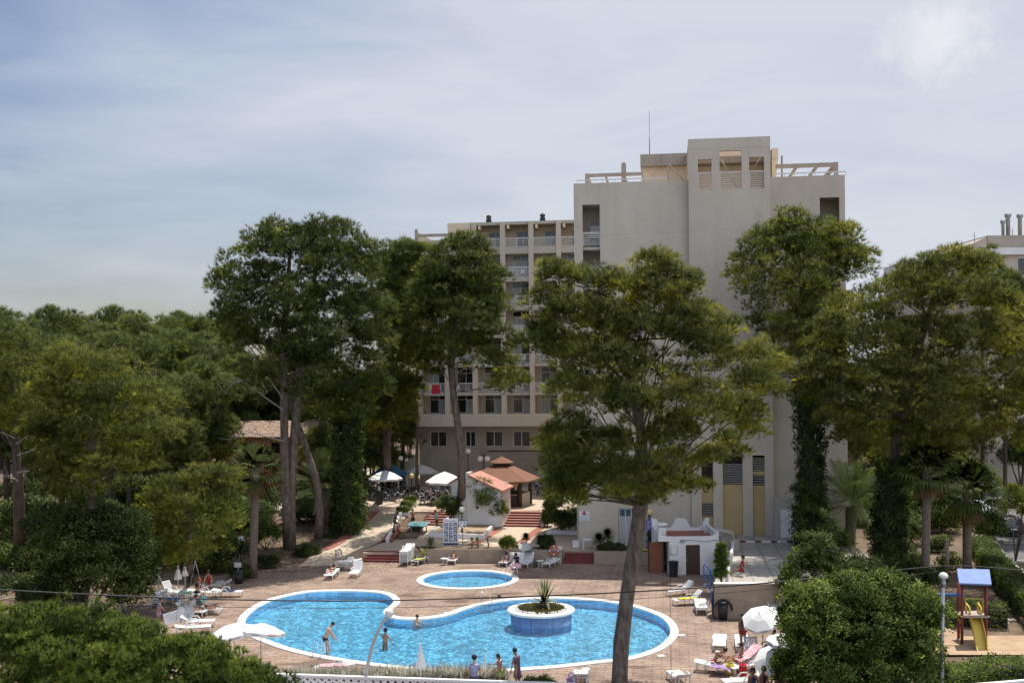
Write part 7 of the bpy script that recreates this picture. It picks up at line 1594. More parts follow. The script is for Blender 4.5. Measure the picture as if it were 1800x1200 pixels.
# hose arch over bin
b = P(1271, 1087); t = thing('hose', 'thick black hose arched above the bin', 'hose', b); MB().tube([(-.5 * 1.0, -.1, .0), (-.62, -.1, .35), (-.52, -.1, .75), (-.3, -.05, 1.02), (0, -.05, 1.13), (.28, -.05, 1.05), (.47, -.1, .8), (.52, -.12, .52)], .055, 8).build('hose_tube', 'blackplastic', t)
MB().lathe([(.06, 0), (.085, .06), (.06, .14)], (-.5, -.12, -.0), 8).build('nozzle', 'black', t)
# blue pool hoist
b = P(1247, 1072); t = thing('pool_hoist', 'blue steel pool hoist leaning at the wall end', 'hoist', b); k = lambda px, py: D(px, py, b.y) - b
m = MB(); m.tube([k(1253, 1072), k(1252, 1048), k(1249, 1034), k(1250, 1010), k(1249, 1000)], .075, 8); m.build('mast', 'bluepaint', t)
MB().tube([k(1249, 1034), k(1240, 1020), k(1237, 1008), k(1237, 994), k(1239, 989), k(1247, 1001), k(1251, 1008)], .045, 8).build('arm', 'bluepaint', t); MB().tube([k(1240, 1012), k(1243, 1004), k(1249, 1008), k(1247, 1016)], .035, 6).build('seat_loop', 'bluepaint', t)
m = MB(); m.tube([k(1249, 1034), k(1234, 1028)], .035, 6).tube([k(1252, 1050), k(1246, 1063)], .03, 6); m.build('brace', 'bluepaint', t); MB().lathe([(.14, 0), (.16, .08), (.1, .2)], k(1249, 1040), 10).build('joint', 'galv', t); MB().box((k(1253, 1073)), (.4, .35, .06)).build('base_plate', 'bluepaint', t)
b = P(1257, 1075); t = thing('mesh_post', 'tall thin steel post at the corner of the retaining wall', 'post', b); MB().tube([(0, 0, 0), (0, 0, D(1256, 985, b.y).z)], .035, 6).build('post_shaft', 'galv', t); MB().box((0, 0, .02), (.2, .2, .04)).build('base_plate', 'galv', t)
# low white wall by the cypress
wall_px('low_white_wall', 'low white wall running back behind the cypress', (1280, 1028), (1293, 955), .55, .16, 'white', RT)
wall_px('striped_kerb', 'low red and white striped kerb before the gold panels', (1296, 953), (1420, 953), .12, .16, 'signwhite', RT)
a = P(1296, 953, RT); kb = [o_ for o_ in bpy.data.objects if o_.name.startswith('striped_kerb')][0]
for i in range(5): MB().bb((.15 + i * 1.15, -.004, -.01), (.6 + i * 1.15, .164, .124)).build('red_stripe', 'redpaint', kb)
b = P(1290, 965, RT); t = thing('cabinet', 'small pale metal cabinet at the end of the white wall', 'cabinet', b); MB().bb((-.3, -.2, 0), (.35, .2, .62)).build('cabinet_body', 'louvre', t); MB().bb((-.33, -.23, .62), (.38, .23, .68)).build('lid', 'louvre', t)
b = P(1012, 963, LT); t = thing('cool_box', 'small white box at the left corner of the nurse wall', 'box', b); MB().bb((-.25, -.2, .05), (.25, .2, .5)).build('box_body', 'white', t); MB().bb((-.27, -.22, .5), (.27, .22, .58)).build('lid', 'white', t)
b = P(1054, 964.5, LT); t = thing('long_table', 'long white table against the nurse wall', 'table', b); w = 1.3; m = MB(); m.bb((-w, -.35, .72), (w, .35, .78)); m.build('table_top', 'white', t)
for x in (-w + .05, w - .05):
    for y in (-.3, .3): MB().bb((x - .03, y - .03, 0), (x + .03, y + .03, .72)).build('leg', 'white', t)
b = P(1125, 968, .98); t = thing('garden_hose', 'coiled yellow hose lying on the planter wall', 'hose', b); m = MB()
for k_ in range(3): m.tube([(.75 * math.cos(a) * (1 - .1 * k_), .25 * math.sin(a) - .05 * k_, .05 + .03 * k_) for a in np.linspace(0, 6.28, 18)], .03, 6)
m.build('hose_coil', 'hose', t); MB().lathe([(.03, 0), (.045, .05), (.02, .16)], (.75, .05, .08), 8).build('nozzle', 'metal', t)
# ping pong table
A = P(711.6, 925, 1.36); Bp = P(747, 926.5, 1.36); Cp = P(725, 914.5, 1.36); c = (Bp + Cp) / 2; t = thing('ping_pong_table', 'teal outdoor ping pong table with white lines', 'table', (c.x, c.y, LT), math.atan2((Cp - A).y, (Cp - A).x)); Lh, Wh_ = 1.37, .78
for s in (-1, 1): MB().bb((min(s * .01, s * Lh), -Wh_, .72), (max(s * .01, s * Lh), Wh_, .76)).build('table_half', 'tableteal', t)
m = MB(); 
for s in (-1, 1): m.bb((-Lh, s * Wh_ - .02, .7605), (Lh, s * Wh_ + .02, .7635)); m.bb((s * Lh - .02, -Wh_ + .021, .7605), (s * Lh + .02, Wh_ - .021, .7635))
m.bb((-Lh + .03, -.012, .7605), (Lh - .03, .012, .763)); m.build('line_marking', 'signwhite', t); MB().bb((-.008, -Wh_ - .1, .765), (.008, Wh_ + .1, .91)).build('net', 'plastic', t)
for x in (-.95, .95):
    for y in (-.5, .5): MB().tube([(x, y, .72), (x + .12, y, 0)], .05, 6).build('leg', 'concrete2', t)
# chain link fence on the left
for i, (px, y0, y1, lean) in enumerate(((240, 1020, 1060, 0), (279, 995, 1047, 0), (377, 947, 1000, 0), (334, 970, 1030, .5), (212, 1030, 1085, 0))):
    b = P(px, y1, 0); t = thing('fence_post', ('pale fence post behind the left corner stack', 'pale fence post left of the closed parasols', 'tall fence post behind the litter bin', 'leaning fence post behind the closed parasols', 'fence post beside the near pine crown')[i], 'fence post', b); h = D(px, y0, b.y).z; MB().tube([(0, 0, 0), (lean, 0, h)], .035, 6).build('post_shaft', 'galv', t)
    MB().tube([(lean * .7, 0, h * .75), (lean * .7 + .45, .1, 0)], .022, 5).build('brace', 'galv', t)
t = thing('wooden_rail', 'rustic wooden rail fence at the left edge of the garden', 'fence', P(20, 1080)); m = MB(); A, B = P(-10, 1080), P(48, 1072); m.tube([A + Vector((0, 0, .85)), B + Vector((0, 0, .9))], .05, 6); m.build('rail', 'raw', t, True)
for q in (0, .5, 1): MB().tube([A.lerp(B, q), A.lerp(B, q) + Vector((0, 0, .95))], .05, 6).build('post', 'raw', t, True)

# play tower
b = P(1712, 1128, .02); t = thing('play_tower', 'red posted play tower with blue roof, yellow slide and swing beam', 'play tower', b); k = lambda px, py, d_=b.y: D(px, py, d_) - b
for px, y0, y1, dd in ((1691, 1138, 1018, -.35), (1685, 1126, 1018, 1.0), (1733, 1124, 1022, 1.0), (1733, 1136, 1020, -.2)):
    dq = b.y + dd; MB().tube([k(px, y1 + 6, dq), Vector((k(px, y0, dq).x, dd, 0))], .075, 8).build('post', 'redpaint', t)
a0, a1, a2, a3 = k(1682, 999, b.y + .7), k(1739, 1000, b.y + .7), k(1743, 1026, b.y - .6), k(1686, 1024, b.y - .6); off = Vector((0, 0, -.07))
m = MB(); m.add([a0, a1, a2, a3, a0 + off, a1 + off, a2 + off, a3 + off], [(0, 1, 2, 3), (7, 6, 5, 4), (0, 4, 5, 1), (1, 5, 6, 2), (2, 6, 7, 3), (3, 7, 4, 0)]); m.build('roof', 'roofblue', t)
m = MB(); m.bb((k(1688, 1090).x, -.35, 1.35), (k(1735, 1090).x, 1.0, 1.42)); m.build('platform', 'raw', t)
m = MB(); pl = [(1712, 1079, .35), (1716, 1095, -.1), (1721, 1115, -.75), (1725, 1140, -1.5), (1728, 1153, -1.9)]; 
pts = [k(x, y, b.y + dd) for x, y, dd in pl]; vs = []; w = .26
for p in pts:
    for (x, z) in ((-w, .22), (-w, 0), (w, 0), (w, .22), (w + .04, .22), (w + .04, -.05), (-w - .04, -.05), (-w - .04, .22)): vs.append(p + Vector((x, -z * .35, z)))
m.add(vs, [(i * 8 + j, i * 8 + (j + 1) % 8, (i + 1) * 8 + (j + 1) % 8, (i + 1) * 8 + j) for i in range(len(pts) - 1) for j in range(8)]); m.build('slide', 'yellowpaint', t)
for s in (-1, 1): MB().tube([pts[0] + Vector((s * .3, .25, -.1)), pts[0] + Vector((s * .32, .2, .55)), pts[0] + Vector((s * .3, -.15, .4)), pts[1] + Vector((s * .28, 0, .2))], .05, 6).build('slide_guard', 'yellowpaint', t)
m = MB(); m.tube([k(1697, 1075), k(1697, 1051), k(1728, 1052), k(1728, 1076)], .035, 6); m.build('guard_frame', 'yellowpaint', t)
MB().tube([k(1616, 1043, b.y + .2), k(1690, 1045, b.y + .2)], .075, 8).build('swing_beam', 'bluepaint', t)
for x in (-.35, .35): 
    c = k(1618, 1043, b.y + .2); MB().tube([c, Vector((c.x + x * .4, c.y + x * 2.2, 0))], .06, 6).build('swing_leg', 'redpaint', t)
b = P(1665, 1005, .4); t = thing('wooden_post', 'plain wooden post in the sandy bed behind the lamp post', 'post', b); MB().tube([(0, 0, 0), (0, 0, D(1665, 950, b.y).z - b.z)], .12, 8).build('post_shaft', 'raw', t); MB().lathe([(.13, 0), (.1, .06)], (0, 0, D(1665, 950, b.y).z - b.z), 8).build('post_cap', 'raw', t)
t = thing('rock_pile', 'pile of pale rocks by the dark hedge behind the play tower', 'rocks', P(1780, 1095)); b = P(1780, 1095)
for q in range(9): 
    m = MB(); m.sphere((random.uniform(-1, 1), random.uniform(-.4, .4), random.uniform(.05, .2)), (random.uniform(.15, .35), random.uniform(.15, .3), random.uniform(.12, .22)), 7, 5); m.build('rock', 'raw', t)

# ------------------------------------------------------------------ cafe terrace
def gazebo(label, px, py, w, h, rise, mat, legmat, rz=0, legs=True, p=None):
    b = P(px, py, UT); t = thing('gazebo', label, 'gazebo', b, rz); m = MB(); q = w / 2; n = 6; vs = [(0, 0, h + rise)]
    for i in range(4):
        a = R(45 + 90 * i); c0 = Vector((q * 1.414 * math.cos(a), q * 1.414 * math.sin(a), h)); a2 = R(135 + 90 * i); c1 = Vector((q * 1.414 * math.cos(a2), q * 1.414 * math.sin(a2), h)); m.add([(0, 0, h + rise), c0, c1], [(0, 1, 2)]); m.add([c0, c1, c1 - Vector((0, 0, .28)), c0 - Vector((0, 0, .28))], [(0, 1, 2, 3)])
    m.build('canopy', mat, t)
    for i in range(4):
        a = R(45 + 90 * i); x, y = q * 1.38 * math.cos(a), q * 1.38 * math.sin(a); MB().bb((x - .04, y - .04, 0), (x + .04, y + .04, h + .02)).build('leg', legmat, t)
gazebo('blue canopied gazebo at the back of the cafe terrace', 684, 868, 3.1, 2.15, 1.15, 'fabricblue', 'plastic', R(-12))
def big_parasol(label, px, py, r, h, rise, mat):
    t = parasol(label, px, py, r, h, (0, 0), UT, mat, True, name='cafe_parasol', sides=8, rise=rise)
big_parasol('bright white cafe parasol in front of the blue gazebo', 678, 876, 1.75, 2.05, .85, 'fabric'); big_parasol('greyish white cafe parasol right of the blue gazebo', 742, 862, 1.75, 2.05, .75, 'fabricgrey'); big_parasol('white cafe parasol half behind the toilet block', 782, 884, 1.9, 2.1, 1.0, 'fabric')
def chair_proto():
    t = thing('cafe_chair', 'x', 'chair', (0, 0, -50)); MB().lathe([(.22, .42), (.23, .45), (.21, .47)], (0, 0, 0), 10).build('seat', 'blackplastic', t); MB().tube([(-.2, -.23, .66), (-.24, -.23, .78), (-.28, -.16, .9), (-.3, 0, .95), (-.28, .16, .9), (-.24, .23, .78), (-.2, .23, .66)], .026, 6).build('back_hoop', 'galv', t)
    m = MB(); n = 8; vs = []
    for i in range(n + 1):
        y = -.2 + .4 * i / n; top = .62 + .3 * math.sqrt(max(0, 1 - (y / .22) ** 2)); vs += [(-.2 - .04 * (1 - (y / .2) ** 2), y, .5), (-.24 - .05 * (1 - (y / .2) ** 2), y, top)]
    m.add(vs, [(2 * i, 2 * i + 2, 2 * i + 3, 2 * i + 1) for i in range(n)]); m.build('backrest', 'blackplastic', t)
    for s in (-1, 1):
        MB().tube([(-.2, s * .23, .66), (.12, s * .25, .65), (.2, s * .22, .44), (.22, s * .23, 0)], .02, 5).build('leg', 'galv', t); MB().tube([(-.18, s * .2, .6), (-.24, s * .22, 0)], .02, 5).build('leg', 'black', t)
    return t
def table_proto():
    t = thing('cafe_table', 'x', 'table', (0, 0, -50)); MB().lathe([(.36, .7), (.4, .72), (.4, .74), (.02, .745)], (0, 0, 0), 16).build('table_top', 'blackplastic', t); MB().tube([(0, 0, .02), (0, 0, .7)], .035, 6).build('column', 'black', t); MB().lathe([(.25, 0), (.2, .03), (.04, .06)], (0, 0, 0), 12).build('foot', 'black', t); return t
cproto, tproto = chair_proto(), table_proto(); first = [True, True]
def cafe(px, py, label_c, label_t, gc, gt, n=4, rz=0):
    b = P(px, py, UT)
    if first[1]: o = tproto; first[1] = False; o.location = b; o['label'] = label_t; o['group'] = gt
    else: dup(tproto, b, 0, label_t, gt)
    for i in range(n):
        a = rz + 2 * math.pi * i / n + random.uniform(-.25, .25); p = b + Vector((math.cos(a) * .72, math.sin(a) * .72, 0)); f = a + math.pi + random.uniform(-.3, .3) 
        if first[0]: o = cproto; first[0] = False; o.location = p; o.rotation_euler = (0, 0, f); o['label'] = label_c; o['group'] = gc
        else: dup(cproto, p, f, label_c, gc)
for px, py in ((650, 879), (672, 873), (693, 880), (656, 868), (708, 872), (700, 864), (724, 868), (640, 872), (685, 866)): cafe(px, py, 'black cafe chair with arched steel back left of the ramp top', 'round steel cafe table left of the ramp top', 'chairs left of the ramp top', 'tables left of the ramp top', 4, .6)
for px, py in ((740, 886), (757, 888), (775, 886), (748, 878), (768, 877), (785, 877), (760, 870), (780, 868)): cafe(px, py, 'black cafe chair with arched steel back above the ping pong steps', 'round steel cafe table above the ping pong steps', 'chairs above the ping pong steps', 'tables above the ping pong steps', 4, .2)
for px, py in ((946, 868), (953, 860), (960, 872)): cafe(px, py, 'black cafe chair with arched steel back right of the bar kiosk', 'round steel cafe table right of the bar kiosk', 'chairs right of the bar kiosk', 'tables right of the bar kiosk', 4, .4)
b = P(757, 886, UT); t = thing('folded_parasol', 'small red and white folded parasol among the cafe chairs', 'parasol', b); MB().tube([(0, 0, 0), (0, 0, 1.5)], .025, 6).build('pole', 'black', t); MB().lathe([(.03, 1.75), (.16, 1.2), (.22, .85), (.1, .8)], (0, 0, 0), 8).build('canopy', 'c_pink', t)
# balcony chairs on the wing: white plastic, by the rail
def bchair(u, z, rzv, label, pr=[None]):
    w = _o + hu * (u + u_off) + hv * (V2 + .75); p = Vector((w.x, w.y, z))
    if pr[0] is None:
        t = thing('balcony_chair', label, 'chair', p, rzv, 'white chairs on the hotel balconies'); MB().bb((-.22, -.22, .4), (.22, .22, .44)).build('seat', 'plastic', t); MB().bb((-.25, -.22, .44), (-.2, .22, .85)).build('backrest', 'plastic', t)
        for x in (-.19, .19):
            for y in (-.19, .19): MB().bb((x - .02, y - .02, 0), (x + .02, y + .02, .4)).build('leg', 'plastic', t)
        pr[0] = t
    else: dup(pr[0], p, rzv, label, 'white chairs on the hotel balconies')
for k in range(5):
    for i in range(6):
        z0 = sl_z[k + 1] + (.28 if k in (0, 1) else .16); ub = (colx[i] + colx[i + 1]) / 2
        bchair(ub - .5, z0, random.uniform(0, 6), 'white plastic chair on a balcony of the hotel wing'); bchair(ub + .5, z0, random.uniform(0, 6), 'white plastic chair on a balcony of the hotel wing')

# ------------------------------------------------------------------ cars
def car(label, p, rz, paint, L_=4.3, Wd=1.75, Hh=1.48, wagon=False, cat='car', name='parked_car'):
    t = thing(name, label, cat, p, rz); prof = [(-L_ / 2, .35), (-L_ / 2, .78), (-L_ / 2 + .12, .92)] + ([(-L_ / 2 + .25, Hh - .12), (-L_ / 2 + .5, Hh)] if wagon else [(-L_ / 2 + .55, .98), (-L_ / 2 + 1.15, Hh - .05), (-L_ / 2 + 1.5, Hh)]) + [(.35, Hh - .02), (.7, Hh - .12), (1.2, .98), (L_ / 2 - .3, .84), (L_ / 2 - .05, .68), (L_ / 2, .4), (L_ / 2 - .1, .25), (-L_ / 2 + .1, .25)]
    n = len(prof); vs = []
    for fy in (-1, -.88, .88, 1):
        for x, z in prof: k = 1 - .22 * max(0, (z - .9) / (Hh - .9)); y = fy * Wd / 2 * k; vs.append((x * (1 if abs(fy) < .9 else .985), y, z if abs(fy) < .9 else min(z, z - .03 * (z > .5))))
    fs = [(r * n + i, r * n + (i + 1) % n, (r + 1) * n + (i + 1) % n, (r + 1) * n + i) for r in range(3) for i in range(n)] + [tuple(range(n)), tuple(3 * n + i for i in reversed(range(n)))]
    MB().add(vs, fs).build('body', paint, t)
    zr0, zr1 = .98, Hh - .1; kk = lambda z: Wd / 2 * (1 - .22 * max(0, (z - .9) / (Hh - .9)))
    xb = -L_ / 2 + (.2 if wagon else .62); xt = -L_ / 2 + (.28 if wagon else 1.12)
    MB().add([(xb - .02, -kk(zr0) + .16, zr0), (xb - .02, kk(zr0) - .16, zr0), (xt - .02, kk(zr1) - .16, zr1), (xt - .02, -kk(zr1) + .16, zr1)], [(0, 1, 2, 3)]).build('rear_window', 'glass', t)
    MB().add([(1.21, -kk(zr0) + .12, zr0 + .02), (1.21, kk(zr0) - .12, zr0 + .02), (.73, kk(zr1) - .12, zr1), (.73, -kk(zr1) + .12, zr1)], [(0, 1, 2, 3)]).build('windscreen', 'glass', t)
    for s in (-1, 1):
        MB().add([(xb + .25, s * (kk(zr0) + .012), zr0), (1.05, s * (kk(zr0) + .012), zr0), (.55, s * (kk(zr1) + .012), zr1), (xt + .2, s * (kk(zr1) + .012), zr1)], [(0, 1, 2, 3)]).build('side_window', 'glass', t)
        for x in (-L_ / 2 + .8, L_ / 2 - .85):
            ax = Euler((R(90), 0, 0)).to_matrix(); w_ = MB().lathe([(.2, -.1), (.31, -.09), (.31, .09), (.2, .1)], (x, s * (Wd / 2 - .1), .31), 16, True, ax).build('wheel', 'rubber', t); MB().lathe([(.19, -.105), (.19, .105)], (x, s * (Wd / 2 - .1), .31), 12, True, ax).build('rim', 'galv', w_)
        MB().box((-L_ / 2 - .005, s * (Wd / 2 - .22), .78), (.05, .3, .16)).build('tail_light', 'redpaint', t); MB().box((L_ / 2 - .06, s * (Wd / 2 - .28), .68), (.08, .32, .13)).build('headlight', 'plastic', t)
    MB().box((-L_ / 2 - .012, 0, .62), (.03, .52, .12)).build('number_plate', 'signwhite', t); MB().box((-L_ / 2 - .01, 0, .42), (.1, Wd * .94, .16)).build('bumper', 'blackplastic', t); return t
car('dark estate car seen from behind beside the young street tree', P(1768, 936, .51) , R(82), 'carblack', 4.5, 1.8, 1.5, True)
car('dark van parked under the overhanging red leaved tree', P(1762, 845, .5), R(75), 'carblack', 4.6, 1.85, 1.8, True); car('silver car at the right edge beyond the dark van', P(1806, 852, .5), R(95), 'carsilver')
for i, (px, py, pt, lb) in enumerate(((1696, 775, 'carwhite', 'white car glimpsed between the crowns above the palms'), (1666, 768, 'carsilver', 'silver car glimpsed left of the white car'), (1728, 800, 'carwhite', 'white car behind the sunlit yellow green tree'), (1790, 770, 'carwhite', 'white car far up the road at the right edge'), (1705, 905, 'carwhite', 'white car half hidden behind the drooping fan palm'), (1770, 752, 'carblue', 'dark blue car far up the road'), (1640, 752, 'carwhite', 'white car parked farthest left behind the big spreading pine'))):
    car(lb, P(px, py, .5), R(80 + 7 * i), pt)
wall_px('low_white_wall', 'long low white building wall behind the ivy clad trunk', (1440, 800), (1490, 800), 1.6, 3.0, 'white', .5)
# ------------------------------------------------------------------ people
def dv(p): return Vector((math.sin(R(p)), 0, -math.cos(R(p))))
def skinned(name, V, E, rad, root, mat, parent, sub=1):
    me = bpy.data.meshes.new(name); me.from_pydata([tuple(v) for v in V], E, []); me.materials.append(MT[mat]); o = bpy.data.objects.new(name, me); COL.objects.link(o); o.parent = parent
    s = o.modifiers.new('skin', 'SKIN'); s.use_smooth_shade = True
    if not me.skin_vertices: me.skin_vertices.new() if hasattr(me.skin_vertices, 'new') else None
    sv = me.skin_vertices[0].data
    for i, r in enumerate(rad): sv[i].radius = (r, r); sv[i].use_root = (i == root)
    u = o.modifiers.new('sub', 'SUBSURF'); u.levels = sub; u.render_levels = sub; return o
def person(label, loc, face, hip=.9, lean=0, head=0, th=(0, 0), sh=(0, 0), ua=(8, 8), fa=(20, 20), spread=.09, ab=(12, 12), s=1.0, skin='skin2', hair='hairdark', hl=0, wear=(), bend=0, lie=None, zoff=0, hat=None):
    """joint angles in degrees from straight down, positive = forward; body faces local +x"""
    t = thing('person', label, 'person', loc, R(face), None, None, s)
    V, E, Rd = [], [], []
    def add(p, r, par=None):
        V.append(Vector(p)); Rd.append(r); i = len(V) - 1
        if par is not None: E.append((par, i))
        return i
    up = Vector((math.sin(R(lean)), 0, math.cos(R(lean)))); up2 = Vector((math.sin(R(lean + bend)), 0, math.cos(R(lean + bend)))); hd = Vector((math.sin(R(lean + bend + head)), 0, math.cos(R(lean + bend + head)))); fw = Vector((hd.z, 0, -hd.x))
    pel = add((0, 0, hip), .125); sp = add(V[pel] + up * .2, .115, pel); ch = add(V[sp] + up2 * .22, .135, sp); nb = add(V[ch] + up2 * .12, .075, ch); nk = add(V[nb] + hd * .07, .052, nb); jw = add(V[nk] + hd * .07 + fw * .02, .078, nk); sk = add(V[jw] + hd * .09 - fw * .005, .098, jw); cr_ = add(V[sk] + hd * .06, .07, sk)
    add(V[jw] + hd * .055 + fw * .115, .014, jw)
    J = {}
    for k, sg in enumerate((-1, 1)):
        lat = Vector((0, sg, 0))
        hp_ = add(V[pel] + lat * .09 - up * .06, .098, pel); kn = add(V[hp_] + dv(th[k]) * .42 + lat * spread * .4, .062, hp_); mid = add(V[kn] + dv(sh[k]) * .16, .056, kn); an = add(V[kn] + dv(sh[k]) * .41, .038, mid)
        fdir = Vector((math.cos(R(sh[k] * .6)), 0, math.sin(R(sh[k] * .6)))); he = add(V[an] + dv(sh[k]) * .04, .036, an); to = add(V[he] + fdir * .17, .03, he)
        so = add(V[ch] + up2 * .06 + lat * .165, .062, ch); side = lat * math.sin(R(ab[k]))
        el = add(V[so] + (dv(ua[k]) * math.cos(R(ab[k])) + side) * .28, .042, so); wr = add(V[el] + (dv(fa[k]) + side * .3).normalized() * .25, .028, el); f0 = (dv(fa[k]) + side * .2).normalized(); ha = add(V[wr] + f0 * .07, .034, wr)
        fl = f0.cross(lat).normalized(); pd = dv(fa[k] + 35)
        for q, (ox, ln) in enumerate(((-.03, .07), (-.01, .085), (.012, .08), (.032, .065))):
            kx = add(V[ha] + f0 * .035 + fl * ox, .0095, ha); k2 = add(V[kx] + f0 * ln * .5, .0085, kx); add(V[k2] + (f0 * .7 + pd * .4).normalized() * ln * .5, .007, k2)
        tb_ = add(V[wr] + f0 * .03 + fl * -.04, .011, ha); add(V[tb_] + (f0 * .8 + fl * -.5).normalized() * .05, .009, tb_)
        J[sg] = (hp_, kn, so, el)
        add(V[sk] - hd * .02 + lat * .1, .018, sk)
    skinned('body', V, E, Rd, pel, skin, t)
    hc = V[sk]; hm = MB()
    rot_ = Matrix((fw, Vector((0, 1, 0)), hd)).transposed()
    hs = MB(); hs.sphere((0, 0, 0), (.112, .108, .118), 12, 8); hs.v = [tuple(hc + rot_ @ (Vector(v) + Vector((-.022, 0, .03)))) for v in hs.v]
    if hl > 0:
        h2 = MB(); h2.sphere((0, 0, 0), (.06, .1, .08 + hl * .5), 10, 6); h2.v = [tuple(hc + rot_ @ (Vector(v) + Vector((-.07, 0, -.02 - hl * .4)))) for v in h2.v]; hs.add(h2.v, h2.f, True)
    if hl < 0:
        h2 = MB(); h2.sphere((0, 0, 0), .055, 8, 6); h2.v = [tuple(hc + rot_ @ (Vector(v) + Vector((-.06, 0, .12)))) for v in h2.v]; hs.add(h2.v, h2.f, True)
    hs.build('hair', hair, t)
    for kind, mat in wear:
        W_, E2, R2 = [], [], []
        def a2(p, r, par=None):
            W_.append(Vector(p)); R2.append(r); i = len(W_) - 1
            if par is not None: E2.append((par, i))
            return i
        if kind in ('shirt', 'dress', 'vest', 'swimsuit'):
            a = a2(V[pel] - up * .03, .15 if kind != 'swimsuit' else .135); b_ = a2(V[sp], .137, a); c_ = a2(V[ch], .152, b_); a2(V[ch] + up2 * .09, .095, c_)
            for sg in (-1, 1):
                if kind in ('shirt', 'dress'): q = a2(V[J[sg][2]], .078, c_); a2(V[J[sg][2]].lerp(V[J[sg][3]], .75 if kind == 'shirt' else .35), .062, q)
                if kind == 'swimsuit': a2(V[J[sg][0]] + up * .01, .108, a)
            if kind == 'dress':
                kn_ = (V[J[-1][1]] + V[J[1][1]]) / 2; hpm = V[pel]; q = a2(hpm.lerp(kn_, .5), .2, a); a2(hpm.lerp(kn_, 1.05), .23, q)
        elif kind in ('shorts', 'bottom', 'skirt', 'trousers'):
            a = a2(V[pel] + up * .03, .138)
            for sg in (-1, 1):
                f = {'shorts': .55, 'bottom': .12, 'skirt': .7, 'trousers': .98}[kind]; h_ = a2(V[J[sg][0]], .112, a); a2(V[J[sg][0]].lerp(V[J[sg][1]], f), .125 if kind == 'skirt' else .108 if f < .3 else .088, h_)
        elif kind == 'top':
            a = a2(V[ch] - up2 * .02, .143)
            for sg in (-1, 1): a2(V[ch] - up2 * .02 + Vector((0, sg * .07, 0)), .115, a)
        elif kind == 'hat':
            m = MB(); m.sphere((0, 0, 0), (.13, .125, .09), 12, 6); m.v = [tuple(hc + rot_ @ (Vector(v) + Vector((-.01, 0, .08)))) for v in m.v]; m.build('hat', mat, t); continue
        nm = {'top': 'bikini_top', 'bottom': 'bikini_bottom'}.get(kind, kind); skinned(nm, W_, E2, R2, 0, mat, t)
    return t
SIT = dict(hip=.46, th=(78, 84), sh=(5, 8)); 
def gp(px, py, z=0): return P(px, py, z)
person('man in black trunks climbing down the chrome ladder', gp(573, 1153, -.3), 20, .92, 22, 18, (24, 8), (-12, 2), (28, 20), (40, 30), skin='skin1', wear=(('bottom', 'c_black'),), s=1.03)
person('dark haired child standing in the water with bare back', gp(677, 1158, -1.0), 60, .88, 4, 6, ua=(10, 30), fa=(30, 60), ab=(30, 30), skin='skin2', hl=.04, s=.95)
person('child in a white top standing in the pool by the deck point', gp(686, 1114, -1.05), -60, .86, 6, 10, ua=(25, 25), fa=(60, 60), skin='skin1', wear=(('swimsuit', 'c_white'),), s=.85)
person('bather with only head and shoulders out of the water', gp(731, 1130, -1.35), -40, .9, 10, 0, ua=(60, 60), fa=(80, 80), skin='skin1', s=.95)
person('splashing swimmer by the far ladder', gp(866, 1076, -.95), -20, .55, 55, -45, (40, 20), (0, -20), (80, 100), (90, 100), skin='skin1', s=.95)
person('person in a blue plaid shirt sitting by the near ladder', gp(834, 1210, 0), 90, .5, 10, 10, (70, 70), (10, 10), (30, 30), (50, 50), skin='skin1', wear=(('shirt', 'c_plaid'), ('shorts', 'c_navy'), ('hat', 'c_navy')), s=1.08)
person('girl in a green skirt holding a white towel at the pool edge', gp(879, 1207), 190, .9, 4, 10, (0, 6), (-3, 0), (40, 20), (95, 60), skin='skin2', hl=.12, wear=(('skirt', 'c_green'), ('top', 'c_pink')), s=.86)
person('woman in a purple patterned dress standing at the pool edge', gp(910, 1210), 140, .92, 6, 16, (2, -2), (0, -2), (10, 6), (20, 12), ab=(20, 20), skin='skin2', wear=(('dress', 'c_purple'),), s=1.03)
person('standing woman in a dark red bikini beside the parasol', gp(1306, 1141), -70, .93, -4, 14, (6, -4), (0, -6), (10, 30), (20, 110), ab=(14, 22), skin='skin3', wear=(('top', 'c_purple'), ('bottom', 'c_red')), s=1.02)
person('tanned man sitting on a lounger hugging one knee', gp(1360, 1154), 200, .47, -6, 10, (120, 95), (20, 40), (55, 50), (70, 70), skin='skin3', wear=(('shorts', 'c_navy'),), s=1.02)
person('woman with bent back sitting on the lounger looking down', gp(1256, 1179), -10, .47, 22, 35, (80, 86), (40, 30), (45, 45), (75, 75), skin='skin2', hl=-.1, bend=12, wear=(('top', 'c_white'), ('bottom', 'c_red')), s=1.0)
person('woman reclining on the pink towel with knees drawn up', gp(1296, 1176), 190, .46, -30, 40, (125, 118), (35, 25), (30, 40), (80, 85), skin='skin2', hl=-.1, wear=(('swimsuit', 'c_pink'),), s=1.0)
person('left of two heads at the bottom edge by the white lounger', gp(1323, 1226), -80, .5, 5, 5, (80, 80), (5, 5), skin='skin3', hl=.1, wear=(('swimsuit', 'c_navy'),), s=1.0)
person('dark haired head at the bottom edge left of the low parasol', gp(1342, 1226), -60, .52, 0, 15, (80, 80), (5, 5), skin='skin3', hl=.06, wear=(('vest', 'c_black'),), s=1.02)
person('woman with hair bun seen from behind at the bottom edge', gp(1367, 1228), 90, .58, 0, 4, (70, 70), (0, 0), ua=(15, 15), fa=(30, 30), skin='skin3', hl=-.1, wear=(('bottom', 'c_black'),), s=1.02)
person('person dressed in red sitting on the terrace above the wall', gp(1304, 1012, RT), 178, .42, -8, 8, (92, 100), (48, 55), (18, 18), (50, 50), skin='skin3', hl=.06, wear=(('shirt', 'c_red'), ('shorts', 'c_red')), s=1.0)
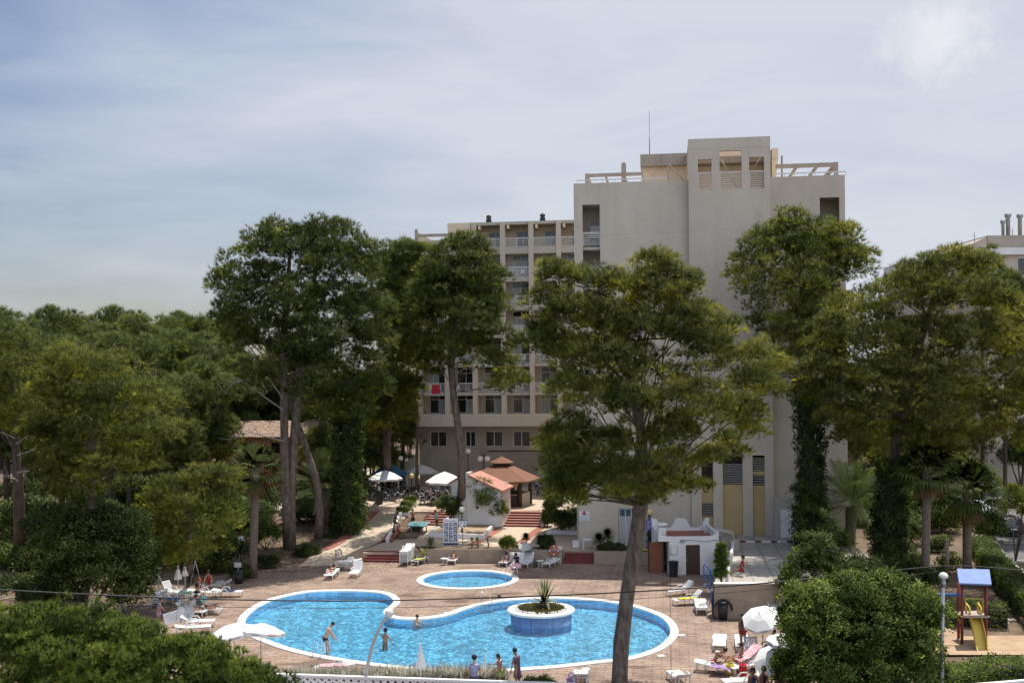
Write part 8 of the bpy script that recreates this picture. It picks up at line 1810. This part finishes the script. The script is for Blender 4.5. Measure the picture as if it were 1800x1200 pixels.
person('orange haired woman in dark swimsuit sitting on the lounger end', gp(347, 1051), 60, .46, 12, 10, (80, 80), (10, 10), (30, 30), (50, 60), skin='skin1', hair='hairred', hl=.05, wear=(('bottom', 'c_black'), ('top', 'c_black')), s=.98)
person('woman in a red brown swimsuit sitting facing the pool on the left', gp(367, 1036), -80, .47, 14, 12, (75, 75), (0, 0), (35, 35), (70, 70), skin='skin2', wear=(('swimsuit', 'c_red'),), s=1.02)
person('reclining person in green shirt with dark shorts in the left group', gp(358, 1080), 2, .47, -44, 30, (88, 100), (80, 55), (20, 30), (70, 80), skin='skin2', wear=(('shirt', 'c_dgreen'), ('shorts', 'c_olive')), s=1.02)
person('grey haired sunbather reclining in the left group', gp(331, 1083), -10, .47, -40, 25, (88, 95), (80, 65), (15, 20), (50, 60), skin='skin1', hair='hairgrey', wear=(('shirt', 'c_grey'), ('shorts', 'c_lav')), s=.98)
person('child in a lilac dress standing behind the near pine crown', gp(279, 1093), 20, .9, 6, 12, (4, -4), (0, -4), (20, 15), (50, 40), skin='skin2', wear=(('dress', 'c_violet'),), s=.8)
person('woman in black bikini lying prone on the flat lounger', gp(583, 1013), 86, .47, 80, -10, (-84, -86), (-92, -92), (150, 150), (175, 175), skin='skin1', hl=.05, spread=.16, wear=(('top', 'c_black'), ('bottom', 'c_black')), s=1.0)
person('person in a yellow green shirt crouched over a lounger by the wall', gp(748, 988), 200, .55, 34, 25, (80, 70), (20, 10), (30, 30), (40, 40), skin='skin2', wear=(('shirt', 'c_green'), ('shorts', 'c_olive')), s=1.0)
person('child reclining on the lavender towel lounger', gp(797, 990), -98, .47, -46, 25, (88, 96), (75, 60), (15, 20), (60, 60), skin='skin2', wear=(('shorts', 'c_purple'),), s=.85)
person('blond sunbather with legs stretched toward the pool', gp(890, 993), -110, .47, -36, 20, (88, 94), (84, 76), (20, 25), (60, 60), skin='skin1', hair='hairblond', hl=.08, wear=(('top', 'c_navy'), ('bottom', 'c_navy')), s=1.0)
person('dark clad person bent forward by the pink towel', gp(909, 998), -100, .47, 25, 20, (80, 80), (20, 20), (40, 40), (60, 60), skin='skin2', hl=.1, wear=(('shirt', 'c_navy'), ('shorts', 'c_navy')), s=.95)
person('dark haired person sitting on the white stepped wall', gp(694, 926, LT + .5), 10, .5, 14, 12, (80, 80), (5, 5), (30, 30), (50, 50), skin='skin3', hl=.1, wear=(('shirt', 'c_olive'), ('shorts', 'c_olive')), s=.95)
person('child in dark shorts standing by the lower end of the stepped wall', gp(692, 948, LT + .1), 10, .9, 5, 10, (4, -4), (0, -4), skin='skin3', wear=(('shorts', 'c_black'),), s=.82)
person('small child beside the foot of the stepped wall', gp(700, 944, LT), 160, .9, 10, 10, (8, -4), (0, -4), skin='skin3', wear=(('shorts', 'c_red'),), s=.7)
person('bare chested boy behind the ping pong table', gp(726, 926, LT), -90, .9, 4, 8, (4, -4), (0, -4), (30, 30), (60, 60), skin='skin2', wear=(('shorts', 'c_black'),), s=.92)
person('person in a teal shirt reading beside the ping pong table', gp(768, 932, LT), 180, .92, 5, 14, (3, -3), (0, -3), (35, 35), (95, 95), skin='skin2', wear=(('shirt', 'c_cyan'), ('trousers', 'c_olive')), s=1.0)
person('bartender in black behind the kiosk counter', Vector((kc.x - .3, kc.y - 1.6, UT)), -90, .92, 4, 6, (2, -2), (0, -2), (30, 30), (80, 80), skin='skin2', wear=(('shirt', 'c_black'), ('trousers', 'c_black')), s=1.03)
b = gp(365, 1078); t = thing('beach_fan', 'turquoise round fan held by the reclining person', 'fan', (b.x - .15, b.y - .2, .95)); MB().lathe([(.17, -.01), (.17, .01)], (0, 0, 0), 16, False, Euler((R(70), 0, 0)).to_matrix()).build('disc', 'c_cyan', t); MB().tube([(0, .02, -.15), (0, .04, -.32)], .012, 5).build('handle', 'c_cyan', t)
